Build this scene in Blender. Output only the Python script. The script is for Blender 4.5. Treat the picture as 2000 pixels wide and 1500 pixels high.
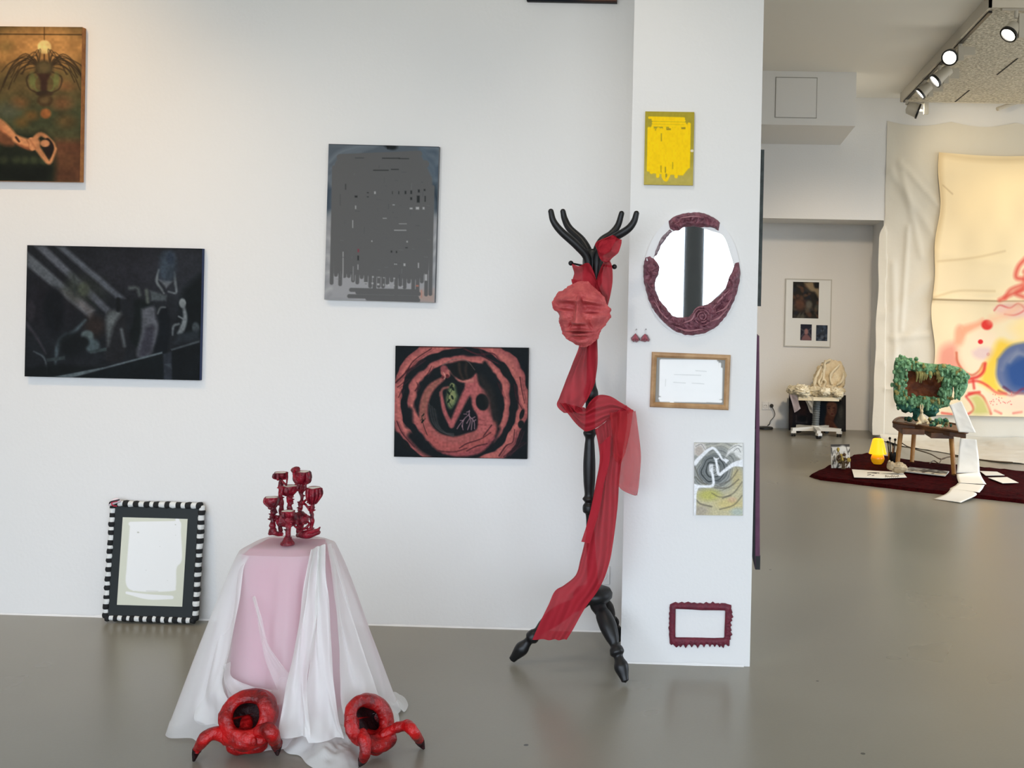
import bpy, bmesh, math, random
import numpy as np
from mathutils import Vector, Matrix, noise as mnoise

for o in list(bpy.data.objects):
    bpy.data.objects.remove(o)
SC = bpy.context.scene
COL = SC.collection
random.seed(7)
RNG = np.random.default_rng(11)
PI = math.pi

# ------------------------------------------------------------------ camera
F_PX, PPX, PPY = 2100.0, 1347.0, 580.0      # focal length and principal point for a 2000 x 1500 frame
CAM_H = 1.5
YAW, ROLL = math.radians(1.45), 0.0215
CAM_R = Matrix.Rotation(YAW, 4, 'Z') @ Matrix.Rotation(PI / 2, 4, 'X') @ Matrix.Rotation(ROLL, 4, 'Z')
cam_data = bpy.data.cameras.new('camera')
cam_data.sensor_width = 36.0
cam_data.lens = F_PX / 2000.0 * 36.0
cam_data.shift_x = (1000.0 - PPX) / 2000.0
cam_data.shift_y = (PPY - 750.0) / 2000.0
cam_data.clip_end = 200
cam = bpy.data.objects.new('camera', cam_data)
COL.objects.link(cam)
cam.matrix_world = Matrix.Translation((0, 0, CAM_H)) @ CAM_R
SC.camera = cam

def ray(px, py):
    return (CAM_R.to_3x3() @ Vector(((px - PPX) / F_PX, -(py - PPY) / F_PX, -1.0)))

def P(px, py, D):
    """point of the room seen at pixel px, py at distance D in front of the camera (world y)"""
    d = ray(px, py)
    t = D / d.y
    return Vector((d.x * t, D, CAM_H + d.z * t))

def G(px, py, z=0.0):
    """point at height z seen at pixel px, py"""
    d = ray(px, py)
    t = (z - CAM_H) / d.z
    return Vector((d.x * t, d.y * t, z))

# ------------------------------------------------------------------ render look, sky, lights
SC.view_settings.view_transform = 'Standard'
SC.view_settings.look = 'None'
SC.view_settings.gamma = 1.0
SC.view_settings.use_curve_mapping = False
SC.view_settings.exposure = 0.02
SC.cycles.max_bounces = 8
SC.cycles.diffuse_bounces = 5
SC.cycles.glossy_bounces = 4
SC.cycles.transparent_max_bounces = 16
SC.cycles.caustics_reflective = False
SC.cycles.caustics_refractive = False
SC.cycles.sample_clamp_indirect = 4.0
SC.cycles.use_denoising = True

world = bpy.data.worlds.new('daylight')
SC.world = world
world.use_nodes = True
nt = world.node_tree
nt.nodes.clear()
w_out = nt.nodes.new('ShaderNodeOutputWorld')
w_bg = nt.nodes.new('ShaderNodeBackground')
w_tc = nt.nodes.new('ShaderNodeTexCoord')
w_sep = nt.nodes.new('ShaderNodeSeparateXYZ')
w_map = nt.nodes.new('ShaderNodeMapRange')
w_map.inputs['From Min'].default_value = -0.12
w_map.inputs['From Max'].default_value = 0.10
w_ramp = nt.nodes.new('ShaderNodeMix')
w_ramp.data_type = 'RGBA'
w_ramp.inputs[6].default_value = (0.35, 0.34, 0.315, 1)      # pale street below the horizon
w_ramp.inputs[7].default_value = (0.82, 0.94, 1.10, 1)      # overcast sky
nt.links.new(w_tc.outputs['Generated'], w_sep.inputs[0])
nt.links.new(w_sep.outputs['Z'], w_map.inputs['Value'])
nt.links.new(w_map.outputs['Result'], w_ramp.inputs[0])
nt.links.new(w_ramp.outputs[2], w_bg.inputs['Color'])
nt.links.new(w_bg.outputs[0], w_out.inputs[0])
w_bg.inputs['Strength'].default_value = 6.0

CEIL = 3.70
FRONT_Y = -3.0
WALL_Y = 4.78          # main white wall
PILLAR_Y = 4.385       # front of the pillar
BACK_Y = 12.5          # niche wall of the far room
SHEET_Y = 11.7         # wall with the hung cloth
PANES = [(-5.6, -4.2), (-4.0, -2.3), (-2.1, -0.37), (-0.15, 1.5), (1.7, 3.4), (3.6, 5.6)]
PANE_Z = (0.2, 3.45)
SIDE_X = 6.5                                     # right-hand wall of the far room; its unseen windows are added to brighten it
ADDED_PANES = [(4.6, 6.6), (6.8, 8.8), (9.0, 11.0)]
SIDE_Z = (0.3, 3.3)

def portal(loc, sx, sz, M3):
    """sample the daylight that enters through a window opening"""
    L = bpy.data.lights.new('window_portal', 'AREA')
    L.shape = 'RECTANGLE'
    L.size, L.size_y = sx, sz
    L.cycles.is_portal = True
    o = bpy.data.objects.new('window_portal', L)
    COL.objects.link(o)
    o.matrix_world = Matrix.Translation(loc) @ Matrix(M3).to_4x4()

for (a, b) in PANES:        # shines along +Y
    portal(((a + b) / 2, FRONT_Y + 0.02, sum(PANE_Z) / 2), b - a, PANE_Z[1] - PANE_Z[0], ((1, 0, 0), (0, 0, -1), (0, 1, 0)))
for (a, b) in ADDED_PANES:   # added openings, shining along -X
    portal((SIDE_X - 0.02, (a + b) / 2, sum(SIDE_Z) / 2), b - a, SIDE_Z[1] - SIDE_Z[0], ((0, 0, 1), (1, 0, 0), (0, 1, 0)))

def spot(loc, target, watts, color, size_deg, blend=0.6, radius=0.05):
    L = bpy.data.lights.new('spot_or_fill_beam', 'SPOT')
    L.energy, L.color = watts, color
    L.spot_size, L.spot_blend, L.shadow_soft_size = math.radians(size_deg), blend, radius
    o = bpy.data.objects.new('spot_or_fill_beam', L)
    o.location = loc
    o.rotation_euler = (Vector(target) - Vector(loc)).to_track_quat('-Z', 'Y').to_euler()
    COL.objects.link(o)
    return o

WARM = (1.0, 0.72, 0.42)
WARMW = (1.0, 0.86, 0.70)
# ceiling spotlights of the front room, above the frame, washing the white wall
spot((-3.35, 3.30, 3.6), (-3.05, WALL_Y, 1.55), 92, (1.0, 0.64, 0.29), 76, 1.0)
spot((-2.0, 3.05, 3.6), (-1.8, WALL_Y, 1.0), 36, WARMW, 64, 1.0)
spot((-0.70, 3.05, 3.6), (-0.30, WALL_Y, 1.0), 34, WARMW, 64, 1.0)
# beams of the far room's track spotlights, plus extra ones added to brighten it
spot((2.6, 8.6, 3.40), (3.35, SHEET_Y, 1.75), 82, (1.0, 0.76, 0.42), 48)
spot((4.6, 8.6, 3.40), (3.9, SHEET_Y, 1.6), 50, (1.0, 0.74, 0.42), 60)
spot((1.5, 6.8, 3.60), (1.05, 12.4, 0.70), 640, (1.0, 0.80, 0.57), 42, 1.0, 0.22)  # added soft fill for the niche wall, belongs to no fixture
spot((2.05, 9.5, 3.30), (2.2, 9.6, 0.3), 90, (1.0, 0.80, 0.55), 70)
spot((3.2, 7.7, 3.35), (2.0, 10.0, 0.3), 90, (1.0, 0.80, 0.55), 60)
spot((3.4, 8.4, 3.35), (1.2, 7.0, 0.0), 120, (1.0, 0.80, 0.55), 80)
spot((2.3, 10.6, 3.45), (2.9, SHEET_Y, 2.7), 22, (1.0, 0.80, 0.52), 110, 1.0)

# ------------------------------------------------------------------ colours and materials
def lin(c):
    c = c / 255.0
    return c / 12.92 if c <= 0.04045 else ((c + 0.055) / 1.055) ** 2.4

def rgb(r, g, b):
    return (lin(r), lin(g), lin(b), 1.0)

def mat(name, color, rough=0.6, spec=0.5, metal=0.0, var=None, vscale=8.0, bump=0.0, bscale=40.0, coat=0.0,
        vrough=0.6, sub=0.0):
    """procedural principled material; var = second colour mixed in by noise"""
    m = bpy.data.materials.new(name)
    m.use_nodes = True
    n, l = m.node_tree.nodes, m.node_tree.links
    b = n['Principled BSDF']
    b.inputs['Base Color'].default_value = color
    b.inputs['Roughness'].default_value = rough
    b.inputs['Specular IOR Level'].default_value = spec
    b.inputs['Metallic'].default_value = metal
    b.inputs['Coat Weight'].default_value = coat
    tc = n.new('ShaderNodeTexCoord')
    if var is not None:
        nz = n.new('ShaderNodeTexNoise')
        nz.inputs['Scale'].default_value = vscale
        nz.inputs['Detail'].default_value = 5
        nz.inputs['Roughness'].default_value = vrough
        mr = n.new('ShaderNodeMapRange')
        mr.inputs['From Min'].default_value = 0.36
        mr.inputs['From Max'].default_value = 0.64
        mx = n.new('ShaderNodeMix')
        mx.data_type = 'RGBA'
        mx.inputs[6].default_value = color
        mx.inputs[7].default_value = var
        l.new(tc.outputs['Object'], nz.inputs['Vector'])
        l.new(nz.outputs['Fac'], mr.inputs['Value'])
        l.new(mr.outputs['Result'], mx.inputs[0])
        l.new(mx.outputs[2], b.inputs['Base Color'])
    if bump:
        nb = n.new('ShaderNodeTexNoise')
        nb.inputs['Scale'].default_value = bscale
        nb.inputs['Detail'].default_value = 6
        bp = n.new('ShaderNodeBump')
        bp.inputs['Strength'].default_value = bump
        bp.inputs['Distance'].default_value = 0.02
        l.new(tc.outputs['Object'], nb.inputs['Vector'])
        l.new(nb.outputs['Fac'], bp.inputs['Height'])
        l.new(bp.outputs[0], b.inputs['Normal'])
    return m

def sheer(name, color, alpha, trans=0.4, rough=0.8):
    """thin see-through fabric: part light passes, part scatters on both sides"""
    m = bpy.data.materials.new(name)
    m.use_nodes = True
    n, l = m.node_tree.nodes, m.node_tree.links
    n.clear()
    out = n.new('ShaderNodeOutputMaterial')
    tr = n.new('ShaderNodeBsdfTransparent')
    df = n.new('ShaderNodeBsdfDiffuse')
    tl = n.new('ShaderNodeBsdfTranslucent')
    df.inputs[0].default_value = color
    tl.inputs[0].default_value = color
    m1 = n.new('ShaderNodeMixShader')
    m1.inputs[0].default_value = trans
    m2 = n.new('ShaderNodeMixShader')
    m2.inputs[0].default_value = alpha
    l.new(df.outputs[0], m1.inputs[1])
    l.new(tl.outputs[0], m1.inputs[2])
    l.new(tr.outputs[0], m2.inputs[1])
    l.new(m1.outputs[0], m2.inputs[2])
    l.new(m2.outputs[0], out.inputs[0])
    return m

def glow(name, color, strength):
    m = bpy.data.materials.new(name)
    m.use_nodes = True
    b = m.node_tree.nodes['Principled BSDF']
    b.inputs['Base Color'].default_value = color
    b.inputs['Emission Color'].default_value = color
    b.inputs['Emission Strength'].default_value = strength
    return m

def painted(name, rough=0.55, bump=0.15):
    m = bpy.data.materials.new(name)
    m.use_nodes = True
    n, l = m.node_tree.nodes, m.node_tree.links
    b = n['Principled BSDF']
    b.inputs['Roughness'].default_value = rough
    b.inputs['Specular IOR Level'].default_value = 0.12
    a = n.new('ShaderNodeAttribute')
    a.attribute_name = 'Paint'
    l.new(a.outputs['Color'], b.inputs['Base Color'])
    if bump:
        tc = n.new('ShaderNodeTexCoord')
        nb = n.new('ShaderNodeTexNoise')
        nb.inputs['Scale'].default_value = 300
        bp = n.new('ShaderNodeBump')
        bp.inputs['Strength'].default_value = bump
        bp.inputs['Distance'].default_value = 0.002
        l.new(tc.outputs['Object'], nb.inputs['Vector'])
        l.new(nb.outputs['Fac'], bp.inputs['Height'])
        l.new(bp.outputs[0], b.inputs['Normal'])
    return m

# ------------------------------------------------------------------ mesh helpers
def spline(pts, n):
    """n points along a Catmull-Rom curve through pts (any dimension)"""
    p = np.asarray([tuple(q) for q in pts], float)
    if len(p) == 2:
        t = np.linspace(0, 1, n)[:, None]
        return p[0] * (1 - t) + p[1] * t
    q = np.vstack([2 * p[0] - p[1], p, 2 * p[-1] - p[-2]])
    out = []
    for s in np.linspace(0, len(p) - 1, n):
        i = min(int(s), len(p) - 2)
        t = s - i
        a, b, c, d = q[i], q[i + 1], q[i + 2], q[i + 3]
        out.append(0.5 * (2 * b + (c - a) * t + (2 * a - 5 * b + 4 * c - d) * t * t + (3 * b - a - 3 * c + d) * t ** 3))
    return np.array(out)

def nz(x, y, z, s=1.0):
    return mnoise.noise(Vector((x * s, y * s, z * s)))

class MB:
    def __init__(self):
        self.v, self.f, self.mi = [], [], []

    def add(self, verts, faces, mi=0):
        k = len(self.v)
        self.v += [tuple(map(float, q)) for q in verts]
        self.f += [tuple(i + k for i in f) for f in faces]
        self.mi += [mi] * len(faces)
        return self

    def box(self, lo, hi, mi=0, M=None):
        x0, y0, z0 = lo
        x1, y1, z1 = hi
        vs = [(x0, y0, z0), (x1, y0, z0), (x1, y1, z0), (x0, y1, z0), (x0, y0, z1), (x1, y0, z1), (x1, y1, z1), (x0, y1, z1)]
        if M is not None:
            vs = [M @ Vector(q) for q in vs]
        return self.add(vs, [(0, 3, 2, 1), (4, 5, 6, 7), (0, 1, 5, 4), (1, 2, 6, 5), (2, 3, 7, 6), (3, 0, 4, 7)], mi)

    def tube(self, pts, radii, n=12, steps=None, closed=False, lump=0.0, ls=30.0, mi=0, flat=1.0):
        """round tube along a smooth curve; radii per control point; lump = noise on the radius"""
        pts = [tuple(p) for p in pts]
        r = list(radii) if hasattr(radii, '__len__') else [radii] * len(pts)
        if closed:
            pts, r = pts + [pts[0]], r + [r[0]]
        steps = steps or max(2, (len(pts) - 1) * 6 + 1)
        if closed:
            ext = pts[-4:-1] + pts + pts[1:4]
            rex = r[-4:-1] + r + r[1:4]
            tot = len(ext) - 1
            full = spline([(*a, b) for a, b in zip(ext, rex)], tot * 8 + 1)
            c = full[3 * 8: 3 * 8 + (len(pts) - 1) * 8 + 1]
        else:
            c = spline([(*a, b) for a, b in zip(pts, r)], steps)
        C, R = c[:, :3], np.maximum(c[:, 3], 1e-4)
        m = len(C)
        T = np.gradient(C, axis=0)
        T /= np.linalg.norm(T, axis=1)[:, None] + 1e-12
        up = np.array((0, 0, 1.0)) if abs(T[0][2]) < 0.9 else np.array((0, 1.0, 0))
        N = np.cross(T[0], up)
        N /= np.linalg.norm(N)
        vs, fs = [], []
        for i in range(m):
            N = N - T[i] * np.dot(N, T[i])
            N /= np.linalg.norm(N) + 1e-12
            B = np.cross(T[i], N)
            for k in range(n):
                a = 2 * PI * k / n
                d = N * math.cos(a) + B * math.sin(a) * flat
                q = C[i] + d * R[i]
                if lump:
                    q = q + d * R[i] * lump * nz(q[0], q[1], q[2], ls) * 2
                vs.append(q)
        for i in range(m - 1):
            for k in range(n):
                a, b = i * n + k, i * n + (k + 1) % n
                fs.append((a, b, b + n, a + n))
        if not closed:
            s, e = len(vs), len(vs) + 1
            vs += [C[0] - T[0] * R[0] * 0.5, C[-1] + T[-1] * R[-1] * 0.5]
            for k in range(n):
                fs.append((s, (k + 1) % n, k))
                fs.append((e, (m - 1) * n + k, (m - 1) * n + (k + 1) % n))
        return self.add(vs, fs, mi)

    def lathe(self, prof, n=24, M=None, mi=0, cap=True):
        """prof: (radius, z) pairs turned about z, then moved by M"""
        vs, fs = [], []
        for (r, z) in prof:
            for k in range(n):
                a = 2 * PI * k / n
                vs.append((r * math.cos(a), r * math.sin(a), z))
        m = len(prof)
        for i in range(m - 1):
            for k in range(n):
                a, b = i * n + k, i * n + (k + 1) % n
                fs.append((a, b, b + n, a + n))
        if cap:
            fs.append(tuple(range(n))[::-1])
            fs.append(tuple((m - 1) * n + k for k in range(n)))
        if M is not None:
            vs = [M @ Vector(q) for q in vs]
        return self.add(vs, fs, mi)

    def ball(self, c, r, n=10, lump=0.0, ls=30.0, mi=0):
        r = r if hasattr(r, '__len__') else (r, r, r)
        vs, fs = [(c[0], c[1], c[2] + r[2])], []
        m = max(4, n // 2)
        for i in range(1, m):
            t = PI * i / m
            for k in range(n):
                a = 2 * PI * k / n
                q = [c[0] + r[0] * math.sin(t) * math.cos(a), c[1] + r[1] * math.sin(t) * math.sin(a), c[2] + r[2] * math.cos(t)]
                if lump:
                    d = 1 + lump * 2 * nz(q[0], q[1], q[2], ls)
                    q = [c[j] + (q[j] - c[j]) * d for j in range(3)]
                vs.append(q)
        vs.append((c[0], c[1], c[2] - r[2]))
        e = len(vs) - 1
        for k in range(n):
            fs.append((0, 1 + k, 1 + (k + 1) % n))
            fs.append((e, 1 + (m - 2) * n + (k + 1) % n, 1 + (m - 2) * n + k))
        for i in range(m - 2):
            for k in range(n):
                a, b = 1 + i * n + k, 1 + i * n + (k + 1) % n
                fs.append((a, a + n, b + n, b))
        return self.add(vs, fs, mi)

    def grid(self, fn, nu, nv, mi=0, close_u=False):
        vs = [fn(i / (nu - (0 if close_u else 1)), j / (nv - 1)) for j in range(nv) for i in range(nu)]
        fs = []
        for j in range(nv - 1):
            for i in range(nu if close_u else nu - 1):
                a, b = j * nu + i, j * nu + (i + 1) % nu
                fs.append((a, b, b + nu, a + nu))
        return self.add(vs, fs, mi)

    def ribbon(self, secs, nu=24, nv=60, folds=3.0, amp=0.01, ph=0.0, mi=0, drift=1.5, taper=(1, 1), extra=None):
        """cloth strip through sections (left point, right point) with pleats running along it"""
        s = spline([(*a, *b) for a, b in secs], nv)
        def fn(u, v):
            j = min(int(round(v * (nv - 1))), nv - 1)
            A, B = s[j][:3], s[j][3:]
            w = np.linalg.norm(B - A)
            k = amp * (taper[0] * (1 - v) + taper[1] * v)
            q = A * (1 - u) + B * u
            off = k * math.sin(2 * PI * (folds * u + drift * 0.3 * math.sin(v * 3 + u * 2)) + ph)
            off += k * 0.8 * nz(u * 5, v * 6, ph, 1.0)
            q = q + np.array((0.35 * k * math.sin(7 * u + 5 * v + ph), -off, 0))
            return q
        return self.grid(fn, nu, nv, mi)

    def plate(self, outline, y0, y1, mi=0):
        """flat outline in x,z given a thickness in y"""
        bm = bmesh.new()
        vs = [bm.verts.new((x, y0, z)) for x, z in outline]
        f = bm.faces.new(vs)
        bmesh.ops.triangulate(bm, faces=[f])
        bm.verts.index_update()
        tri = [tuple(v.index for v in t.verts) for t in bm.faces]
        bm.free()
        n = len(outline)
        V = [(x, y0, z) for x, z in outline] + [(x, y1, z) for x, z in outline]
        Fc = tri + [tuple(i + n for i in reversed(t)) for t in tri]
        Fc += [(i, i + n, (i + 1) % n + n, (i + 1) % n) for i in range(n)]
        return self.add(V, Fc, mi)

    def build(self, name, mats, parent=None, smooth=True, fix=True):
        me = bpy.data.meshes.new(name)
        me.from_pydata(self.v, [], self.f)
        mats = mats if isinstance(mats, (list, tuple)) else [mats]
        for m in mats:
            me.materials.append(m)
        if len(mats) > 1:
            me.polygons.foreach_set('material_index', self.mi)
        if fix:
            bm = bmesh.new()
            bm.from_mesh(me)
            bmesh.ops.recalc_face_normals(bm, faces=bm.faces)
            bm.to_mesh(me)
            bm.free()
        if smooth:
            me.shade_smooth()
            try:
                me.set_sharp_from_angle(angle=math.radians(42))
            except Exception:
                pass
        me.update()
        o = bpy.data.objects.new(name, me)
        COL.objects.link(o)
        if parent is not None:
            o.parent = parent
        return o

def thing(name, label, cat, loc=(0, 0, 0), rot=(0, 0, 0), group=None):
    o = bpy.data.objects.new(name, None)
    o.empty_display_size = 0.05
    COL.objects.link(o)
    o.location, o.rotation_euler = loc, rot
    tag(o, label, cat, group)
    return o

def tag(o, label, cat, group=None):
    o['label'], o['category'] = label, cat
    if group:
        o['group'] = group
    return o

def struct(name, mb, m, smooth=False):
    o = mb.build(name, m, smooth=smooth)
    o['kind'] = 'structure'
    return o

def world_part(mb, name, m, root, **kw):
    """build a part whose points are given in room coordinates under a thing at root"""
    inv = Matrix.LocRotScale(root.location, root.rotation_euler, None).inverted()
    mb.v = [tuple(inv @ Vector(q)) for q in mb.v]
    return mb.build(name, m, root, **kw)

# ------------------------------------------------------------------ a small painter for the artworks
def vnoise(h, w, cells, seed):
    r = np.random.default_rng(seed).random((cells[0] + 2, cells[1] + 2))
    y = np.linspace(0, cells[0], h)
    x = np.linspace(0, cells[1], w)
    yi, xi = y.astype(int), x.astype(int)
    fy, fx = (y - yi)[:, None], (x - xi)[None, :]
    fy, fx = fy * fy * (3 - 2 * fy), fx * fx * (3 - 2 * fx)
    a, b = r[yi][:, xi], r[yi][:, xi + 1]
    c, d = r[yi + 1][:, xi], r[yi + 1][:, xi + 1]
    return (a * (1 - fx) + b * fx) * (1 - fy) + (c * (1 - fx) + d * fx) * fy

class Cv:
    gain = 1.0
    """canvas of W x H cells; shapes are given in sketch units whose corners are TL, TR, BL"""
    def __init__(self, W, H, TL, TR, BL, bg):
        self.W, self.H = W, H
        u, v = np.meshgrid(np.linspace(0, 1, W), np.linspace(0, 1, H))
        self.X = TL[0] + (TR[0] - TL[0]) * u + (BL[0] - TL[0]) * v
        self.Y = TL[1] + (TR[1] - TL[1]) * u + (BL[1] - TL[1]) * v
        self.c = np.ones((H, W, 3)) * np.array(bg, float)
        self.px = math.hypot(TR[0] - TL[0], TR[1] - TL[1]) / W

    def lay(self, m, col):
        m = np.clip(m, 0, 1)[..., None]
        self.c = self.c * (1 - m) + np.array(col, float) * m
        return self

    def warp(self, amp, cells, seed):
        n1 = vnoise(self.H, self.W, cells, seed) - 0.5
        n2 = vnoise(self.H, self.W, cells, seed + 1) - 0.5
        self.X0, self.Y0 = self.X, self.Y
        self.X, self.Y = self.X + n1 * amp, self.Y + n2 * amp
        return self

    def unwarp(self):
        self.X, self.Y = self.X0, self.Y0
        return self

    def poly(self, pts, col, soft=None, a=1.0):
        soft = soft or self.px
        X, Y = self.X, self.Y
        ins = np.zeros(X.shape, bool)
        dist = np.full(X.shape, 1e9)
        n = len(pts)
        for i in range(n):
            x1, y1 = pts[i]
            x2, y2 = pts[(i + 1) % n]
            if y1 != y2:
                cr = ((y1 > Y) != (y2 > Y)) & (X < (x2 - x1) * (Y - y1) / (y2 - y1) + x1)
                ins ^= cr
            dist = np.minimum(dist, self.seg(x1, y1, x2, y2)[0])
        sd = np.where(ins, dist, -dist)
        return self.lay(np.clip(sd / soft * 0.5 + 0.5, 0, 1) * a, col)

    def spoly(self, pts, col, soft=None, a=1.0):
        q = spline(list(pts) + [pts[0]], len(pts) * 5)
        return self.poly([tuple(p) for p in q[:-1]], col, soft, a)

    def seg(self, x1, y1, x2, y2):
        dx, dy = x2 - x1, y2 - y1
        L = dx * dx + dy * dy + 1e-9
        t = np.clip(((self.X - x1) * dx + (self.Y - y1) * dy) / L, 0, 1)
        return np.hypot(self.X - x1 - t * dx, self.Y - y1 - t * dy), t

    def stroke(self, pts, w, col, soft=None, a=1.0, smooth=True):
        soft = soft or self.px
        ws = list(w) if hasattr(w, '__len__') else [w] * len(pts)
        q = [(*p, k) for p, k in zip(pts, ws)]
        if smooth and len(q) > 2:
            q = spline(q, (len(q) - 1) * 5 + 1)
        m = np.full(self.X.shape, -1e9)
        for i in range(len(q) - 1):
            d, t = self.seg(q[i][0], q[i][1], q[i + 1][0], q[i + 1][1])
            m = np.maximum(m, (q[i][2] * (1 - t) + q[i + 1][2] * t) / 2 - d)
        return self.lay(np.clip(m / soft * 0.5 + 0.5, 0, 1) * a, col)

    def blob(self, cx, cy, rx, ry, col, soft=0.3, a=1.0, rot=0.0):
        c, s = math.cos(rot), math.sin(rot)
        dx, dy = self.X - cx, self.Y - cy
        d = np.hypot((dx * c + dy * s) / rx, (-dx * s + dy * c) / ry)
        return self.lay(np.clip((1 + soft / 2 - d) / max(soft, 1e-3), 0, 1) * a, col)

    def grain(self, amt, cells, seed, mono=True):
        n = vnoise(self.H, self.W, cells, seed)[..., None] - 0.5
        self.c = np.clip(self.c * (1 + amt * 2 * n), 0, 255)
        return self

    def linear(self):
        c = np.clip(self.c, 0, 255) / 255.0
        c = c * self.gain
        return np.where(c <= 0.04045, c / 12.92, ((c + 0.055) / 1.055) ** 2.4)

M_PAINT = painted('painted_surface')
M_PRINT = painted('printed_paper', 0.7, 0.0)

def paint_mesh(name, cv, w, h, parent=None, y=0.0, m=None, fn=None):
    """rectangle w x h (x right, z up, centred) carrying the painted colours; fn may bend it"""
    W, H = cv.W, cv.H
    u, v = np.meshgrid(np.linspace(-w / 2, w / 2, W), np.linspace(h / 2, -h / 2, H))
    co = np.stack([u, np.full_like(u, y), v], -1).reshape(-1, 3)
    if fn is not None:
        co = fn(co)
    idx = np.arange(W * H).reshape(H, W)
    q = np.stack([idx[:-1, :-1], idx[1:, :-1], idx[1:, 1:], idx[:-1, 1:]], -1).reshape(-1, 4)
    me = bpy.data.meshes.new(name)
    me.vertices.add(W * H)
    me.vertices.foreach_set('co', co.astype(np.float32).ravel())
    me.loops.add(q.size)
    me.loops.foreach_set('vertex_index', q.astype(np.int32).ravel())
    me.polygons.add(len(q))
    me.polygons.foreach_set('loop_start', (np.arange(len(q)) * 4).astype(np.int32))
    me.update(calc_edges=True)
    at = me.attributes.new('Paint', 'FLOAT_COLOR', 'POINT')
    c = np.ones((W * H, 4), np.float32)
    c[:, :3] = cv.linear().reshape(-1, 3)
    at.data.foreach_set('color', c.ravel())
    me.materials.append(m or M_PAINT)
    me.validate()
    me.shade_smooth()
    o = bpy.data.objects.new(name, me)
    COL.objects.link(o)
    if parent is not None:
        o.parent = parent
    return o

def hang(TL, TR, BR, BL, D):
    """centre, width, height and tilt of a rectangle seen at four pixels on the plane y = D"""
    a, b, c, d = (P(*q, D) for q in (TL, TR, BR, BL))
    ctr = (a + b + c + d) / 4
    w = ((b - a).length + (c - d).length) / 2
    h = ((a - d).length + (b - c).length) / 2
    ex = (b - a) + (c - d)
    return ctr, w, h, math.atan2(ex.z, ex.x)

def canvas_thing(name, label, corners, wall_y, t, cv, edge, cat='painting', group=None):
    ctr, w, h, ang = hang(*corners, wall_y - t)
    root = thing(name, label, cat, (ctr.x, wall_y, ctr.z), (0, -ang, 0), group)
    MB().box((-w / 2, -t, -h / 2), (w / 2, -0.0005, h / 2)).build('stretched_canvas', edge, root, smooth=False)
    paint_mesh('painted_front', cv, w, h, root, -t - 0.0008)
    return root
# ------------------------------------------------------------------ room shell
M_WALL = mat('white_wall_paint', (0.80, 0.795, 0.78, 1), 0.75, 0.25, bump=0.05, bscale=60)
M_CEIL = mat('ceiling_paint', (0.87, 0.84, 0.77, 1), 0.85, 0.2)
M_DARKFRAME = mat('dark_grey_window_frame', rgb(70, 74, 78), 0.5)
M_OUTSIDE = mat('window_sill_paint', (0.6, 0.6, 0.6, 1), 0.7)

def floor_material():
    m = mat('grey_coated_concrete', (0.2, 0.2, 0.2, 1), 0.3, 0.5)
    n, l = m.node_tree.nodes, m.node_tree.links
    b = n['Principled BSDF']
    tc = n.new('ShaderNodeTexCoord')
    n1 = n.new('ShaderNodeTexNoise')
    n1.inputs['Scale'].default_value = 1.4
    n1.inputs['Detail'].default_value = 3
    n2 = n.new('ShaderNodeTexNoise')
    n2.inputs['Scale'].default_value = 90
    n2.inputs['Detail'].default_value = 4
    mx = n.new('ShaderNodeMix')
    mx.data_type = 'RGBA'
    mx.inputs[6].default_value = (0.235, 0.220, 0.178, 1)
    mx.inputs[7].default_value = (0.285, 0.268, 0.220, 1)
    add = n.new('ShaderNodeMath')
    add.operation = 'MULTIPLY_ADD'
    add.inputs[1].default_value = 0.25
    l.new(tc.outputs['Object'], n1.inputs['Vector'])
    l.new(tc.outputs['Object'], n2.inputs['Vector'])
    l.new(n2.outputs['Fac'], add.inputs[0])
    l.new(n1.outputs['Fac'], add.inputs[2])
    mr = n.new('ShaderNodeMapRange')
    mr.inputs['From Min'].default_value = 0.30
    mr.inputs['From Max'].default_value = 0.95
    l.new(add.outputs[0], mr.inputs['Value'])
    l.new(mr.outputs['Result'], mx.inputs[0])
    # a few dark specks
    vo = n.new('ShaderNodeTexVoronoi')
    vo.inputs['Scale'].default_value = 2.6
    lt = n.new('ShaderNodeMath')
    lt.operation = 'LESS_THAN'
    lt.inputs[1].default_value = 0.022
    l.new(tc.outputs['Object'], vo.inputs['Vector'])
    l.new(vo.outputs['Distance'], lt.inputs[0])
    mx2 = n.new('ShaderNodeMix')
    mx2.data_type = 'RGBA'
    mx2.inputs[7].default_value = (0.05, 0.05, 0.045, 1)
    l.new(lt.outputs[0], mx2.inputs[0])
    l.new(mx.outputs[2], mx2.inputs[6])
    l.new(mx2.outputs[2], b.inputs['Base Color'])
    r2 = n.new('ShaderNodeMapRange')
    r2.inputs['To Min'].default_value = 0.24
    r2.inputs['To Max'].default_value = 0.34
    l.new(n1.outputs['Fac'], r2.inputs['Value'])
    l.new(r2.outputs['Result'], b.inputs['Roughness'])
    bp = n.new('ShaderNodeBump')
    bp.inputs['Strength'].default_value = 0.03
    bp.inputs['Distance'].default_value = 0.005
    l.new(n2.outputs['Fac'], bp.inputs['Height'])
    l.new(bp.outputs[0], b.inputs['Normal'])
    return m

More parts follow.
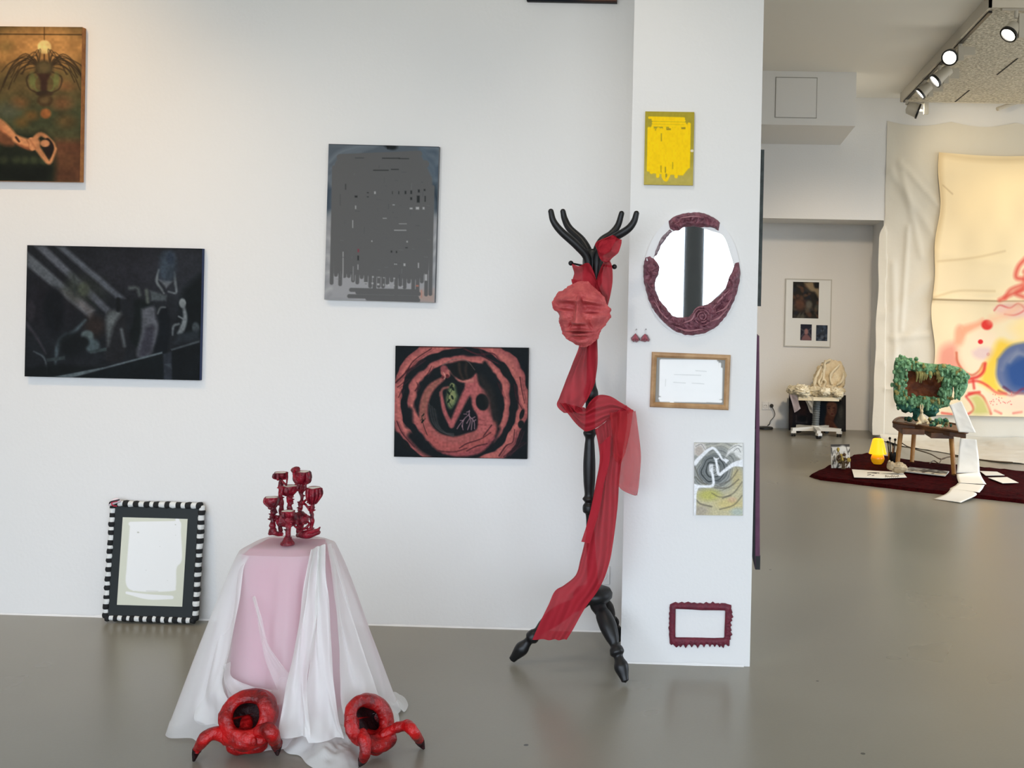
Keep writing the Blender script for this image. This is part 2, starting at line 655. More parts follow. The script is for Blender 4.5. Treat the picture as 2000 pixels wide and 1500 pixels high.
M_FLOOR = floor_material()
XL, XR = -6.5, 6.5
PIL_L, PIL_R = -0.362, 0.166
struct('floor', MB().box((XL, FRONT_Y - 0.3, -0.1), (XR, BACK_Y + 0.3, 0)), M_FLOOR)
struct('ceiling', MB().box((XL, FRONT_Y - 0.3, CEIL), (XR, BACK_Y + 0.3, CEIL + 0.1)), M_CEIL)
struct('wall_left', MB().box((XL - 0.1, FRONT_Y - 0.3, 0), (XL, BACK_Y + 0.3, CEIL)), M_WALL)
wr = MB().box((XR, FRONT_Y - 0.3, 0), (XR + 0.1, BACK_Y + 0.3, SIDE_Z[0])).box((XR, FRONT_Y - 0.3, SIDE_Z[1]), (XR + 0.1, BACK_Y + 0.3, CEIL))
ys_ = [FRONT_Y - 0.3] + [e for p in ADDED_PANES for e in p] + [BACK_Y + 0.3]
for i in range(0, len(ys_), 2):
    wr.box((XR, ys_[i], SIDE_Z[0]), (XR + 0.1, ys_[i + 1], SIDE_Z[1]))
struct('wall_right', wr, M_WALL)

def rough_wall(name, x0, x1, y0, y1, seed):
    """wall block whose bottom edge is a little ragged plaster"""
    mb = MB().box((x0, y0, 0.0), (x1, y1, CEIL))
    xs = np.arange(x0, x1 - 0.02, 0.018)
    pts = [(x, 0.002 + 0.010 * max(0, nz(x, seed, 0, 9)) + 0.004 * abs(nz(x, seed, 3, 40))) for x in xs]
    for i in range(len(pts) - 1):
        (a, za), (b, zb) = pts[i], pts[i + 1]
        mb.add([(a, y0 - 0.006 - za * 0.5, 0), (b, y0 - 0.006 - zb * 0.5, 0), (b, y0 - 0.003, zb + 0.004), (a, y0 - 0.003, za + 0.004)], [(0, 1, 2, 3)])
    return struct(name, mb, M_WALL)

rough_wall('wall_front', XL, PIL_L, WALL_Y, 6.4, 1.0)
rough_wall('wall_pillar', PIL_L, PIL_R, PILLAR_Y, 6.4, 4.0)
NICHE_X = 1.79
struct('wall_back', MB().box((XL, BACK_Y, 0), (NICHE_X, BACK_Y + 0.2, CEIL)), M_WALL)
struct('wall_sheet', MB().box((NICHE_X, SHEET_Y, 0), (XR, BACK_Y + 0.2, CEIL)), M_WALL)
struct('ceiling_boxing', MB().box((XL, SHEET_Y, 2.375), (NICHE_X, BACK_Y, CEIL)), M_WALL)
b2 = MB().box((XL, 10.4, 3.182), (1.30, SHEET_Y, CEIL))
struct('ceiling_soffit', b2, M_WALL)
# access hatch on the soffit front
a, c = P(1515, 150, 10.39), P(1595, 231, 10.39)
hatch = thing('access_hatch', 'flush white square access hatch on the ceiling soffit', 'hatch', ((a.x + c.x) / 2, 10.4, (a.z + c.z) / 2))
hw, hh = (c.x - a.x) / 2, (a.z - c.z) / 2
MB().box((-hw + 0.008, -0.006, -hh + 0.008), (hw - 0.008, 0.0, hh - 0.008)).build('hatch_panel', M_WALL, hatch, smooth=False)
g = MB()
for (x0, z0, x1, z1) in ((-hw, -hh, hw, -hh + 0.004), (-hw, hh - 0.004, hw, hh), (-hw, -hh, -hw + 0.004, hh), (hw - 0.004, -hh, hw, hh)):
    g.box((x0, -0.003, z0), (x1, 0.0, z1))
g.build('hatch_gap', mat('shadow_gap', rgb(140, 137, 128), 0.9), hatch, smooth=False)

# window front behind the camera: posts, sill, head
wf = MB().box((XL, FRONT_Y - 0.2, 0), (XR, FRONT_Y, PANE_Z[0])).box((XL, FRONT_Y - 0.2, PANE_Z[1]), (XR, FRONT_Y, CEIL))
struct('wall_window_front', wf, M_WALL)
edges = [XL] + [e for p in PANES for e in p] + [XR]
for i in range(0, len(edges), 2):
    struct('window_post', MB().box((edges[i], FRONT_Y - 0.12, PANE_Z[0]), (edges[i + 1], FRONT_Y, PANE_Z[1])), M_DARKFRAME)

# ------------------------------------------------------------------ lowered acoustic panel, tracks and spotlights of the far room
M_WOOL = mat('wood_wool_board', rgb(236, 230, 214), 0.95, 0.1, var=rgb(176, 168, 150), vscale=38, bump=0.9, bscale=50)
PAN_X, PAN_Y0, PAN_Y1, PAN_Z = 1.89, 7.69, 11.40, 3.61
M_TRIM = mat('warm_white_trim', rgb(214, 206, 190), 0.6)
panel = thing('acoustic_panel', 'lowered grey wood-wool acoustic panel under the far ceiling', 'ceiling panel', (0, 0, 0))
MB().box((PAN_X + 0.02, PAN_Y0 + 0.02, PAN_Z), (XR - 0.001, PAN_Y1 - 0.02, PAN_Z + 0.05)).build('wool_board', M_WOOL, panel, smooth=False)
tr = MB().box((PAN_X, PAN_Y0, PAN_Z - 0.006), (PAN_X + 0.02, PAN_Y1, CEIL))
tr.box((PAN_X, PAN_Y0, PAN_Z - 0.006), (XR - 0.001, PAN_Y0 + 0.02, CEIL)).box((PAN_X, PAN_Y1 - 0.02, PAN_Z - 0.006), (XR - 0.001, PAN_Y1, CEIL))
tr.build('edge_trim', M_TRIM, panel, smooth=False)
M_JT = mat('joint_strip', rgb(206, 198, 182), 0.9)
for y in (8.5, 9.25, 10.0, 10.7):
    MB().box((PAN_X + 0.05, y, PAN_Z - 0.002), (XR - 0.01, y + 0.012, PAN_Z + 0.01)).build('panel_joint', M_JT, panel, smooth=False)
M_DJ = mat('dark_joint', rgb(45, 42, 38), 0.9)
for (x, y0, y1) in ((2.45, 10.72, 11.36), (2.53, 9.30, 9.98), (3.2, 8.55, 9.2)):
    MB().box((x, y0, PAN_Z - 0.003), (x + 0.014, y1, PAN_Z + 0.01)).build('dark_joint', M_DJ, panel, smooth=False)

M_TRACK = mat('black_track', rgb(38, 35, 32), 0.4)
M_FIX = mat('light_grey_fixture', rgb(196, 190, 176), 0.45)
M_RIM = mat('black_lamp_rim', rgb(20, 20, 20), 0.3)
M_BEAM = glow('lit_lamp_face', (1.0, 0.93, 0.78, 1), 14)
track = thing('lighting_track', 'black lighting track along the edge of the acoustic panel', 'track')
MB().box((PAN_X + 0.022, 7.8, PAN_Z - 0.018), (PAN_X + 0.048, 11.35, PAN_Z - 0.0005)).build('track_rail', M_TRACK, track, smooth=False)
track2 = thing('lighting_track', 'second lighting track, at the near edge of the acoustic panel', 'track')
MB().box((PAN_X + 0.10, 7.72, PAN_Z - 0.018), (5.5, 7.75, PAN_Z - 0.0005)).build('track_rail', M_FIX, track2, smooth=False)

def track_spot(px, py, D, aim, label, r=0.075, length=0.16, on=True, anchor=None, box=True):
    """spotlight: adapter on the rail, stem, driver box and a cylindrical head aimed at a point"""
    head = P(px, py, D)
    an = anchor
    root = thing('track_spotlight', label, 'spotlight', an, group='track spotlights of the far room')
    b = MB()
    b.tube([Vector((0, 0, -0.0)), Vector((0, 0, -0.05))], 0.016, n=10)
    b.build('adapter', M_FIX, root)
    h = head - an
    side = 0.065
    s = MB().box((h.x + side, h.y - 0.02, h.z - 0.03), (h.x + side + 0.045, h.y + 0.03, -0.02))
    s.tube([Vector((0, 0, -0.03)), Vector((h.x + side + 0.02, h.y, -0.03))], 0.010, n=8)
    bk = h - (Vector(aim) - head).normalized() * length * 0.75
    s.tube([Vector((h.x + side + 0.02, h.y, h.z)), bk], 0.012, n=8)
    s.build('arm', M_FIX, root, smooth=False)
    if box:
        MB().box((h.x + side + 0.05, h.y + 0.0, h.z + 0.02), (h.x + side + 0.14, h.y + 0.05, h.z + 0.24 if h.z + 0.24 < -0.02 else -0.02)).build('driver_box', M_FIX, root, smooth=False)
    d = (Vector(aim) - head).normalized()
    M = Matrix.Translation(h) @ d.to_track_quat('Z', 'Y').to_matrix().to_4x4()
    MB().lathe([(0.03, -length), (r * 0.82, -length + 0.015), (r * 0.96, 0.0), (r * 0.96, 0.004)], 24, M).build('lamp_head', M_FIX, root)
    MB().lathe([(r * 0.94, -0.004), (r * 1.08, -0.002), (r * 1.08, 0.016), (r * 0.86, 0.018), (r * 0.84, 0.004)], 24, M, cap=False).build('lamp_rim', M_RIM, root)
    MB().lathe([(0.0005, 0.006), (r * 0.86, 0.006)], 24, M, cap=False).build('lamp_face', M_BEAM if on else M_RIM, root, smooth=False)
    return root

TRX = PAN_X + 0.035
camp = Vector((0, 0, CAM_H))
track_spot(1855, 112, 8.75, P(1855, 112, 8.75) + Vector((-0.30, -0.85, -0.42)), 'track spotlight facing us full on, brightest of the row', 0.062, 0.13, anchor=Vector((TRX, 8.75, PAN_Z - 0.018)))
track_spot(1828, 157, 9.55, P(1828, 157, 9.55) + Vector((-0.75, -0.15, -0.65)), 'track spotlight turned half aside, beyond the brightest one', 0.062, 0.17, anchor=Vector((TRX, 9.55, PAN_Z - 0.018)))
track_spot(1799, 182, 10.2, P(1799, 182, 10.2) + Vector((-0.74, 0.0, -0.67)), 'narrow-looking lit track spotlight, second from the far end', 0.058, 0.12, anchor=Vector((TRX, 10.2, PAN_Z - 0.018)))
track_spot(1792, 217, 11.2, Vector((3.6, 11.0, 2.9)), 'grey track spotlight at the far end, turned away and hanging lowest', 0.075, 0.12, anchor=Vector((TRX, 11.2, PAN_Z - 0.018)), box=False)
track_spot(1971, 66, 7.74, P(1971, 66, 7.74) + Vector((-0.55, -0.40, -0.72)), 'lit spotlight on the near edge of the panel, beside the frame edge', 0.060, 0.10, anchor=Vector((P(1985, 30, 7.735).x, 7.735, PAN_Z - 0.018)))
# ------------------------------------------------------------------ artworks on the white wall
BLACKEDGE = mat('black_canvas_edge', rgb(24, 26, 30), 0.7)

# warm painting: chandelier over a reclining figure (sketch units of a 3.75 x enlargement)
def art_chandelier():
    c = Cv(230, 230, (-560, 200), (596, 203), (-575, 1326), (96, 82, 50))
    c.poly([(-700, 190), (700, 190), (700, 255), (-700, 255)], (92, 78, 48), 14)
    c.poly([(-700, 258), (700, 258), (700, 520), (-700, 520)], (176, 128, 72), 60)
    c.blob(325, 350, 280, 150, (205, 150, 88), 0.9)
    c.poly([(-700, 560), (700, 540), (700, 800), (-700, 800)], (104, 88, 54), 160)
    c.poly([(-700, 760), (700, 740), (700, 1010), (-700, 1010)], (66, 72, 48), 90)
    for (x, y, r, k) in ((480, 620, 60, (150, 98, 62)), (450, 760, 70, (140, 92, 58)), (140, 760, 60, (130, 88, 52)), (60, 820, 80, (88, 92, 76)),
                         (230, 850, 50, (128, 88, 44)), (480, 890, 70, (112, 84, 48)), (160, 900, 50, (118, 86, 42)), (520, 560, 80, (122, 104, 62)), (40, 350, 60, (150, 122, 70))):
        c.blob(x, y, r, r * 0.7, k, 1.2, 0.7)
    c.poly([(-700, 255), (600, 255), (600, 262), (-700, 262)], (52, 40, 24), 4)
    c.poly([(400, 1025), (700, 1035), (700, 1340), (380, 1340)], (98, 62, 42), 30)
    c.blob(470, 1180, 90, 60, (112, 74, 48), 1.0, 0.7)
    c.poly([(-700, 960), (340, 975), (380, 1010), (410, 1200), (400, 1340), (-700, 1340)], (34, 40, 28), 30)
    c.poly([(-700, 1200), (360, 1210), (360, 1340), (-700, 1340)], (20, 24, 18), 40)
    for x in (30, 120, 250, 180, 320):
        c.blob(x, 1175, 30, 28, (66, 74, 48), 1.0, 0.7)
    # lamp globe and rod
    c.stroke([(322, 200), (322, 300)], 5, (84, 56, 30), 4)
    c.blob(322, 350, 50, 50, (252, 214, 140), 0.25)
    c.stroke([(322, 405), (322, 460)], 9, (80, 50, 30), 5)
    dk = (58, 46, 32)
    for s in (-1, 1):
        for (dx, up, dn, w) in ((300, 70, 180, 6), (280, 30, 110, 6), (250, 10, 60, 6), (330, 20, 260, 5), (200, 50, 40, 5), (170, -30, 60, 6), (140, 80, -60, 4), (90, 95, -90, 4), (60, 100, -105, 4), (290, 55, 140, 7), (240, 40, 90, 8), (220, 0, 130, 7), (160, 30, 60, 7), (260, -10, 200, 6), (310, 40, 40, 6), (120, 60, -20, 6)):
            c.stroke([(322 + s * 40, 490), (322 + s * dx * 0.45, 470 - up), (322 + s * dx * 0.8, 480 - up * 0.6 + dn * 0.3), (322 + s * dx, 500 + dn * 0.8)], w, dk, 5)
        c.stroke([(322 + s * 55, 530), (322 + s * 125, 570), (322 + s * 110, 650), (322 + s * 40, 690)], 9, dk, 6)
        c.stroke([(322 + s * 40, 560), (322 + s * 75, 600), (322 + s * 60, 660), (322 + s * 15, 680)], 8, (112, 120, 70), 8)
        c.blob(322 + s * 88, 590, 22, 55, (116, 124, 72), 0.8, 0.8)
    c.blob(320, 505, 68, 58, (78, 66, 44), 0.4)
    c.blob(318, 500, 40, 40, (112, 96, 62), 0.8, 0.7)
    c.poly([(270, 545), (370, 545), (345, 600), (340, 690), (300, 690), (295, 600)], (64, 42, 34), 10)
    c.blob(325, 690, 60, 22, (60, 46, 34), 0.4)
    c.blob(328, 740, 58, 44, (74, 58, 38), 0.3)
    c.blob(328, 735, 34, 24, (108, 88, 56), 0.8, 0.7)
    c.blob(333, 835, 38, 36, (166, 104, 58), 0.5)
    # reclining figure, back half of the sofa
    sk, sh = (214, 146, 98), (164, 92, 60)
    c.stroke([(-60, 880), (20, 930), (110, 1010), (150, 1040)], [70, 70, 44, 36], sk, 10)
    c.stroke([(-60, 930), (30, 1020), (90, 1050)], [90, 90, 50], sh, 16, 0.6)
    c.stroke([(120, 1022), (180, 1048), (215, 1056), (255, 1052)], [56, 66, 74, 80], sk, 10)
    c.stroke([(130, 1062), (190, 1086), (230, 1100)], [14, 20, 16], sh, 10, 0.8)
    c.blob(228, 1024, 18, 14, (222, 156, 108), 0.5)
    c.stroke([(196, 1030), (212, 1060), (206, 1088)], 5, sh, 6, 0.7)
    c.stroke([(118, 1010), (140, 1040)], 14, (44, 30, 24), 6)
    c.stroke([(240, 1035), (300, 985), (380, 1045), (402, 1085)], [40, 30, 24, 18], sk, 8)
    c.stroke([(265, 1075), (320, 1150), (362, 1192), (395, 1120), (405, 1095)], [42, 36, 26, 22, 18], sk, 8)
    c.blob(240, 1085, 24, 20, sk, 0.4)
    c.spoly([(318, 1030), (350, 1012), (385, 1050), (392, 1095), (366, 1160), (345, 1150), (318, 1090)], (36, 28, 24), 6)
    c.blob(328, 1052, 34, 26, (216, 150, 104), 0.4)
    c.stroke([(215, 1020), (262, 1090)], 6, sh, 8, 0.6)
    c.grain(0.08, (60, 60), 3).grain(0.12, (16, 16), 4)
    c.c *= 0.86
    return c

# left edge of the picture is outside the frame: continue it to a full width
TL = (-150, 48)
root = canvas_thing('painting', 'warm-toned painting of a chandelier above a reclining figure, cropped by the photo edge', [(-150, 50), (160, 53), (156.5, 355), (-154, 351)], WALL_Y, 0.030,
                    art_chandelier(), mat('ochre_canvas_edge', rgb(178, 118, 58), 0.7, var=rgb(150, 92, 44), vscale=30))

# dark painting (sketch units: 4.444 x enlargement)
def art_dark():
    c = Cv(290, 220, (245, 128), (1755, 158), (207, 1268), (34, 36, 42))
    c.poly([(200, 100), (1800, 100), (1800, 420), (1300, 560), (200, 560)], (36, 36, 42), 120)
    c.blob(1250, 350, 420, 180, (46, 44, 54), 1.2, 0.8)
    c.blob(1640, 420, 300, 260, (50, 54, 64), 1.0, 0.6)
    c.poly([(1560, 640), (1600, 500), (1760, 360), (1780, 960), (1560, 900)], (18, 26, 28), 40)
    c.blob(420, 640, 260, 220, (38, 32, 40), 1.0, 0.8)
    c.blob(760, 520, 160, 130, (50, 54, 48), 1.0, 0.8)
    # light beams
    for (pts, k) in (([(240, 180), (240, 310), (780, 760), (820, 690)], (92, 98, 106)), ([(300, 130), (400, 132), (960, 680), (920, 720)], (88, 92, 104)), ([(490, 138), (570, 142), (1090, 590), (1010, 590)], (84, 90, 102))):
        c.poly(pts, k, 14, 0.9)
    c.poly([(540, 520), (620, 530), (810, 690), (790, 755)], (110, 92, 86), 40, 0.6)
    c.poly([(620, 380), (780, 480), (770, 560), (640, 600), (560, 520)], (60, 66, 54), 50, 0.75)
    c.stroke([(645, 380), (650, 560)], 16, (58, 66, 62), 10)
    c.blob(730, 510, 46, 60, (78, 84, 62), 0.6, 0.8)
    c.blob(820, 830, 90, 90, (62, 42, 34), 0.9, 0.8)
    # crowd of pale and shadowed figures
    c.blob(470, 700, 90, 200, (24, 26, 32), 0.5)
    c.blob(265, 700, 45, 90, (52, 46, 54), 0.5)
    c.stroke([(225, 800), (330, 950), (395, 1070)], [30, 26, 14], (58, 54, 62), 10)
    c.stroke([(290, 1050), (380, 1110), (405, 1250)], [10, 16, 10], (74, 84, 90), 8)
    c.stroke([(740, 780), (640, 880), (560, 930), (500, 1010), (475, 1160)], [20, 34, 60, 46, 12], (68, 84, 92), 12)
    c.blob(620, 990, 120, 110, (24, 28, 30), 0.5, 0.9)
    c.blob(755, 915, 55, 50, (80, 96, 98), 0.4)
    c.blob(800, 1000, 62, 62, (72, 90, 96), 0.5)
    c.blob(720, 970, 50, 50, (26, 30, 32), 0.6)
    c.spoly([(920, 780), (940, 710), (1000, 690), (1060, 710), (1090, 800), (1090, 960), (1060, 1120), (910, 1130), (920, 950)], (40, 38, 42), 14)
    c.spoly([(915, 770), (940, 705), (1010, 690), (1050, 720), (1000, 800), (960, 900), (930, 1000)], (90, 96, 98), 22)
    c.stroke([(1050, 860), (1075, 1000)], 26, (84, 90, 94), 12)
    c.stroke([(1025, 600), (1025, 690)], 36, (24, 26, 28), 10)
    c.spoly([(1160, 600), (1290, 620), (1290, 700), (1200, 1000), (1120, 920), (1160, 760)], (22, 30, 30), 14)
    c.stroke([(1130, 500), (1190, 500), (1210, 560)], 30, (78, 86, 86), 14)
    c.stroke([(1270, 520), (1280, 620)], 30, (84, 92, 84), 12)
    c.poly([(1300, 520), (1450, 560), (1440, 610), (1310, 610)], (70, 78, 82), 12)
    c.spoly([(1225, 680), (1330, 660), (1350, 760), (1370, 850), (1310, 1060), (1180, 1090), (1220, 880)], (86, 88, 98), 16)
    c.spoly([(1260, 840), (1330, 830), (1300, 1050), (1200, 1080)], (58, 56, 70), 20)
    c.spoly([(1370, 700), (1440, 660), (1470, 800), (1440, 1050), (1330, 1050), (1380, 860)], (20, 26, 34), 14)
    c.stroke([(1365, 720), (1390, 670), (1430, 665)], 14, (92, 98, 100), 8)
    c.stroke([(1380, 340), (1360, 440), (1400, 510), (1420, 545)], [16, 24, 20, 14], (100, 108, 112), 8)
    c.stroke([(1510, 360), (1520, 450), (1525, 540), (1460, 530)], [16, 24, 18, 14], (96, 104, 110), 8)
    c.poly([(1375, 425), (1500, 440), (1440, 500)], (92, 98, 106), 10)
    c.spoly([(1390, 230), (1430, 180), (1500, 185), (1530, 260), (1500, 420), (1390, 410)], (54, 68, 84), 24)
    c.blob(1480, 240, 32, 50, (42, 54, 74), 0.8)
    c.blob(1580, 630, 30, 42, (112, 120, 122), 0.4)
    c.stroke([(1590, 660), (1600, 760), (1570, 860), (1540, 890)], [26, 40, 48, 20], (106, 114, 118), 10)
    c.stroke([(1545, 745), (1590, 770)], 14, (106, 114, 118), 6)
    c.stroke([(1545, 810), (1500, 830), (1490, 905)], [20, 20, 12], (98, 108, 112), 8)
    c.blob(1690, 840, 32, 46, (64, 74, 78), 0.5)
    c.poly([(1540, 900), (1720, 850), (1725, 950), (1500, 980)], (44, 52, 60), 20, 0.8)
    # ledge of the box
    c.poly([(400, 1112), (560, 1090), (560, 1120), (400, 1142)], (54, 66, 68), 6)
    c.poly([(770, 1045), (920, 1015), (920, 1045), (780, 1065)], (56, 70, 72), 6)
    c.poly([(207, 1280), (207, 1200), (480, 1160), (880, 1190), (470, 1272)], (20, 24, 24), 20, 0.8)
    c.poly([(440, 1274), (900, 1185), (1400, 1050), (1400, 1068), (900, 1200), (620, 1276)], (86, 100, 106), 5)
    c.poly([(640, 1280), (1400, 1070), (1420, 1300)], (20, 28, 32), 6)
    c.poly([(1470, 1028), (1722, 950), (1722, 970), (1480, 1044)], (70, 80, 86), 5)
    c.poly([(1480, 1046), (1725, 972), (1735, 1305), (1480, 1300)], (20, 26, 30), 6)
    c.poly([(1410, 1070), (1480, 1050), (1480, 1300), (1410, 1300)], (48, 54, 66), 8)
    c.poly([(1420, 1160), (1470, 1150), (1480, 1200)], (64, 74, 84), 8)
    c.c = np.clip(c.c / 255, 0, 1) ** 1.22 * 1.14 * 255
    g_ = c.c.mean(-1, keepdims=True)
    c.c = g_ + (c.c - g_) * 0.55 + np.array((-1.5, 0.5, 1.5))
    c.grain(0.10, (70, 90), 21).grain(0.10, (18, 22), 22)
    return c

canvas_thing('painting', 'dark blue-black painting of a crowd under slanting pale light beams', [(55, 479), (395, 485.5), (390, 743), (46.5, 735)], WALL_Y, 0.022, art_dark(), mat('navy_canvas_edge', rgb(26, 44, 86), 0.7))

# grey painting, brushed over with grey strokes (sketch units: 4.053 x enlargement)
def art_grey():
    c = Cv(240, 340, (166, 127), (1036, 148), (138, 1357), (118, 124, 128))
    c.warp(60, (8, 8), 5)
    c.poly([(100, 100), (1100, 100), (1100, 420), (100, 420)], (84, 92, 100), 60)
    for k in range(7):
        c.stroke([(160, 700 - k * 70), (190, 420 - k * 30), (420, 170 - k * 6), (760, 130)], 26, ((72, 80, 88) if k % 2 else (122, 130, 138)), 20, 0.7)
        c.stroke([(1040, 720 - k * 70), (1010, 420 - k * 40), (880, 190 - k * 8)], 26, ((58, 72, 86) if k % 2 else (112, 124, 134)), 20, 0.7)
    c.blob(640, 160, 60, 30, (22, 26, 28), 0.6)
    c.stroke([(600, 150), (615, 185)], 12, (16, 18, 20), 6)
    c.poly([(140, 480), (205, 470), (200, 640), (140, 690)], (62, 74, 86), 24)
    c.poly([(990, 440), (1045, 420), (1030, 720), (980, 690)], (50, 62, 72), 24)
    c.poly([(100, 700), (1100, 720), (1100, 1420), (100, 1420)], (150, 150, 152), 60)
    for k in range(9):
        c.stroke([(140, 760 + k * 80), (180, 800 + k * 70), (200, 900 + k * 55)], 22, ((176, 176, 176) if k % 2 else (132, 134, 136)), 18, 0.7)
        c.stroke([(1030, 760 + k * 70), (1000, 830 + k * 65)], 22, ((170, 172, 174) if k % 2 else (134, 138, 140)), 18, 0.7)
    c.unwarp()
    c.poly([(880, 1280), (1010, 1270), (1010, 1380), (880, 1370)], (166, 140, 128), 20, 0.7)
    # underlying marks that stay visible between the strokes
    g = (93, 93, 93)
    c.poly([(240, 225), (900, 225), (985, 400), (985, 900), (960, 1120), (880, 1200), (210, 1150), (195, 800), (205, 330)], g, 8)
    c.stroke([(255, 232), (880, 205)], 50, g); c.stroke([(245, 290), (930, 285)], 60, g); c.stroke([(330, 340), (880, 372)], 50, g)
    for k, x in enumerate(np.linspace(205, 985, 24)):
        r = random.Random(k)
        y1 = 1180 + r.uniform(-30, 60) if x < 470 else 1250 + r.uniform(-60, 70)
        y0 = 250 + r.uniform(0, 80) + (140 if x > 900 else 0)
        c.stroke([(x + 4, y0), (x - 2, 700), (x - 10, y1)], 30, g)
    for (y, x0, x1) in ((1280, 350, 870), (1300, 400, 885), (1330, 335, 870), (1350, 480, 880)):
        c.stroke([(x0, y), (x1, y + 10)], 32, g)
    dk, lt = (40, 42, 42), (166, 166, 166)
    for (x, y, w, h, k) in ((775, 510, 12, 24, dk), (820, 508, 12, 26, dk), (880, 498, 14, 22, dk), (722, 512, 6, 22, dk), (672, 512, 4, 20, dk), (925, 490, 12, 14, dk), (876, 562, 22, 54, dk),
                            (820, 558, 14, 20, dk), (930, 560, 8, 44, dk), (385, 543, 20, 14, dk), (478, 512, 12, 6, dk), (478, 545, 12, 5, dk), (534, 512, 12, 20, lt), (382, 628, 8, 26, lt), (360, 760, 6, 60, lt),
                            (870, 634, 26, 20, lt), (918, 634, 14, 18, lt), (820, 636, 22, 12, lt), (682, 608, 16, 6, lt), (612, 714, 30, 5, lt), (735, 808, 95, 6, lt), (755, 757, 60, 4, lt),
                            (512, 895, 8, 10, lt), (790, 898, 10, 12, lt), (667, 977, 10, 14, dk), (707, 980, 8, 14, dk), (785, 946, 16, 5, dk), (405, 970, 12, 24, (130, 60, 72)), (404, 1028, 10, 36, dk), (403, 1100, 6, 40, lt),
                            (770, 1080, 14, 20, lt), (700, 1076, 20, 8, lt), (880, 1085, 8, 40, lt), (522, 1177, 12, 10, lt), (568, 1180, 16, 6, lt), (690, 1188, 12, 8, lt), (608, 1183, 10, 5, lt),
                            (465, 1224, 30, 10, lt), (518, 1228, 14, 12, lt), (564, 1236, 18, 14, lt), (645, 1242, 14, 14, lt), (606, 1240, 8, 14, lt), (688, 1244, 8, 8, lt), (755, 1252, 8, 8, lt), (872, 1246, 20, 12, (168, 110, 96)),
                            (660, 240, 140, 6, dk), (760, 243, 80, 5, dk), (410, 238, 70, 7, (70, 72, 74)), (580, 335, 120, 6, dk), (690, 328, 60, 6, dk), (302, 466, 8, 44, (62, 62, 62)), (260, 570, 4, 90, (78, 78, 78)),
                            (285, 1080, 6, 200, lt), (365, 1150, 5, 110, (140, 140, 140)), (940, 1180, 18, 50, lt), (905, 1310, 10, 60, (176, 130, 116))):
        c.poly([(x - w / 2, y - h / 2), (x + w / 2, y - h / 2), (x + w / 2, y + h / 2), (x - w / 2, y + h / 2)], k, 4)
    c.c[:2] *= 0.6
    for k in range(40):
        r = random.Random(k + 900)
        x, y = r.uniform(230, 960), r.uniform(300, 1200)
        k2 = r.choice([(76, 77, 78), (112, 113, 114), (84, 85, 86)])
        if r.random() < 0.5:
            c.stroke([(x, y), (x + r.uniform(10, 40), y + 2)], r.uniform(2, 4), k2, 3, 0.8)
        else:
            c.stroke([(x, y), (x - 2, y + r.uniform(10, 50))], r.uniform(2, 4), k2, 3, 0.8)
    return c

canvas_thing('painting', 'upright grey painting covered with flat grey brushstrokes', [(641, 281), (856, 286.5), (850, 591), (634.5, 585)], WALL_Y, 0.022, art_grey(), mat('grey_canvas_edge', rgb(96, 100, 106), 0.7))

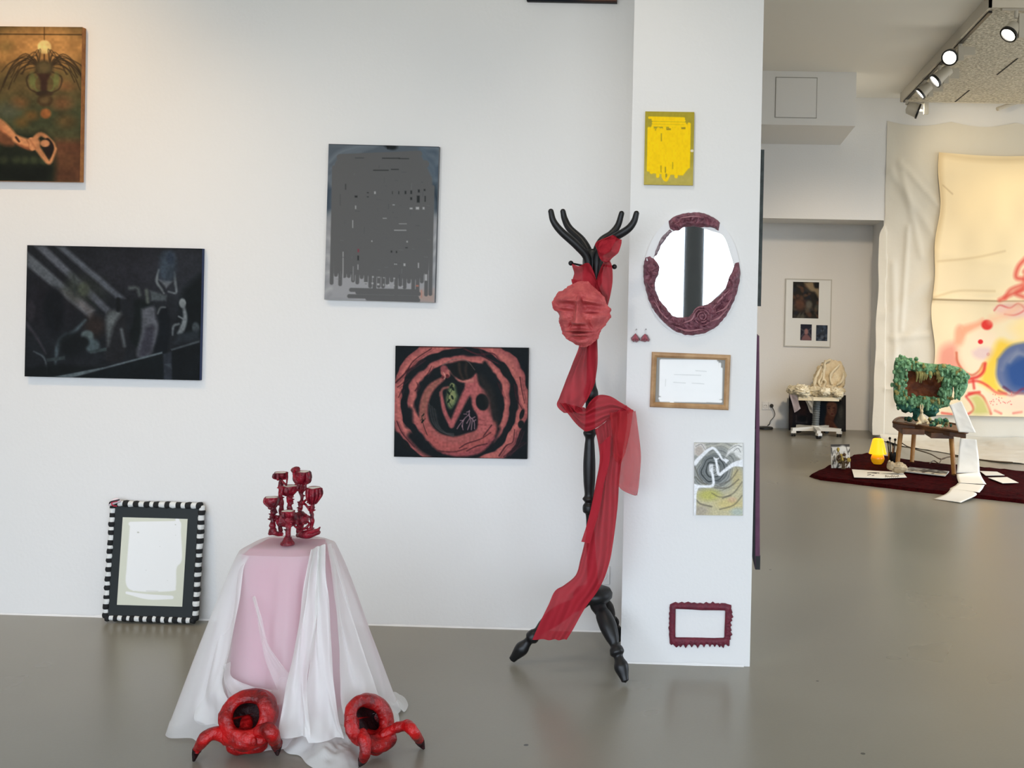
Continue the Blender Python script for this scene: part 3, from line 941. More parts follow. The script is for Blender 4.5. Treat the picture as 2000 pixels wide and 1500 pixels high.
# spiral painting (sketch units: 5.555 x enlargement)
def art_spiral():
    c = Cv(300, 250, (128, 142), (1572, 162), (107, 1345), (14, 22, 26))
    X, Y = c.X, c.Y
    dx, dy = X - 830, Y - 760
    th = np.arctan2(dy, dx)
    n = vnoise(c.H, c.W, (9, 9), 41) - 0.5
    n2 = vnoise(c.H, c.W, (22, 22), 42) - 0.5
    rad = np.hypot(dx / 1.04, dy) * (1 + 0.02 * np.sin(3 * th + 0.6)) + 46 * n + 22 * n2
    pink, dpk, lpk = np.array((176, 92, 92)), np.array((120, 60, 66)), np.array((198, 112, 104))
    def ring(r0, r1, soft, th0=None, gap=None, shade=0.5):
        m = np.clip((rad - r0) / soft, 0, 1) * np.clip((r1 - rad) / soft, 0, 1)
        if gap is not None:
            for (g0, g1) in gap:
                inside = (th > g0) & (th < g1)
                m = np.where(inside, 0, m)
        t = np.clip((rad - r0) / (r1 - r0), 0, 1)[..., None]
        col = lpk * (1 - np.abs(t - 0.35)) + dpk * np.abs(t - 0.35)
        m = m[..., None]
        c.c = c.c * (1 - m) + col * m
    ring(610, 735, 14)
    ring(455, 545, 18)
    # dark gaps that break the second ring
    c.stroke([(268, 850), (270, 990)], 90, (16, 22, 26), 20)
    c.stroke([(300, 1120), (420, 1250), (560, 1330)], 90, (14, 20, 24), 26)
    c.stroke([(1100, 330), (1150, 410)], 50, (16, 22, 24), 16)
    c.stroke([(1230, 1040), (1150, 1200), (1000, 1330)], 70, (18, 20, 24), 20)
    # dark lobes in the outer ring
    for (x, y, rx, ry, ro) in ((1320, 410, 46, 90, -0.5), (1500, 880, 24, 60, 0.3), (1490, 990, 34, 44, 0), (230, 1220, 40, 70, -0.6)):
        c.blob(x, y, rx, ry, (16, 22, 24), 0.35, 1, ro)
    for (x, y) in ((1510, 1330), (150, 1330), (150, 170)):
        c.blob(x, y, 60, 60, (12, 20, 24), 0.8)
    # veins
    vk = (60, 26, 32)
    for (pts, w) in (([(130, 540), (240, 430), (330, 300), (520, 170)], 12), ([(240, 420), (300, 380), (430, 290)], 8), ([(460, 470), (500, 410), (520, 360)], 6), ([(340, 630), (370, 580), (360, 540)], 7),
                     ([(870, 170), (1020, 230), (1180, 220), (1260, 300)], 9), ([(1040, 180), (1100, 260), (1240, 330)], 7), ([(1240, 540), (1270, 620), (1300, 700)], 7), ([(1420, 560), (1440, 700), (1500, 820)], 8),
                     ([(1480, 480), (1500, 620), (1530, 760)], 7), ([(1250, 1330), (1330, 1220), (1400, 1180), (1420, 1050)], 10), ([(1350, 1320), (1440, 1210), (1500, 1060)], 8), ([(1300, 1340), (1380, 1280), (1520, 1180)], 6),
                     ([(140, 960), (200, 1090), (330, 1240)], 8), ([(150, 590), (190, 560), (260, 500)], 6), ([(160, 700), (200, 610)], 6)):
        c.stroke(pts, [w * 1.5, w * 1.4] + [w * 0.9] * (len(pts) - 2), vk, 6)
        c.stroke([(x + 22, y + 10) for x, y in pts], [w * 0.7] * len(pts), (96, 44, 52), 10, 0.7)
    # dark heart of the picture
    c.blob(820, 740, 400, 420, (14, 22, 25), 0.12)
    # inner wall of the curled shape
    c.stroke([(640, 500), (520, 590), (450, 720), (430, 880), (470, 1030), (600, 1150), (800, 1180), (1000, 1120), (1120, 1010)], [40, 80, 90, 96, 110, 120, 120, 150, 130], (168, 92, 88), 14)
    c.stroke([(600, 520), (480, 640), (430, 800), (420, 940)], [40, 60, 60, 50], (146, 96, 82), 16, 0.7)
    c.stroke([(440, 1060), (600, 1220), (800, 1260), (1000, 1220), (1150, 1090), (1200, 980)], [60, 110, 120, 130, 120, 60], (174, 90, 86), 16)
    c.stroke([(640, 1300), (820, 1320), (1040, 1270), (1190, 1140)], [20, 44, 60, 30], (150, 74, 78), 14)
    c.stroke([(580, 1280), (760, 1290), (900, 1250)], 10, (70, 30, 36), 8)
    # shoulder, back and flank of the seated figure
    c.spoly([(960, 480), (1010, 440), (1040, 560), (1120, 640), (1160, 740), (1180, 900), (1200, 1010), (1120, 1080), (1000, 1060), (1020, 920), (960, 800), (950, 700), (880, 560)], (182, 98, 96), 14)
    c.stroke([(1000, 930), (1090, 950)], 10, (140, 70, 72), 10); c.stroke([(1010, 990), (1110, 1000)], 10, (140, 70, 72), 10)
    c.blob(1070, 750, 70, 92, (12, 20, 22), 0.22, 1, -0.2)
    c.stroke([(960, 560), (880, 690), (800, 860), (735, 1000)], [110, 84, 66, 54], (178, 94, 94), 14)
    c.stroke([(620, 650), (660, 850), (735, 1005)], [30, 44, 50], (172, 92, 92), 10)
    c.stroke([(700, 590), (640, 610), (616, 680)], [24, 26, 20], (150, 90, 84), 10)
    c.stroke([(690, 400), (760, 450), (830, 520), (960, 520)], [26, 28, 26, 44], (192, 116, 108), 10)
    c.blob(670, 440, 56, 40, (186, 104, 98), 0.4, 1, 0.6)
    c.blob(655, 390, 40, 40, (150, 78, 80), 0.5)
    c.blob(690, 470, 20, 22, (104, 40, 44), 0.4); c.blob(640, 480, 14, 18, (96, 40, 44), 0.4)
    c.stroke([(650, 430), (670, 470), (660, 500)], 8, (222, 160, 146), 6)
    c.blob(860, 400, 140, 100, (16, 20, 20), 0.25)
    c.stroke([(820, 330), (830, 420), (860, 500)], 26, (56, 44, 36), 14); c.stroke([(900, 330), (890, 420), (910, 490)], 24, (50, 40, 34), 14)
    c.stroke([(640, 350), (760, 290), (900, 300), (990, 400)], 6, (110, 96, 92), 5)
    # glowing green cocoon with a dark sprig
    c.spoly([(740, 550), (775, 580), (785, 640), (800, 700), (760, 780), (720, 820), (680, 740), (690, 660), (710, 600)], (104, 124, 84), 22)
    c.blob(735, 700, 40, 80, (146, 148, 98), 0.9, 0.8, 0.1)
    c.blob(745, 570, 26, 24, (138, 144, 96), 0.6)
    c.stroke([(735, 560), (740, 620), (700, 690), (715, 760), (735, 800)], 6, (24, 34, 24), 4)
    for (x, y, ro) in ((735, 580, 0.5), (752, 605, -0.5), (705, 650, -0.6), (745, 700, -0.4), (705, 740, 0.6)):
        c.blob(x, y, 12, 26, (22, 36, 26), 0.3, 1, ro)
    # black niche with pale branching twigs
    c.spoly([(940, 740), (960, 820), (1010, 900), (1010, 1040), (900, 1080), (780, 1060), (800, 960), (880, 860)], (14, 18, 24), 12)
    tw = (164, 128, 138)
    for pts in ([(930, 840), (930, 900), (980, 960), (985, 1040)], [(930, 880), (870, 940), (850, 1020)], [(870, 940), (820, 1000), (795, 1040)], [(930, 900), (940, 960), (910, 1050)], [(900, 880), (870, 880)], [(955, 930), (990, 910)],
                [(960, 950), (950, 1050)], [(850, 1000), (860, 1050)], [(900, 860), (930, 850)], [(975, 960), (1000, 940)], [(930, 930), (900, 980)], [(860, 950), (830, 950)]):
        c.stroke(pts, 8, tw, 5)
    # grey strands in the lower hollow
    for k in range(7):
        c.stroke([(480 + 14 * k, 760 + 12 * k), (520 + 14 * k, 960 + 8 * k), (620 + 12 * k, 1070 + 4 * k), (760, 1090 + 6 * k)], 5, ((92, 84, 82) if k % 2 else (52, 56, 56)), 6, 0.8)
    for (pts) in ([(410, 900), (430, 1000), (470, 1110)], [(420, 930), (400, 950)], [(430, 960), (450, 930)]):
        c.stroke(pts, 6, (24, 24, 22), 4)
    c.blob(420, 960, 10, 24, (22, 26, 22), 0.3, 1, 0.5); c.blob(428, 890, 8, 20, (22, 26, 22), 0.3, 1, 0.6)
    for pts in ([(820, 1250), (900, 1200), (1050, 1150), (1160, 1080)], [(900, 1280), (1000, 1230), (1120, 1200)], [(1080, 1120), (1170, 1000)]):
        c.stroke(pts, [10, 12] + [9] * (len(pts) - 2), vk, 6)
    c.stroke([(1050, 480), (1130, 620), (1180, 800), (1230, 980)], [60, 100, 90, 40], (40, 36, 34), 30, 0.8)
    c.grain(0.12, (60, 70), 61)
    c.c *= 0.90
    c.c[:3] *= 0.5
    c.c[-2:] *= 0.5
    return c

canvas_thing('painting', 'pink and black painting of a figure curled inside concentric rings', [(773, 675.5), (1033, 679.5), (1028, 896.5), (769, 892)], WALL_Y, 0.020, art_spiral(), BLACKEDGE)

# painting of which only the lower edge shows at the top
def art_top():
    c = Cv(80, 110, (0, 0), (1, 0), (0, 1), (28, 30, 40))
    c.blob(0.8, 0.9, 0.5, 0.3, (120, 84, 70), 1.0); c.blob(0.3, 0.8, 0.3, 0.4, (30, 40, 52), 1.0)
    c.poly([(0, 0.985), (1, 0.985), (1, 1), (0, 1)], (16, 16, 20), 0.01)
    return c
canvas_thing('painting', 'dark-edged painting at the top of the wall, only its lower edge in view', [(1033, -190), (1209, -187), (1205, 5.5), (1029.5, 2)], WALL_Y, 0.022, art_top(), BLACKEDGE)

# ------------------------------------------------------------------ pieces on the pillar
# yellow picture (sketch units: 3.061 x enlargement)
def art_yellow():
    c = Cv(130, 190, (126, 84), (418, 90), (113, 523), (178, 160, 60))
    c.poly([(100, 60), (430, 60), (430, 300), (100, 300)], (166, 150, 40), 120)
    c.poly([(100, 440), (430, 440), (430, 540), (100, 540)], (188, 172, 90), 60)
    y = (255, 210, 0)
    for (yy, x0, x1) in ((122, 150, 355), (135, 170, 358), (152, 172, 362), (168, 170, 356)):
        c.stroke([(x0, yy), (x1, yy + 6)], 15, y)
    c.poly([(150, 195), (372, 195), (386, 420), (345, 470), (150, 455), (138, 420)], y, 4)
    for k, x in enumerate(np.linspace(146, 384, 14)):
        r = random.Random(k + 50)
        c.stroke([(x + 2, 178 + r.uniform(0, 18) - (24 if x > 365 else 0)), (x - 5, 440 + r.uniform(-20, 40) - (20 if x > 350 else 0))], 20, y)
    c.stroke([(240, 400), (226, 470), (245, 498), (262, 470)], 16, y)
    d = (150, 130, 40)
    for (x, yy, w, h) in ((264, 192, 26, 9), (352, 186, 24, 10), (220, 240, 5, 46), (242, 435, 6, 34), (216, 430, 4, 40), (186, 193, 4, 12), (286, 410, 3, 40), (246, 468, 8, 20)):
        c.poly([(x - w / 2, yy - h / 2), (x + w / 2, yy - h / 2), (x + w / 2, yy + h / 2), (x - w / 2, yy + h / 2)], d, 3)
    c.blob(402, 322, 10, 8, (232, 220, 196), 0.4)
    c.grain(0.03, (30, 30), 5)
    return c
canvas_thing('painting', 'small upright yellow picture with bright yellow brushstrokes, topmost on the pillar', [(1261, 217.5), (1357, 219), (1352.5, 362), (1257, 360.5)], PILLAR_Y, 0.012, art_yellow(), mat('mustard_edge', rgb(150, 134, 40), 0.6))

# pencil and watercolour drawing (sketch units: 3.75 x enlargement)
def art_arms():
    c = Cv(150, 220, (510, 878), (867, 883), (510, 1412), (196, 196, 190))
    c.warp(26, (7, 7), 71)
    cx, cy = 660, 1075
    for k in range(22):
        r = 60 + k * 17
        col = [(66, 72, 72), (96, 102, 100), (134, 134, 126), (170, 166, 140)][min(3, k // 4)] if k % 2 == 0 else [(98, 104, 104), (130, 134, 130), (176, 174, 160), (206, 200, 170)][min(3, k // 4)]
        a = np.linspace(0, 2 * PI, 26)
        c.stroke([(cx + 25 * (k / 22) + r * math.cos(t), cy + 30 * (k / 22) + r * 0.93 * math.sin(t)) for t in a], 11, col, 7, 0.9, smooth=False)
    for k in range(7):
        a = np.linspace(0, 2 * PI, 24)
        r = 12 + k * 14
        c.stroke([(cx - 8 + r * math.cos(t), cy + r * 1.05 * math.sin(t)) for t in a], 8, (50, 56, 58) if k % 2 else (104, 110, 112), 5, 0.9, smooth=False)
    c.unwarp()
    # ochre and green skirt of folds
    c.spoly([(530, 1240), (600, 1210), (720, 1230), (800, 1160), (860, 1080), (880, 1200), (880, 1420), (520, 1420)], (200, 190, 150), 40, 0.8)
    c.blob(620, 1265, 80, 40, (186, 184, 96), 0.9, 0.8); c.blob(760, 1330, 90, 40, (206, 190, 128), 0.9, 0.8); c.blob(820, 1130, 36, 70, (196, 182, 134), 0.9, 0.8)
    c.blob(560, 1380, 60, 40, (170, 160, 146), 0.9, 0.8); c.blob(830, 1390, 50, 30, (176, 190, 184), 0.9, 0.8); c.blob(790, 1300, 30, 20, (206, 160, 140), 0.9, 0.5)
    for (pts, w) in (([(525, 1300), (560, 1330), (640, 1350)], 8), ([(720, 1290), (800, 1250), (862, 1170)], 6), ([(700, 1370), (800, 1340), (862, 1270)], 6), ([(660, 1210), (760, 1210), (836, 1150)], 6), ([(520, 1130), (560, 1170), (600, 1185)], 6),
                     ([(700, 1190), (780, 1150), (830, 1080)], 5), ([(640, 1250), (700, 1280), (780, 1270)], 4), ([(516, 1060), (540, 1120), (570, 1160)], 5)):
        c.stroke(pts, w, (88, 84, 74), 6, 0.8)
    c.spoly([(740, 985), (770, 920), (830, 885), (870, 890), (870, 1000), (820, 980), (790, 950)], (226, 226, 222), 8)
    c.blob(545, 925, 52, 48, (214, 210, 204), 0.3)
    c.blob(545, 940, 30, 36, (186, 176, 166), 0.6)
    for pts in ([(520, 905), (560, 890), (590, 930)], [(770, 930), (820, 900), (860, 910)], [(800, 940), (830, 920), (850, 950)]):
        c.stroke(pts, 3, (120, 120, 118), 3)
    wh = (238, 240, 242)
    c.stroke([(515, 1030), (560, 980), (640, 918), (690, 960), (715, 1000), (750, 1015)], [34, 27, 20, 18, 14, 16], wh, 4)
    c.stroke([(735, 1000), (760, 1010)], 10, wh, 4); c.stroke([(735, 1012), (745, 1028)], 9, wh, 4)
    c.stroke([(870, 1030), (800, 1040), (740, 1080), (692, 1112), (676, 1040), (668, 1000)], [60, 32, 24, 22, 17, 20], wh, 4)
    c.stroke([(662, 1000), (655, 990)], 10, wh, 4); c.stroke([(672, 1000), (688, 995)], 9, wh, 4)
    c.stroke([(500, 1200), (560, 1200), (645, 1195), (648, 1130), (635, 1080)], [42, 20, 20, 18, 22], wh, 4)
    for x in (625, 635, 645):
        c.stroke([(x, 1085), (x, 1042)], 8, wh, 4)
    c.spoly([(500, 1180), (540, 1210), (528, 1260), (524, 1412), (500, 1412)], wh, 4)
    c.grain(0.06, (70, 50), 8)
    return c
canvas_thing('drawing', 'upright ink and watercolour drawing of white arms round a dark whorl, low on the pillar', [(1356, 864.5), (1451, 865.5), (1450.5, 1007), (1355.5, 1006)], PILLAR_Y, 0.010, art_arms(), mat('paper_edge', rgb(190, 192, 190), 0.7), cat='drawing')

# wooden frame with a white sheet
def art_white(TL, TR, BL, rim, white, seed, strokes):
    c = Cv(150, 110 if seed == 1 else 200, TL, TR, BL, rim)
    for s in strokes:
        s(c, white)
    c.grain(0.006, (10, 10), seed)
    return c

M_OAK = mat('light_oak', rgb(190, 152, 108), 0.5, var=rgb(160, 120, 78), vscale=14)
ctr, w, h, ang = hang((1272, 688), (1426.5, 693.5), (1423.5, 802), (1269.5, 795), PILLAR_Y - 0.02)
fr = thing('picture_frame', 'light oak picture frame around a blank white sheet, on the pillar below the mirror', 'picture frame', (ctr.x, PILLAR_Y, ctr.z), (0, -ang, 0))
fw = 0.021
prof = [(0, 0.0), (0, -0.012), (0.004, -0.018), (0.012, -0.020), (0.018, -0.014), (0.021, -0.011), (0.021, 0.0)]
def mitred(mb, w, h, prof, n=1):
    """four mitred mouldings; prof = (distance inwards from the outer edge, y)"""
    cs = []
    for (d, y) in prof:
        cs.append([(-w / 2 + d, y, -h / 2 + d), (w / 2 - d, y, -h / 2 + d), (w / 2 - d, y, h / 2 - d), (-w / 2 + d, y, h / 2 - d)])
    m = len(prof)
    for s in range(4):
        vs = [cs[i][s] for i in range(m)] + [cs[i][(s + 1) % 4] for i in range(m)]
        mb.add(vs, [(i, i + 1, i + 1 + m, i + m) for i in range(m - 1)])
    return mb
mitred(MB(), w, h, prof).build('frame_moulding', M_OAK, fr, smooth=False)
MB().box((-w / 2 + 0.02, -0.005, -h / 2 + 0.02), (w / 2 - 0.02, -0.001, h / 2 - 0.02)).build('backing_board', mat('grey_board', rgb(150, 150, 146), 0.7), fr, smooth=False)
def st1(c, k):
    c.poly([(255, 285), (690, 290), (715, 560), (690, 585), (262, 570)], k, 4)
    for (y, x0, x1) in ((282, 262, 670), (300, 285, 680), (575, 262, 600), (584, 340, 352), (578, 560, 715), (560, 255, 400)):
        c.stroke([(x0, y), (x1, y + 6)], 22, k)
    for (x, y0, y1) in ((256, 282, 535), (700, 308, 560), (712, 345, 560)):
        c.stroke([(x, y0), (x + 2, y1)], 20, k)
    for (x, y, w) in ((460, 388, 200), (540, 452, 90), (400, 445, 90), (560, 360, 80)):
        c.stroke([(x - w / 2, y - 3), (x + w / 2, y + 3)], 3, (205, 208, 206), 3)
    c.stroke([(296, 420), (294, 470)], 3, (214, 216, 214), 3)
paint_mesh('white_sheet', art_white((222, 255), (742, 278), (218, 588), (150, 148, 142), (250, 251, 250), 1, [st1]), w - 0.04, h - 0.04, fr, -0.0065, M_PRINT)

# dark red frame with a spiky edge (sketch units: 8.824 x enlargement)
M_MAROON = mat('maroon_resin', rgb(112, 30, 48), 0.55, 0.4, var=rgb(92, 26, 44), vscale=40, bump=0.25, bscale=120)
def sp(x, y):
    return P(1280 + x / 8.824, 1150 + y / 8.824, PILLAR_Y - 0.012)
outer = [(250, 280), (290, 262), (345, 238), (395, 258), (455, 236), (500, 256), (565, 234), (620, 256), (672, 246), (720, 264), (770, 252), (830, 268), (875, 238), (920, 262), (950, 262), (990, 232), (1030, 264), (1090, 258), (1110, 270), (1140, 258), (1200, 260),
         (1260, 280), (1310, 292), (1312, 325), (1305, 345), (1330, 418), (1302, 420), (1345, 495), (1298, 500), (1328, 555), (1300, 575), (1296, 600), (1318, 640), (1294, 665), (1316, 728), (1296, 745), (1328, 800), (1296, 830), (1300, 885), (1282, 890), (1278, 990), (1260, 1000), (1225, 965), (1195, 975), (1175, 1032), (1160, 985), (1140, 972),
         (1110, 1020), (1085, 980), (1055, 968), (1025, 1014), (1000, 975), (970, 970), (940, 1016), (915, 968), (870, 965), (838, 1022), (810, 975), (770, 970), (728, 1036), (700, 985), (665, 968), (625, 1022), (590, 970), (555, 972), (518, 1032), (490, 980), (455, 965), (428, 1018), (395, 968), (375, 968), (360, 1022), (320, 985), (295, 962), (272, 978), (245, 950),
         (242, 880), (232, 790), (238, 745), (222, 680), (240, 640), (230, 605), (240, 560), (230, 520), (242, 480), (232, 430), (246, 400), (240, 340)]
inner = [(348, 352), (560, 360), (800, 376), (1000, 376), (1204, 380), (1200, 520), (1192, 700), (1188, 856), (1000, 862), (800, 856), (560, 852), (344, 850), (342, 700), (346, 500)]
ctr = sp(790, 620)
spk = thing('picture_frame', 'dark maroon frame with a spiky edge, empty, lowest on the pillar', 'picture frame', (ctr.x, PILLAR_Y, ctr.z))
def ring_mesh(outer, inner, D0, conv, base):
    """band between two outlines with a rounded face and thickness"""
    n = 6 * len(outer)
    def resamp(p, n):
        p = np.array([tuple(q) for q in p] + [tuple(p[0])], float)
        s = np.r_[0, np.cumsum(np.hypot(*np.diff(p, axis=0).T))]
        t = np.linspace(0, s[-1], n, endpoint=False)
        return np.stack([np.interp(t, s, p[:, 0]), np.interp(t, s, p[:, 1])], 1)
    O = np.array([tuple(q) for q in outer], float)
    cx, cy = O.mean(0)
    Od = []
    for i in range(len(O)):
        a, b = O[i], O[(i + 1) % len(O)]
        for t in (0, 0.33, 0.67):
            Od.append(a * (1 - t) + b * t)
    Od = np.array(Od)
    I = resamp(inner, 4000)
    # match every outer point to an inner one by the angle in a squashed frame
    ib = np.array(inner)
    w, h = np.ptp(ib[:, 0]) / 2, np.ptp(ib[:, 1]) / 2
    ow, oh = np.ptp(O[:, 0]) / 2, np.ptp(O[:, 1]) / 2
    ta = np.arctan2((Od[:, 1] - cy) / oh, (Od[:, 0] - cx) / ow)
    tb = np.arctan2((I[:, 1] - cy) / h, (I[:, 0] - cx) / w)
    idx = [int(np.argmin(np.abs(np.angle(np.exp(1j * (tb - t)))))) for t in ta]
    return Od, I[idx]
Od, Id = ring_mesh(outer, inner, 0, None, None)
mb = MB()
n = len(Od)
rows = [(0.0, 0.0), (0.0, -0.006), (0.12, -0.012), (0.5, -0.016), (0.88, -0.013), (1.0, -0.008), (1.0, 0.0)]
vs = []
for (t, y) in rows:
    for i in range(n):
        q = sp(*(Od[i] * (1 - t) + Id[i] * t)) - ctr
        vs.append((q.x, y, q.z))
fs = [(j * n + i, j * n + (i + 1) % n, (j + 1) * n + (i + 1) % n, (j + 1) * n + i) for j in range(len(rows) - 1) for i in range(n)]
mb.add(vs, fs)
mb.build('spiky_border', M_MAROON, spk)

# oval mirror with a modelled crust (sketch units: 3.061 x enlargement)
def mp(x, y):
    return P(1220 + x / 3.061, 190 + y / 3.061, PILLAR_Y - 0.02)
ctr = mp(402, 1057)
mir = thing('wall_mirror', 'oval wall mirror with a broken crust of mauve modelled roses', 'mirror', (ctr.x, PILLAR_Y, ctr.z))
rx, rz = 0.196, 0.254
ova = [(rx * math.cos(t), rz * math.sin(t)) for t in np.linspace(0, 2 * PI, 72, endpoint=False)]
MB().plate([(x * 1.0, z * 1.0) for x, z in ova], -0.010, 0.0).build('mirror_backing', mat('white_mirror_rim', (0.78, 0.78, 0.78, 1), 0.5), mir)
gl = [(x * 0.86, z * 0.88) for x, z in ova]
M_MIRROR = mat('mirror_glass', (0.93, 0.95, 0.95, 1), 0.02, 0.5, 1.0)
gp = [(330, 780), (420, 772), (520, 800), (590, 830), (630, 930), (655, 1040), (620, 1120), (520, 1220), (440, 1290), (300, 1320), (200, 1200), (170, 1060), (180, 950), (240, 840)]
gq = [mp(*q) - ctr for q in gp]
gs = spline([(q.x, q.z) for q in gq] + [(gq[0].x, gq[0].z)], 80)[:-1]
MB().plate([tuple(q) for q in gs], -0.0125, -0.009).build('mirror_glass', M_MIRROR, mir, smooth=False)
M_CRUST = mat('mauve_plaster_crust', rgb(138, 84, 96), 0.45, 0.5, var=rgb(100, 56, 68), vscale=45, bump=0.8, bscale=45)
def crust(name, A, B, nu, nv, hgt, seed, m=M_CRUST):
    """strip between an outer and an inner outline, swelling in the middle and crumpled"""
    a = spline([mp(*q) - ctr for q in A], nv)
    b = spline([mp(*q) - ctr for q in B], nv)
    mb = MB()
    def fn(u, v):
        j = min(int(round(v * (nv - 1))), nv - 1)
        q = a[j] * (1 - u) + b[j] * u
        s = math.sin(PI * u) ** 0.5 * min(1, math.sin(PI * v) * 3 + 0.15)
        k = nz(q[0], q[2], seed, 42) * 0.55 + nz(q[0], q[2], seed + 5, 95) * 0.45
        rid = abs(nz(q[0], q[2], seed + 9, 30))
        return (q[0] + 0.003 * nz(q[0], q[2], 7, 60), -0.010 - s * hgt * (0.55 + 0.7 * k + 0.7 * (0.4 - rid)), q[2] + 0.003 * nz(q[0], q[2], 17, 60))
    mb.grid(fn, nu, nv)
    mb.grid(lambda u, v: tuple(np.array(fn(u, v)) * (1, 0, 1)), nu, nv)
    return mb.build(name, m, mir)
crust('rose_crust', [(125, 958), (112, 1010), (115, 1100), (150, 1230), (215, 1325), (300, 1398), (400, 1424), (520, 1392), (602, 1312), (660, 1200), (688, 1100), (690, 1030), (682, 985)],
      [(150, 950), (195, 985), (208, 1040), (182, 1110), (200, 1190), (250, 1262), (300, 1312), (385, 1306), (430, 1255), (510, 1228), (595, 1150), (620, 1085), (665, 990)], 26, 170, 0.034, 1)
crust('rose_crust', [(262, 738), (310, 706), (400, 687), (480, 694), (540, 722), (572, 752)], [(270, 788), (318, 798), (362, 776), (440, 776), (520, 778), (560, 800)], 16, 70, 0.030, 3)
crust('grey_crust_strip', [(268, 790), (215, 845), (172, 955)], [(284, 800), (232, 868), (192, 945)], 8, 40, 0.014, 5, mat('grey_crust', rgb(160, 146, 152), 0.5, var=rgb(112, 86, 96), vscale=60, bump=0.6))
mb = MB()
mb.tube([mp(*q) - ctr + Vector((0, 0.004, 0)) for q in ((548, 795), (582, 855), (592, 930), (565, 1000), (568, 1045), (600, 1078))], [0.004, 0.005, 0.004, 0.005, 0.005, 0.004], n=8, lump=0.3, ls=90)
mb.build('crust_trail', mat('pale_pink_glaze', rgb(206, 170, 178), 0.4), mir)
# modelled rose: a spiral of petals on the lower right of the crust
mb = MB()
rc = mp(465, 1310) - ctr
for k in range(9):
    a0, rr = k * 2.4, 0.006 + 0.0042 * k
    pts = [(rc.x + rr * math.cos(a0 + t), -0.036 + 0.0012 * k - 0.004 * math.sin(t / 2), rc.z + rr * math.sin(a0 + t)) for t in np.linspace(0, 2.6, 7)]
    mb.tube(pts, [0.0015, 0.003, 0.0035, 0.0038, 0.0035, 0.003, 0.0015], n=8)
mb.build('modelled_rose', mat('mauve_rose', rgb(150, 98, 108), 0.4, var=rgb(112, 62, 74), vscale=50), mir)
M_LEAF = mat('mauve_leaf', rgb(158, 106, 114), 0.4)
for pts in ([(530, 1260), (580, 1200), (630, 1150)], [(540, 1290), (600, 1260), (640, 1200)], [(510, 1340), (560, 1320), (610, 1270)], [(300, 1370), (380, 1395), (470, 1385)], [(180, 1220), (230, 1300), (290, 1350)], [(350, 1350), (400, 1330), (420, 1290)], [(145, 1040), (190, 1050)], [(160, 1150), (200, 1240)], [(330, 725), (400, 715), (470, 720)], [(300, 760), (330, 740)]):
    q = [mp(*p) - ctr for p in pts]
    MB().tube([(p.x, -0.034, p.z) for p in q], [0.0012] + [0.0040] * (len(q) - 2) + [0.0012], n=8, lump=0.3, ls=80).build('modelled_leaf', M_LEAF, mir)

# pair of folded earrings hanging on nails
M_SILVER = mat('silver_wire', rgb(170, 170, 170), 0.25, 0.5, 1.0)
for i, (px, lab) in enumerate(((1241, 'dark red folded earring beside the pillar edge, nearer the coat rack'), (1259.5, 'dark red pleated earring, the one nearer the mirror'))):
    c = P(px, 659, PILLAR_Y - 0.01)
    er = thing('earring', lab, 'earring', (c.x, PILLAR_Y, c.z))
    s = 2.085e-3
    mb = MB()
    if i == 0:
        out = [(0, 8), (4, 4), (8, -1), (7, -4), (9, -5), (5, -8), (2, -10), (0, -8), (-4, -9), (-8, -5), (-9, -1), (-5, 3)]
    else:
        out = [(0, 7), (5, 5), (7, 1), (10, -4), (8, -8), (3, -7), (1, -9), (-4, -8), (-9, -7), (-8, -1), (-5, 3)]
    mb.plate([(x * s, z * s) for x, z in out], -0.012, -0.004)
    mb.build('folded_leaf', mat('oxblood_foil', rgb(96, 20, 34), 0.3, 0.6), er, smooth=False)
    fo = MB()
    for k in range(5):
        a = -0.9 + k * 0.45
        fo.tube([(0, -0.013, 7 * s), (math.sin(a) * 5 * s, -0.016, -1 * s), (math.sin(a) * 8 * s, -0.014, -7 * s * math.cos(a * 0.6))], [0.001, 0.0022, 0.0012], n=6)
    fo.build('pleat', mat('rose_pleat', rgb(160, 70, 82), 0.35), er)
    MB().tube([(0, -0.008, 7 * s), (0, -0.008, 13 * s), (0.003, -0.009, 17 * s), (0.005, -0.006, 15 * s), (0.002, 0.0, 15.5 * s)], 0.0009, n=6).build('hook', M_SILVER, er)

# two pictures on the far side of the pillar, seen edge on
def edge_canvas(name, label, px_top, px_bot, D0, D1, t_top, t_bot, side, front):
    zt, zb = P(1480, px_top, D0).z, P(1480, px_bot, D0).z
    root = thing(name, label, 'painting', (PIL_R, D0, (zt + zb) / 2))
    h = (zt - zb) / 2
    k0, k1 = t_top[0], t_bot[0]
    mb = MB()
    mb.add([(k0, 0, h), (k0 + t_top[1], 0, h), (k1 + t_bot[1], 0, -h), (k1, 0, -h), (k0, D1 - D0, h), (k0 + t_top[1], D1 - D0, h), (k1 + t_bot[1], D1 - D0, -h), (k1, D1 - D0, -h)],
           [(0, 3, 2, 1), (4, 5, 6, 7), (0, 1, 5, 4), (1, 2, 6, 5), (2, 3, 7, 6), (3, 0, 4, 7)])
    mb.build('stretched_canvas', side, root, smooth=False)
    return root
edge_canvas('painting', 'narrow teal-grey canvas edge high on the side of the pillar', 292, 598, 4.46, 5.2, (0.0005, 0.017), (0.0005, 0.017), mat('teal_grey_edge', rgb(74, 82, 80), 0.7, var=rgb(40, 44, 44), vscale=18), None)
pe = edge_canvas('painting', 'long purple canvas edge tilting out from the side of the pillar', 656, 1112, 4.45, 5.3, (0.0005, 0.012), (0.016, 0.020), mat('plum_edge', rgb(96, 48, 78), 0.6, var=rgb(78, 34, 62), vscale=12), None)
zt, zb = P(1480, 656, 4.45).z, P(1480, 1112, 4.45).z
h = (zt - zb) / 2
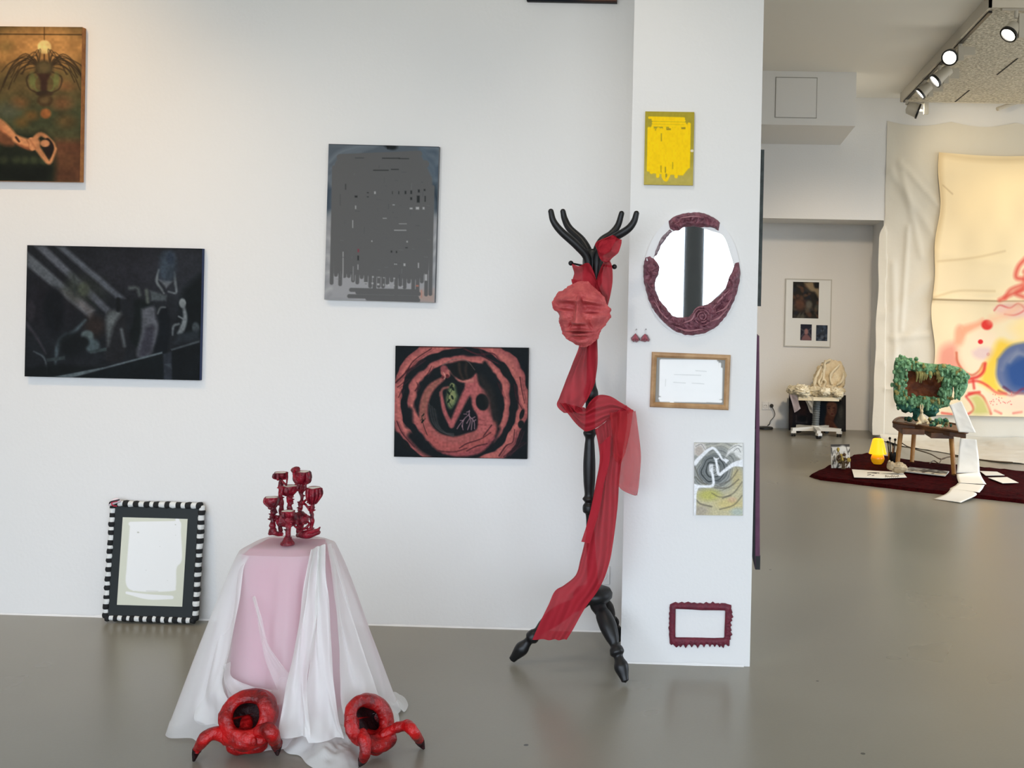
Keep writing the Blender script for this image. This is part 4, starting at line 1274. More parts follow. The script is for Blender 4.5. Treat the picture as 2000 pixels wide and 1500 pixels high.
MB().add([(0.0004, 0.002, h * 0.2), (0.009, 0.002, h * 0.2), (0.0155, 0.002, -h), (0.0004, 0.002, -h + 0.06), (0.0004, 0.8, h * 0.2), (0.009, 0.8, h * 0.2), (0.0155, 0.8, -h), (0.0004, 0.8, -h + 0.06)],
         [(0, 3, 2, 1), (4, 5, 6, 7), (0, 1, 5, 4), (1, 2, 6, 5), (2, 3, 7, 6), (3, 0, 4, 7)]).build('black_backing', BLACKEDGE, pe, smooth=False)
MB().box((0.017, -0.001, -h - 0.001), (0.0365, 0.02, -h + 0.055)).build('black_corner', BLACKEDGE, pe, smooth=False)
# ------------------------------------------------------------------ coat rack
M_EBONY = mat('black_lacquered_wood', rgb(17, 18, 20), 0.40, 0.4)
RD = 4.33
hub = P(1158, 1160, RD)
rack = thing('coat_rack', 'black turned-wood coat rack on three splayed legs, beside the white pillar', 'coat rack', (hub.x, RD, 0))
def rk(px, py, dd=0.0):
    return P(px, py, RD + dd)
MPX = RD / F_PX                     # metres per pixel at the rack
def turned(mb, pts, n=24):
    """turned post through (px, py, radius px)"""
    P3 = [rk(x, y) for x, y, r in pts]
    return mb.tube(P3, [r * MPX for x, y, r in pts], n=n, steps=len(pts) * 5)
pole = [(1157, 545, 15), (1156.8, 600, 13), (1156, 640, 10), (1155, 690, 9), (1154.5, 745, 9), (1154, 764, 14), (1154, 776, 14), (1153.5, 784, 10), (1152.5, 835, 10), (1152, 846, 13), (1152, 856, 9), (1151.5, 872, 10), (1151, 905, 12), (1151, 940, 11.5), (1151, 966, 9.5),
        (1151, 974, 13.5), (1151, 981, 9), (1151, 988, 13), (1151.5, 998, 13), (1152, 1006, 8), (1153, 1040, 8), (1155, 1090, 9), (1157, 1125, 10.5), (1158, 1150, 12)]
world_part(turned(MB(), pole), 'pole', M_EBONY, rack)
# head block that carries the hooks
a, b = rk(1157, 560), rk(1156.5, 486)
mb = MB().lathe([(0.030, 0), (0.040, 0.02), (0.042, 0.10), (0.040, 0.14), (0.028, 0.152)], 8, Matrix.Translation((a.x, a.y, a.z)))
world_part(mb, 'head_block', M_EBONY, rack)
mb = MB().lathe([(0.02, -0.030), (0.066, -0.027), (0.078, -0.012), (0.079, 0.004), (0.070, 0.020), (0.045, 0.029), (0.02, 0.030)], 40, Matrix.Translation((hub.x, RD, hub.z)))
world_part(mb, 'hub_disc', M_EBONY, rack)
hooks = [([(1150, 545, -0.03), (1147, 505, -0.04), (1127, 480, -0.06), (1096, 452, -0.08), (1081, 432, -0.09), (1076, 413, -0.09)]),
         ([(1154, 545, 0.03), (1151, 498, 0.03), (1137, 470, 0.05), (1113, 447, 0.07), (1103, 428, 0.08), (1099.5, 413, 0.08)]),
         ([(1164, 545, -0.03), (1168, 498, -0.04), (1180, 478, -0.06), (1202, 463, -0.08), (1226, 448, -0.09), (1238, 433, -0.09), (1243, 417, -0.09)]),
         ([(1160, 545, 0.03), (1163, 500, 0.03), (1174, 472, 0.05), (1194, 457, 0.07), (1207, 440, 0.08), (1214, 417, 0.08)])]
for h_ in hooks:
    mb = MB().tube([rk(*q) for q in h_], [8.0 * MPX] * (len(h_) - 3) + [7.4 * MPX, 6.4 * MPX, 5.4 * MPX], n=14)
    mb.ball(rk(*h_[-1]), 5.5 * MPX, 12)
    world_part(mb, 'hook', M_EBONY, rack)
for (x0, y0, x1, y1) in ((1148, 521, 1115, 514), (1166, 517, 1200, 521)):
    mb = MB().tube([rk(x0, y0), rk(x1, y1)], 0.0042, n=8).ball(rk(x1, y1), 0.0105, 14)
    world_part(mb, 'peg', M_EBONY, rack)
f1, f2 = G(1000, 1296), G(1221, 1338)
c2 = (Vector((hub.x, RD, 0)))
f3 = Vector((3 * hub.x - f1.x - f2.x, 3 * RD - f1.y - f2.y, 0))
f3 = Vector((PIL_L - 0.030, 4.63, 0))
legp = [(0.0, 12), (0.10, 15), (0.22, 13), (0.30, 15.5), (0.45, 16.5), (0.58, 13), (0.66, 9), (0.70, 12.5), (0.745, 13.5), (0.775, 9.0), (0.81, 9.5), (0.86, 13.5), (0.90, 13), (0.96, 9), (1.0, 7)]
for i, ft in enumerate((f1, f2, f3)):
    top = Vector((hub.x, RD, hub.z - 0.02)) + (Vector((ft.x, ft.y, hub.z)) - Vector((hub.x, RD, hub.z))) * 0.06
    end = ft + Vector((0, 0, 0.016))
    bow = Vector((0, 0, 0.035))
    mb = MB().tube([top.lerp(end, t) + bow * math.sin(PI * t) * 1.0 for t, r in legp], [r * MPX for t, r in legp], n=18, steps=90)
    world_part(mb, 'leg', M_EBONY, rack)

# ------------------------------------------------------------------ red scarf wound round the rack
M_SCARF = sheer('red_sheer_scarf', (0.48, 0.034, 0.050, 1), 0.95, 0.30)
M_SCARF2 = sheer('red_sheer_scarf_single', (0.54, 0.045, 0.055, 1), 0.72, 0.35)
scarf = MB()
def sec(lx, ly, rx_, ry, dl, dr=None):
    return (tuple(rk(lx, ly, dl)), tuple(rk(rx_, ry, dl if dr is None else dr)))
# knot over the right-hand hook
scarf.ribbon([sec(1196, 459, 1213, 468, -0.115), sec(1163, 474, 1211, 478, -0.115, -0.125), sec(1166, 490, 1208, 494, -0.11, -0.12), sec(1172, 503, 1198, 504, -0.09), sec(1180, 512, 1191, 512, -0.075)], folds=1.5, amp=0.010, nv=40)
scarf.ribbon([sec(1180, 510, 1191, 510, -0.07), sec(1174, 520, 1194, 520, -0.07), sec(1166, 540, 1196, 545, -0.07), sec(1164, 560, 1194, 570, -0.07), sec(1172, 585, 1190, 592, -0.06), sec(1170, 620, 1180, 625, -0.05)], folds=2.0, amp=0.010, nv=50)
scarf.ribbon([sec(1196, 460, 1170, 474, -0.125, -0.12), sec(1202, 468, 1168, 486, -0.145, -0.13), sec(1196, 488, 1178, 500, -0.135, -0.12)], folds=1.0, amp=0.008, nv=24)
# ruffle in front of the head block
scarf.ribbon([sec(1117, 515, 1122, 575, -0.045, -0.06), sec(1130, 520, 1135, 575, -0.075, -0.075), sec(1142, 514, 1146, 570, -0.055, -0.07), sec(1152, 516, 1158, 575, -0.075, -0.08), sec(1163, 535, 1172, 590, -0.06, -0.07), sec(1172, 560, 1182, 605, -0.05)], folds=1.4, amp=0.012, nv=60)
scarf.ribbon([sec(1116, 545, 1118, 600, -0.05), sec(1135, 548, 1138, 600, -0.06), sec(1155, 552, 1165, 610, -0.065)], folds=2.0, amp=0.012, nv=30)
# behind and below the mask: the bulge to the left
scarf.ribbon([sec(1136, 655, 1165, 655, -0.04), sec(1127, 685, 1164, 690, -0.05, -0.04), sec(1114, 715, 1163, 725, -0.07, -0.04), sec(1103, 745, 1161, 752, -0.09, -0.045), sec(1094, 775, 1151, 778, -0.10, -0.06), sec(1091, 790, 1140, 797, -0.10, -0.07), sec(1104, 806, 1142, 806, -0.09, -0.08)], folds=2.6, amp=0.016, nv=70, nu=36)
# wrap round the front of the pole to the right
scarf.ribbon([sec(1093, 786, 1139, 796, -0.09, -0.08), sec(1112, 812, 1143, 797, -0.10, -0.085), sec(1133, 836, 1150, 786, -0.105, -0.09), sec(1146, 842, 1168, 772, -0.11, -0.10), sec(1170, 833, 1192, 774, -0.11, -0.11), sec(1192, 818, 1218, 789, -0.10, -0.11), sec(1208, 812, 1240, 804, -0.09, -0.10)], folds=3.2, amp=0.015, nv=80, nu=40)
# long fall to the left-hand leg
scarf.ribbon([sec(1162, 838, 1222, 792, -0.09, -0.11), sec(1168, 868, 1222, 830, -0.09, -0.12), sec(1170, 900, 1214, 880, -0.10, -0.12), sec(1163, 940, 1207, 940, -0.11, -0.12), sec(1154, 985, 1205, 985, -0.12), sec(1146, 1030, 1201, 1030, -0.125), sec(1140, 1062, 1197, 1064, -0.13), sec(1133, 1092, 1192, 1095, -0.13),
              sec(1125, 1122, 1181, 1130, -0.135, -0.125), sec(1103, 1142, 1166, 1158, -0.14, -0.125), sec(1085, 1154, 1148, 1182, -0.145, -0.13), sec(1073, 1180, 1134, 1205, -0.145, -0.13), sec(1056, 1215, 1120, 1230, -0.125, -0.13), sec(1041, 1249, 1107, 1250, -0.105, -0.12)], folds=3.4, amp=0.012, nv=150, nu=40, taper=(1.2, 0.5))
# second layer with its cut end half way down
scarf.ribbon([sec(1172, 868, 1192, 850, -0.12), sec(1172, 900, 1190, 900, -0.135), sec(1165, 940, 1180, 942, -0.145), sec(1155, 990, 1172, 992, -0.15), sec(1145, 1030, 1161, 1034, -0.155), sec(1136, 1058, 1153, 1061, -0.155)], folds=0.8, amp=0.004, nv=50, nu=12)
# single layer lobe hanging to the right
scarf.ribbon([sec(1206, 812, 1240, 803, -0.11, -0.10), sec(1206, 850, 1246, 850, -0.12, -0.10), sec(1205, 900, 1251.5, 890, -0.12, -0.10), sec(1206, 935, 1250.5, 930, -0.12, -0.10), sec(1212, 952, 1248, 958, -0.12, -0.10), sec(1236, 966, 1245, 969, -0.11, -0.10)], folds=1.3, amp=0.010, nv=60, mi=1)
scarf.ribbon([sec(1190, 806, 1236, 800, -0.12, -0.12), sec(1196, 850, 1228, 850, -0.14, -0.13), sec(1198, 880, 1222, 885, -0.14, -0.13), sec(1203, 900, 1212, 910, -0.13, -0.13)], folds=1.6, amp=0.008, nv=40, mi=1)
so = scarf.build('sheer_scarf', [M_SCARF, M_SCARF2], None, fix=False)
tag(so, 'long red sheer scarf wound round the black coat rack', 'scarf')

# ------------------------------------------------------------------ face mask hung on the rack
def make_mask():
    out = [(520, 722), (560, 745), (600, 785), (640, 815), (685, 870), (708, 935), (745, 970), (735, 1010), (742, 1045), (715, 1085), (690, 1120), (660, 1150), (640, 1200), (630, 1235), (600, 1255), (575, 1280), (530, 1300), (490, 1308), (455, 1300), (410, 1275), (370, 1250), (340, 1225), (315, 1195), (300, 1150),
           (290, 1110), (278, 1075), (285, 1040), (272, 1000), (240, 980), (220, 930), (235, 890), (265, 830), (320, 800), (360, 770), (410, 745), (460, 725)]
    D = RD - 0.125
    def mpx(x, y):
        return P(1030 + x / 4.546, 390 + y / 4.546, D)
    cx, cy = 480, 1010
    ctr = mpx(cx, cy)
    o = spline(out + [out[0]], 241)[:-1]
    n, rings = len(o), 120
    root = thing('face_mask', 'dusty red modelled face mask with closed eyes, hung on the coat rack', 'mask', tuple(ctr))
    vs = []
    def gs(x, y, px, py, sx, sy, rot=0.0):
        c, s = math.cos(rot), math.sin(rot)
        dx, dy = x - px, y - py
        return math.exp(-(((dx * c + dy * s) / sx) ** 2 + ((-dx * s + dy * c) / sy) ** 2))
    def relief(x, y):
        h = 0.0
        h += 0.016 * gs(x, y, 470, 850, 190, 70)                        # forehead
        h += 0.020 * gs(x, y, 380, 892, 90, 22, 0.05) + 0.020 * gs(x, y, 570, 905, 90, 22, 0.20)    # brows
        h -= 0.022 * gs(x, y, 365, 945, 80, 36) + 0.022 * gs(x, y, 580, 955, 82, 38, 0.2)           # sockets
        h += 0.017 * gs(x, y, 362, 948, 54, 26) + 0.019 * gs(x, y, 588, 966, 56, 28, 0.15)          # closed lids
        h -= 0.010 * gs(x, y, 355, 974, 60, 6, 0.08) + 0.010 * gs(x, y, 585, 1003, 58, 6, 0.05)     # lash lines
        ny = min(max((y - 870) / 230, 0), 1)
        if 840 < y < 1125:
            w = 20 + 26 * ny ** 2.2
            e = 1 / (1 + math.exp((y - 1103) / 4)) * 1 / (1 + math.exp(-(y - 862) / 14))
            h += (0.018 + 0.036 * ny) * math.exp(-((x - 470) / w) ** 2) * e
        h += 0.016 * gs(x, y, 430, 1085, 20, 20) + 0.016 * gs(x, y, 512, 1085, 20, 20)              # nostrils
        h -= 0.012 * gs(x, y, 462, 880, 8, 30) * 0.8 + 0.010 * gs(x, y, 500, 890, 8, 24)            # frown
        h += 0.014 * gs(x, y, 330, 1030, 60, 50) + 0.014 * gs(x, y, 620, 1050, 60, 50)              # cheeks
        h -= 0.010 * gs(x, y, 400, 1100, 14, 50, 0.5) + 0.010 * gs(x, y, 560, 1110, 14, 50, -0.5)   # folds beside the mouth
        h += 0.018 * gs(x, y, 425, 1158, 62, 13, -0.10) + 0.018 * gs(x, y, 508, 1158, 55, 13, 0.10)   # upper lip
        h += 0.018 * gs(x, y, 468, 1196, 60, 15)                                                    # lower lip
        h -= 0.020 * gs(x, y, 466, 1176, 82, 6, 0.02)                                               # mouth line
        h -= 0.008 * gs(x, y, 470, 1130, 12, 18) + 0.010 * gs(x, y, 470, 1224, 60, 9)
        h += 0.014 * gs(x, y, 480, 1262, 60, 26)                                                    # chin
        return h
    vs = [(0, 0, 0)]
    for j in range(1, rings + 1):
        t = j / rings
        for i in range(n):
            x, y = cx + (o[i][0] - cx) * t, cy + (o[i][1] - cy) * t
            jag = 1 + (0.018 * nz(x, y, 5, 0.09) + 0.02 * nz(x, y, 9, 0.035)) * t ** 8
            x, y = cx + (x - cx) * jag, cy + (y - cy) * jag
            q = mpx(x, y) - ctr
            dome = 0.055 * (1 - t ** 2.2)
            edge = 0.006 * max(0, (t - 0.88) / 0.12) * (0.5 + nz(x, y, 2, 0.05))
            h = dome + relief(x, y) * 1.45 * min(1, (1 - t) * 8) + edge + 0.0016 * nz(x, y, 1, 0.06)
            vs.append((q.x, -h, q.z))
    h0 = 0.055 + relief(cx, cy) * 1.45
    vs[0] = (0, -h0, 0)
    fs = [(0, 1 + i, 1 + (i + 1) % n) for i in range(n)]
    for j in range(rings - 1):
        for i in range(n):
            a, b = 1 + j * n + i, 1 + j * n + (i + 1) % n
            fs.append((a, a + n, b + n, b))
    k = len(vs)
    last = 1 + (rings - 1) * n
    vs += [(vs[last + i][0] * 0.985, vs[last + i][1] + 0.010, vs[last + i][2] * 0.985) for i in range(n)] + [(0, 0.012, 0)]
    for i in range(n):
        a, b = last + i, last + (i + 1) % n
        fs.append((a, k + i, k + (i + 1) % n, b))
        fs.append((k + i, k + n, k + (i + 1) % n))
    m = mat('dusty_red_paper_pulp', rgb(202, 94, 92), 0.55, 0.4, var=rgb(176, 68, 72), vscale=26, bump=0.25, bscale=110)
    MB().add(vs, fs).build('face', m, root)
    return root
make_mask()

# ------------------------------------------------------------------ socket behind the rack
a, c = P(1163, 1105, WALL_Y), P(1191, 1141, WALL_Y)
M_PLASTIC = mat('white_plastic', (0.78, 0.78, 0.77, 1), 0.4)
M_HOLE = mat('dark_hole', rgb(60, 60, 62), 0.8)
so = thing('wall_socket', 'white wall socket plate partly hidden by the red scarf', 'socket', ((a.x + c.x) / 2, WALL_Y, (a.z + c.z) / 2))
sw, sh = (c.x - a.x) / 2, (a.z - c.z) / 2
mitred(MB(), 2 * sw, 2 * sh, [(0, 0), (0, -0.006), (0.002, -0.009), (0.010, -0.009), (0.011, -0.006)]).box((-sw + 0.01, -0.007, -sh + 0.01), (sw - 0.01, -0.001, sh - 0.01)).build('cover_plate', M_PLASTIC, so, smooth=False)
R90 = Matrix.Rotation(PI / 2, 4, 'X')
MB().lathe([(0.021, 0.0), (0.021, 0.004), (0.018, 0.005), (0.017, -0.002), (0.001, -0.002)], 24, Matrix.Translation((0, -0.006, 0)) @ R90, cap=False).build('socket_cup', M_PLASTIC, so)
hm = MB()
for x in (-0.0095, 0.0095):
    MB().lathe([(0.003, 0), (0.003, 0.0015)], 10, Matrix.Translation((x, -0.0065, 0)) @ R90).build('pin_hole', M_HOLE, so)

# ------------------------------------------------------------------ striped frame leaning on the wall
zt = (G(204, 1216), G(388, 1219))
FT = 0.035
bl, br = P(205, 1216, 4.70), P(388, 1218, 4.70)
tl, tr_ = P(220, 983, 4.745), P(403, 985, 4.745)
base = (bl + br) / 2
base.z = 0.0
w = ((br - bl).length + (tr_ - tl).length) / 2
h = ((tl - bl).length + (tr_ - br).length) / 2
sl = ((tl.x - bl.x) + (tr_.x - br.x)) / 2 / h      # sideways lean of the photo's frame
tilt = math.atan2(0.045, h)
zf = thing('picture_frame', 'black frame with a black-and-white striped wrapped border, leaning on the wall at the floor', 'picture frame', (base.x - 0.010, 4.712, 0.010), (-tilt, 0, 0))
ru = 0.018
cpx = w / 183.0
M_MAT = mat('black_mat_board', rgb(20, 28, 30), 0.6)
def lx(z, x):          # skewed rectangle, as the frame sits a little crooked
    return x + sl * (z)
mb = MB().add([(lx(0, -w / 2 + 0.015), -0.012, 0.012), (lx(0, w / 2 - 0.015), -0.012, 0.012), (lx(h, w / 2 - 0.015), -0.012, h - 0.012), (lx(h, -w / 2 + 0.015), -0.012, h - 0.012),
               (lx(0, -w / 2 + 0.015), 0.010, 0.012), (lx(0, w / 2 - 0.015), 0.010, 0.012), (lx(h, w / 2 - 0.015), 0.010, h - 0.012), (lx(h, -w / 2 + 0.015), 0.010, h - 0.012)],
              [(0, 1, 2, 3), (4, 7, 6, 5), (0, 4, 5, 1), (1, 5, 6, 2), (2, 6, 7, 3), (3, 7, 4, 0)])
mb.build('black_mat', M_MAT, zf, smooth=False)
# wrapped border: tube along the outline with alternating bands
zb = MB()
corner = [(-w / 2 + ru * 0.6, ru * 0.6), (w / 2 - ru * 0.6, ru * 0.6), (w / 2 - ru * 0.6, h - ru * 0.6), (-w / 2 + ru * 0.6, h - ru * 0.6)]
counts = (21, 24, 17, 25)
rr = random.Random(3)
for s in range(4):
    (x0, z0), (x1, z1) = corner[s], corner[(s + 1) % 4]
    n = counts[s]
    ts = [0.0] + sorted(min(0.99, max(0.01, (i + rr.uniform(-0.16, 0.16)) / n)) for i in range(1, n)) + [1.0]
    for i in range(n):
        t0, t1 = ts[i], ts[i + 1]
        white = i % 2 == 1
        r = ru * (0.74 if white else 0.84) * rr.uniform(0.94, 1.06)
        pa = (lx(z0 + (z1 - z0) * t0, x0 + (x1 - x0) * t0), -0.006, z0 + (z1 - z0) * t0)
        pb = (lx(z0 + (z1 - z0) * t1, x0 + (x1 - x0) * t1), -0.006, z0 + (z1 - z0) * t1)
        pm = tuple((a_ + b_) / 2 for a_, b_ in zip(pa, pb))
        zb.tube([pa, pm, pb], [r * 0.94, r * 1.02, r * 0.94], n=12, steps=5, lump=0.12, ls=60, mi=1 if white else 0)
zb.build('wrapped_border', [mat('black_yarn', rgb(16, 18, 20), 0.8), mat('white_yarn', rgb(228, 230, 228), 0.8, bump=0.3, bscale=160)], zf)
# pink and white scrap on the upper left corner
sc = MB()
sc.tube([(lx(h, -w / 2 + 0.005), -0.024, h - 0.012), (lx(h, -w / 2 + 0.03), -0.028, h + 0.002), (lx(h, -w / 2 + 0.05), -0.024, h + 0.004)], [0.010, 0.014, 0.006], n=10, lump=0.2)
sc.build('cloth_scrap', mat('pale_pink_cloth', rgb(236, 220, 226), 0.8), zf)
MB().tube([(lx(h, -w / 2 + 0.045), -0.038, h + 0.004), (lx(h, -w / 2 + 0.022), -0.043, h - 0.004), (lx(h, -w / 2 + 0.030), -0.042, h - 0.016), (lx(h, -w / 2 + 0.044), -0.038, h - 0.018)], 0.0022, n=8).build('red_thread', mat('crimson_thread', rgb(196, 36, 70), 0.6), zf)
MB().tube([(lx(h, -w / 2 + 0.002), -0.025, h - 0.014), (lx(h, -w / 2 + 0.018), -0.042, h + 0.000), (lx(h, -w / 2 + 0.052), -0.036, h + 0.010)], 0.0035, n=8).build('black_thread', M_EBONY, zf)
# print inside the mat
def art_sheet():
    c = Cv(150, 230, (366, 236), (1036, 240), (296, 1228), (216, 218, 202))
    k = (241, 242, 241)
    c.spoly([(440, 310), (560, 290), (800, 285), (955, 270), (965, 400), (970, 700), (915, 800), (905, 1000), (860, 1060), (500, 1070), (395, 1000), (400, 800), (425, 500)], k, 6)
    c.stroke([(400, 1090), (620, 1130), (860, 1130)], [30, 60, 40], k)
    c.stroke([(450, 310), (700, 300), (940, 290)], 50, k); c.stroke([(930, 250), (945, 340)], 40, k)
    for (x, y) in ((470, 1050), (420, 1010)):
        c.stroke([(x, 900), (x, y)], 36, k)
    for (x, y, s) in ((523, 405, 12), (910, 308, 7), (745, 560, 4), (600, 830, 4), (820, 940, 4), (910, 428, 4), (745, 500, 3)):
        c.blob(x, y, s, s * 0.7, (196, 198, 188), 0.5)
    c.stroke([(600, 1064), (720, 1064)], 4, (196, 198, 188), 3)
    return c
def bend(co):
    z = co[:, 2] + h / 2 + 0.0
    co[:, 0] += sl * z - 0.004
    return co
o = paint_mesh('pale_print', art_sheet(), w * 0.695, h * 0.735, zf, -0.0135, M_PRINT, bend)
o.location.z = h * 0.5 + 0.0
for v in o.data.vertices:
    pass

# ------------------------------------------------------------------ plinth under a pink cloth and a white veil
PD = 3.72
pc = P(563, 1050, PD)
PZ = pc.z - 0.010          # top of the plinth
pcx = pc.x
M_PINKBOX = mat('pink_cloth', (0.62, 0.17, 0.30, 1), 0.85, 0.1)
pl = thing('plinth', 'pink cloth covered plinth under the white veil', 'plinth', (pcx, PD, 0))
def rsq(t, a, b, k=3.6):
    """rounded square outline"""
    c, s = math.cos(t), math.sin(t)
    r = (abs(c) ** k + abs(s) ** k) ** (-1.0 / k)
    return a * r * c, b * r * s
PA, PB = 0.136, 0.121
MB().box((-PA + 0.036, -PB + 0.034, 0.0), (PA - 0.036, PB - 0.034, PZ - 0.012)).build('plinth_box', M_PINKBOX, pl, smooth=False)
def pink(u, v):
    t = 2 * PI * u
    if v < 0.15:
        s = v / 0.15
        x, y = rsq(t, PA * s, PB * s)
        return (x, y, PZ - 0.008 - 0.028 * s ** 4)
    s = (v - 0.15) / 0.85
    k = 1 + 0.38 * s + 0.02 * s * math.sin(6 * t + 1) + 0.012 * s * math.sin(11 * t)
    x, y = rsq(t, PA * k, PB * (1 + 0.34 * s), 3.6 - 0.6 * s)
    return (x, y, (PZ - 0.036) * (1 - s) + 0.03 * s)
MB().grid(pink, 160, 60, close_u=True).build('pink_cover', M_PINKBOX, pl)

M_VEIL = sheer('white_voile', (0.93, 0.92, 0.90, 1), 0.58, 0.35)
M_VEIL2 = sheer('white_voile_bunched', (0.93, 0.92, 0.90, 1), 0.82, 0.32)
veil = MB()
def hem_r(t):
    """hem distance from the axis, by direction"""
    a = (t + PI) % (2 * PI) - PI
    dip = 0.14 * math.exp(-((a + 1.95) / 0.28) ** 2) + 0.07 * math.exp(-((a + 0.86) / 0.25) ** 2)
    return 0.33 + 0.03 * math.sin(2 * t + 0.4) + 0.025 * math.sin(3 * t + 1.0) - dip
def vl(u, v):
    t = 2 * PI * u
    if v < 0.12:
        s = v / 0.12
        x, y = rsq(t, (PA + 0.009) * s, (PB + 0.009) * s)
        return (pcx + x, PD + y, PZ + 0.001 - 0.026 * s ** 5)
    s = (v - 0.12) / 0.88
    z = (PZ - 0.025) * (1 - s) + 0.004
    x, y = rsq(t, PA + 0.009 + 0.002 * min(1, s * 8), PB + 0.009 + 0.002 * min(1, s * 8), 3.6 - 0.6 * min(1, s))
    front = math.exp(-((math.sin(t) + 1.0) / 0.30) ** 2) if math.sin(t) < 0 else 0.0       # front face hugs the plinth
    frontl = front * (1 / (1 + math.exp((math.cos(t) - 0.25) / 0.10)))
    d = math.hypot(x, y)
    r0 = d
    r1 = hem_r(t)
    flare = s ** 0.85
    hug = d * (1 + 0.45 * s) + 0.002
    wide = r0 + (r1 - r0) * flare
    r = wide * (1 - frontl) + hug * frontl * 1.0
    if s > 0.86:
        r += (r1 - r) * frontl * ((s - 0.86) / 0.14) ** 1.3
    f = (1 - 0.92 * frontl) * s
    r += f * (0.026 * math.sin(9 * t + 0.8 * math.sin(3 * t)) + 0.013 * math.sin(17 * t + 2.0 * s) + 0.006 * math.sin(31 * t + 3 * s) + 0.014 * nz(math.cos(t) * 3, math.sin(t) * 3, s * 1.5, 1.0))
    if s > 0.93:
        z += 0.018 * abs(nz(t * 3, s * 4, 1, 1.0))
    return (pcx + r * math.cos(t), PD + r * math.sin(t), z)
veil.grid(vl, 300, 90, close_u=True)
def vq(px, py, D):
    return tuple(P(px, py, D))
def vs_(lx_, ly, rx_, ry, dl, dr=None):
    return (vq(lx_, ly, dl), vq(rx_, ry, dl if dr is None else dr))
# left swag, gathered and turning in along the bottom
veil.ribbon([vs_(475, 1078, 484, 1088, 3.66, 3.60), vs_(452, 1110, 474, 1112, 3.66, 3.58), vs_(432, 1190, 466, 1180, 3.64, 3.54), vs_(412, 1270, 452, 1260, 3.60, 3.50), vs_(395, 1340, 436, 1320, 3.56, 3.47), vs_(386, 1375, 436, 1350, 3.54, 3.45), vs_(384, 1400, 452, 1385, 3.52, 3.44), vs_(395, 1412, 440, 1420, 3.52, 3.43)], folds=2.2, amp=0.010, nv=90, nu=40, mi=1)
veil.ribbon([vs_(450, 1292, 436, 1300, 3.50, 3.48), vs_(452, 1318, 436, 1345, 3.51, 3.50), vs_(478, 1335, 460, 1375, 3.52, 3.50), vs_(512, 1343, 510, 1372, 3.52, 3.50), vs_(548, 1346, 552, 1376, 3.52, 3.50)], folds=1.6, amp=0.008, nv=50, nu=24, mi=1)
# thin diagonal fold across the front
veil.ribbon([vs_(494, 1165, 497, 1165, 3.545), vs_(503, 1205, 510, 1205, 3.52), vs_(510, 1250, 522, 1250, 3.50), vs_(520, 1295, 545, 1290, 3.48), vs_(540, 1340, 575, 1330, 3.50), vs_(556, 1380, 595, 1370, 3.50), vs_(570, 1420, 612, 1410, 3.49)], folds=1.2, amp=0.006, nv=60, nu=16, mi=2)
# big folds down the right of the front
veil.ribbon([vs_(608, 1072, 626, 1066, 3.57, 3.575), vs_(596, 1130, 622, 1120, 3.53, 3.55), vs_(586, 1200, 618, 1190, 3.49, 3.52), vs_(574, 1270, 610, 1260, 3.45, 3.48), vs_(560, 1340, 602, 1330, 3.42, 3.45), vs_(552, 1400, 606, 1390, 3.40, 3.42), vs_(548, 1440, 610, 1440, 3.385, 3.40)], folds=1.8, amp=0.010, nv=90, nu=30, mi=1)
veil.ribbon([vs_(622, 1066, 636, 1064, 3.58), vs_(618, 1130, 634, 1130, 3.55), vs_(614, 1200, 640, 1200, 3.52, 3.54), vs_(606, 1280, 648, 1280, 3.47, 3.50), vs_(600, 1350, 658, 1350, 3.44, 3.47), vs_(600, 1410, 668, 1410, 3.42, 3.45), vs_(606, 1450, 676, 1440, 3.40, 3.43)], folds=1.7, amp=0.012, nv=90, nu=30, mi=1)
veil.ribbon([vs_(640, 1060, 650, 1072, 3.62, 3.66), vs_(650, 1130, 668, 1130, 3.58, 3.64), vs_(658, 1210, 692, 1210, 3.55, 3.62), vs_(664, 1290, 716, 1290, 3.51, 3.58), vs_(668, 1350, 736, 1350, 3.48, 3.54), vs_(676, 1400, 748, 1390, 3.45, 3.50)], folds=2.2, amp=0.010, nv=80, nu=30)
# puddle of cloth on the floor in front and to the right
def puddle(pts, c0, hgt, seed, mi=1, inset=0.0):
    """crumpled patch of cloth on the floor with the given outline (pixels on the floor)"""
    o = [G(*q) for q in spline(pts + [pts[0]], 97)[:-1]]
    cc = G(*c0)
    n, R = len(o), 26
    vs = [(cc.x, cc.y, hgt)]
    for j in range(1, R + 1):
        t = j / R
        for q in o:
            x, y = cc.x + (q.x - cc.x) * t, cc.y + (q.y - cc.y) * t
            z = 0.003 + hgt * (1 - t ** 2) * (0.6 + 0.8 * abs(nz(x, y, seed, 11))) + 0.014 * abs(nz(x, y, seed + 3, 26)) * (1 - t ** 6)
            vs.append((x, y, z))
    fs = [(0, 1 + i, 1 + (i + 1) % n) for i in range(n)]
    for j in range(R - 1):
        for i in range(n):
            a, b = 1 + j * n + i, 1 + j * n + (i + 1) % n
            fs.append((a, a + n, b + n, b))
    veil.add(vs, fs, mi)
puddle([(548, 1425), (545, 1450), (560, 1472), (585, 1478), (602, 1496), (640, 1515), (680, 1518), (700, 1500), (704, 1470), (712, 1440), (722, 1400), (690, 1380), (640, 1375), (590, 1390)], (630, 1450), 0.060, 2)
puddle([(716, 1352), (745, 1366), (770, 1357), (788, 1362), (797, 1378), (790, 1392), (778, 1388), (780, 1412), (770, 1432), (730, 1440), (700, 1420), (690, 1380)], (745, 1395), 0.050, 5)
puddle([(384, 1380), (392, 1395), (381, 1402), (388, 1416), (420, 1423), (455, 1420), (470, 1400), (450, 1370), (410, 1360)], (425, 1395), 0.050, 8)
puddle([(525, 1365), (522, 1385), (540, 1398), (565, 1400), (572, 1380), (560, 1362)], (548, 1382), 0.05, 11)
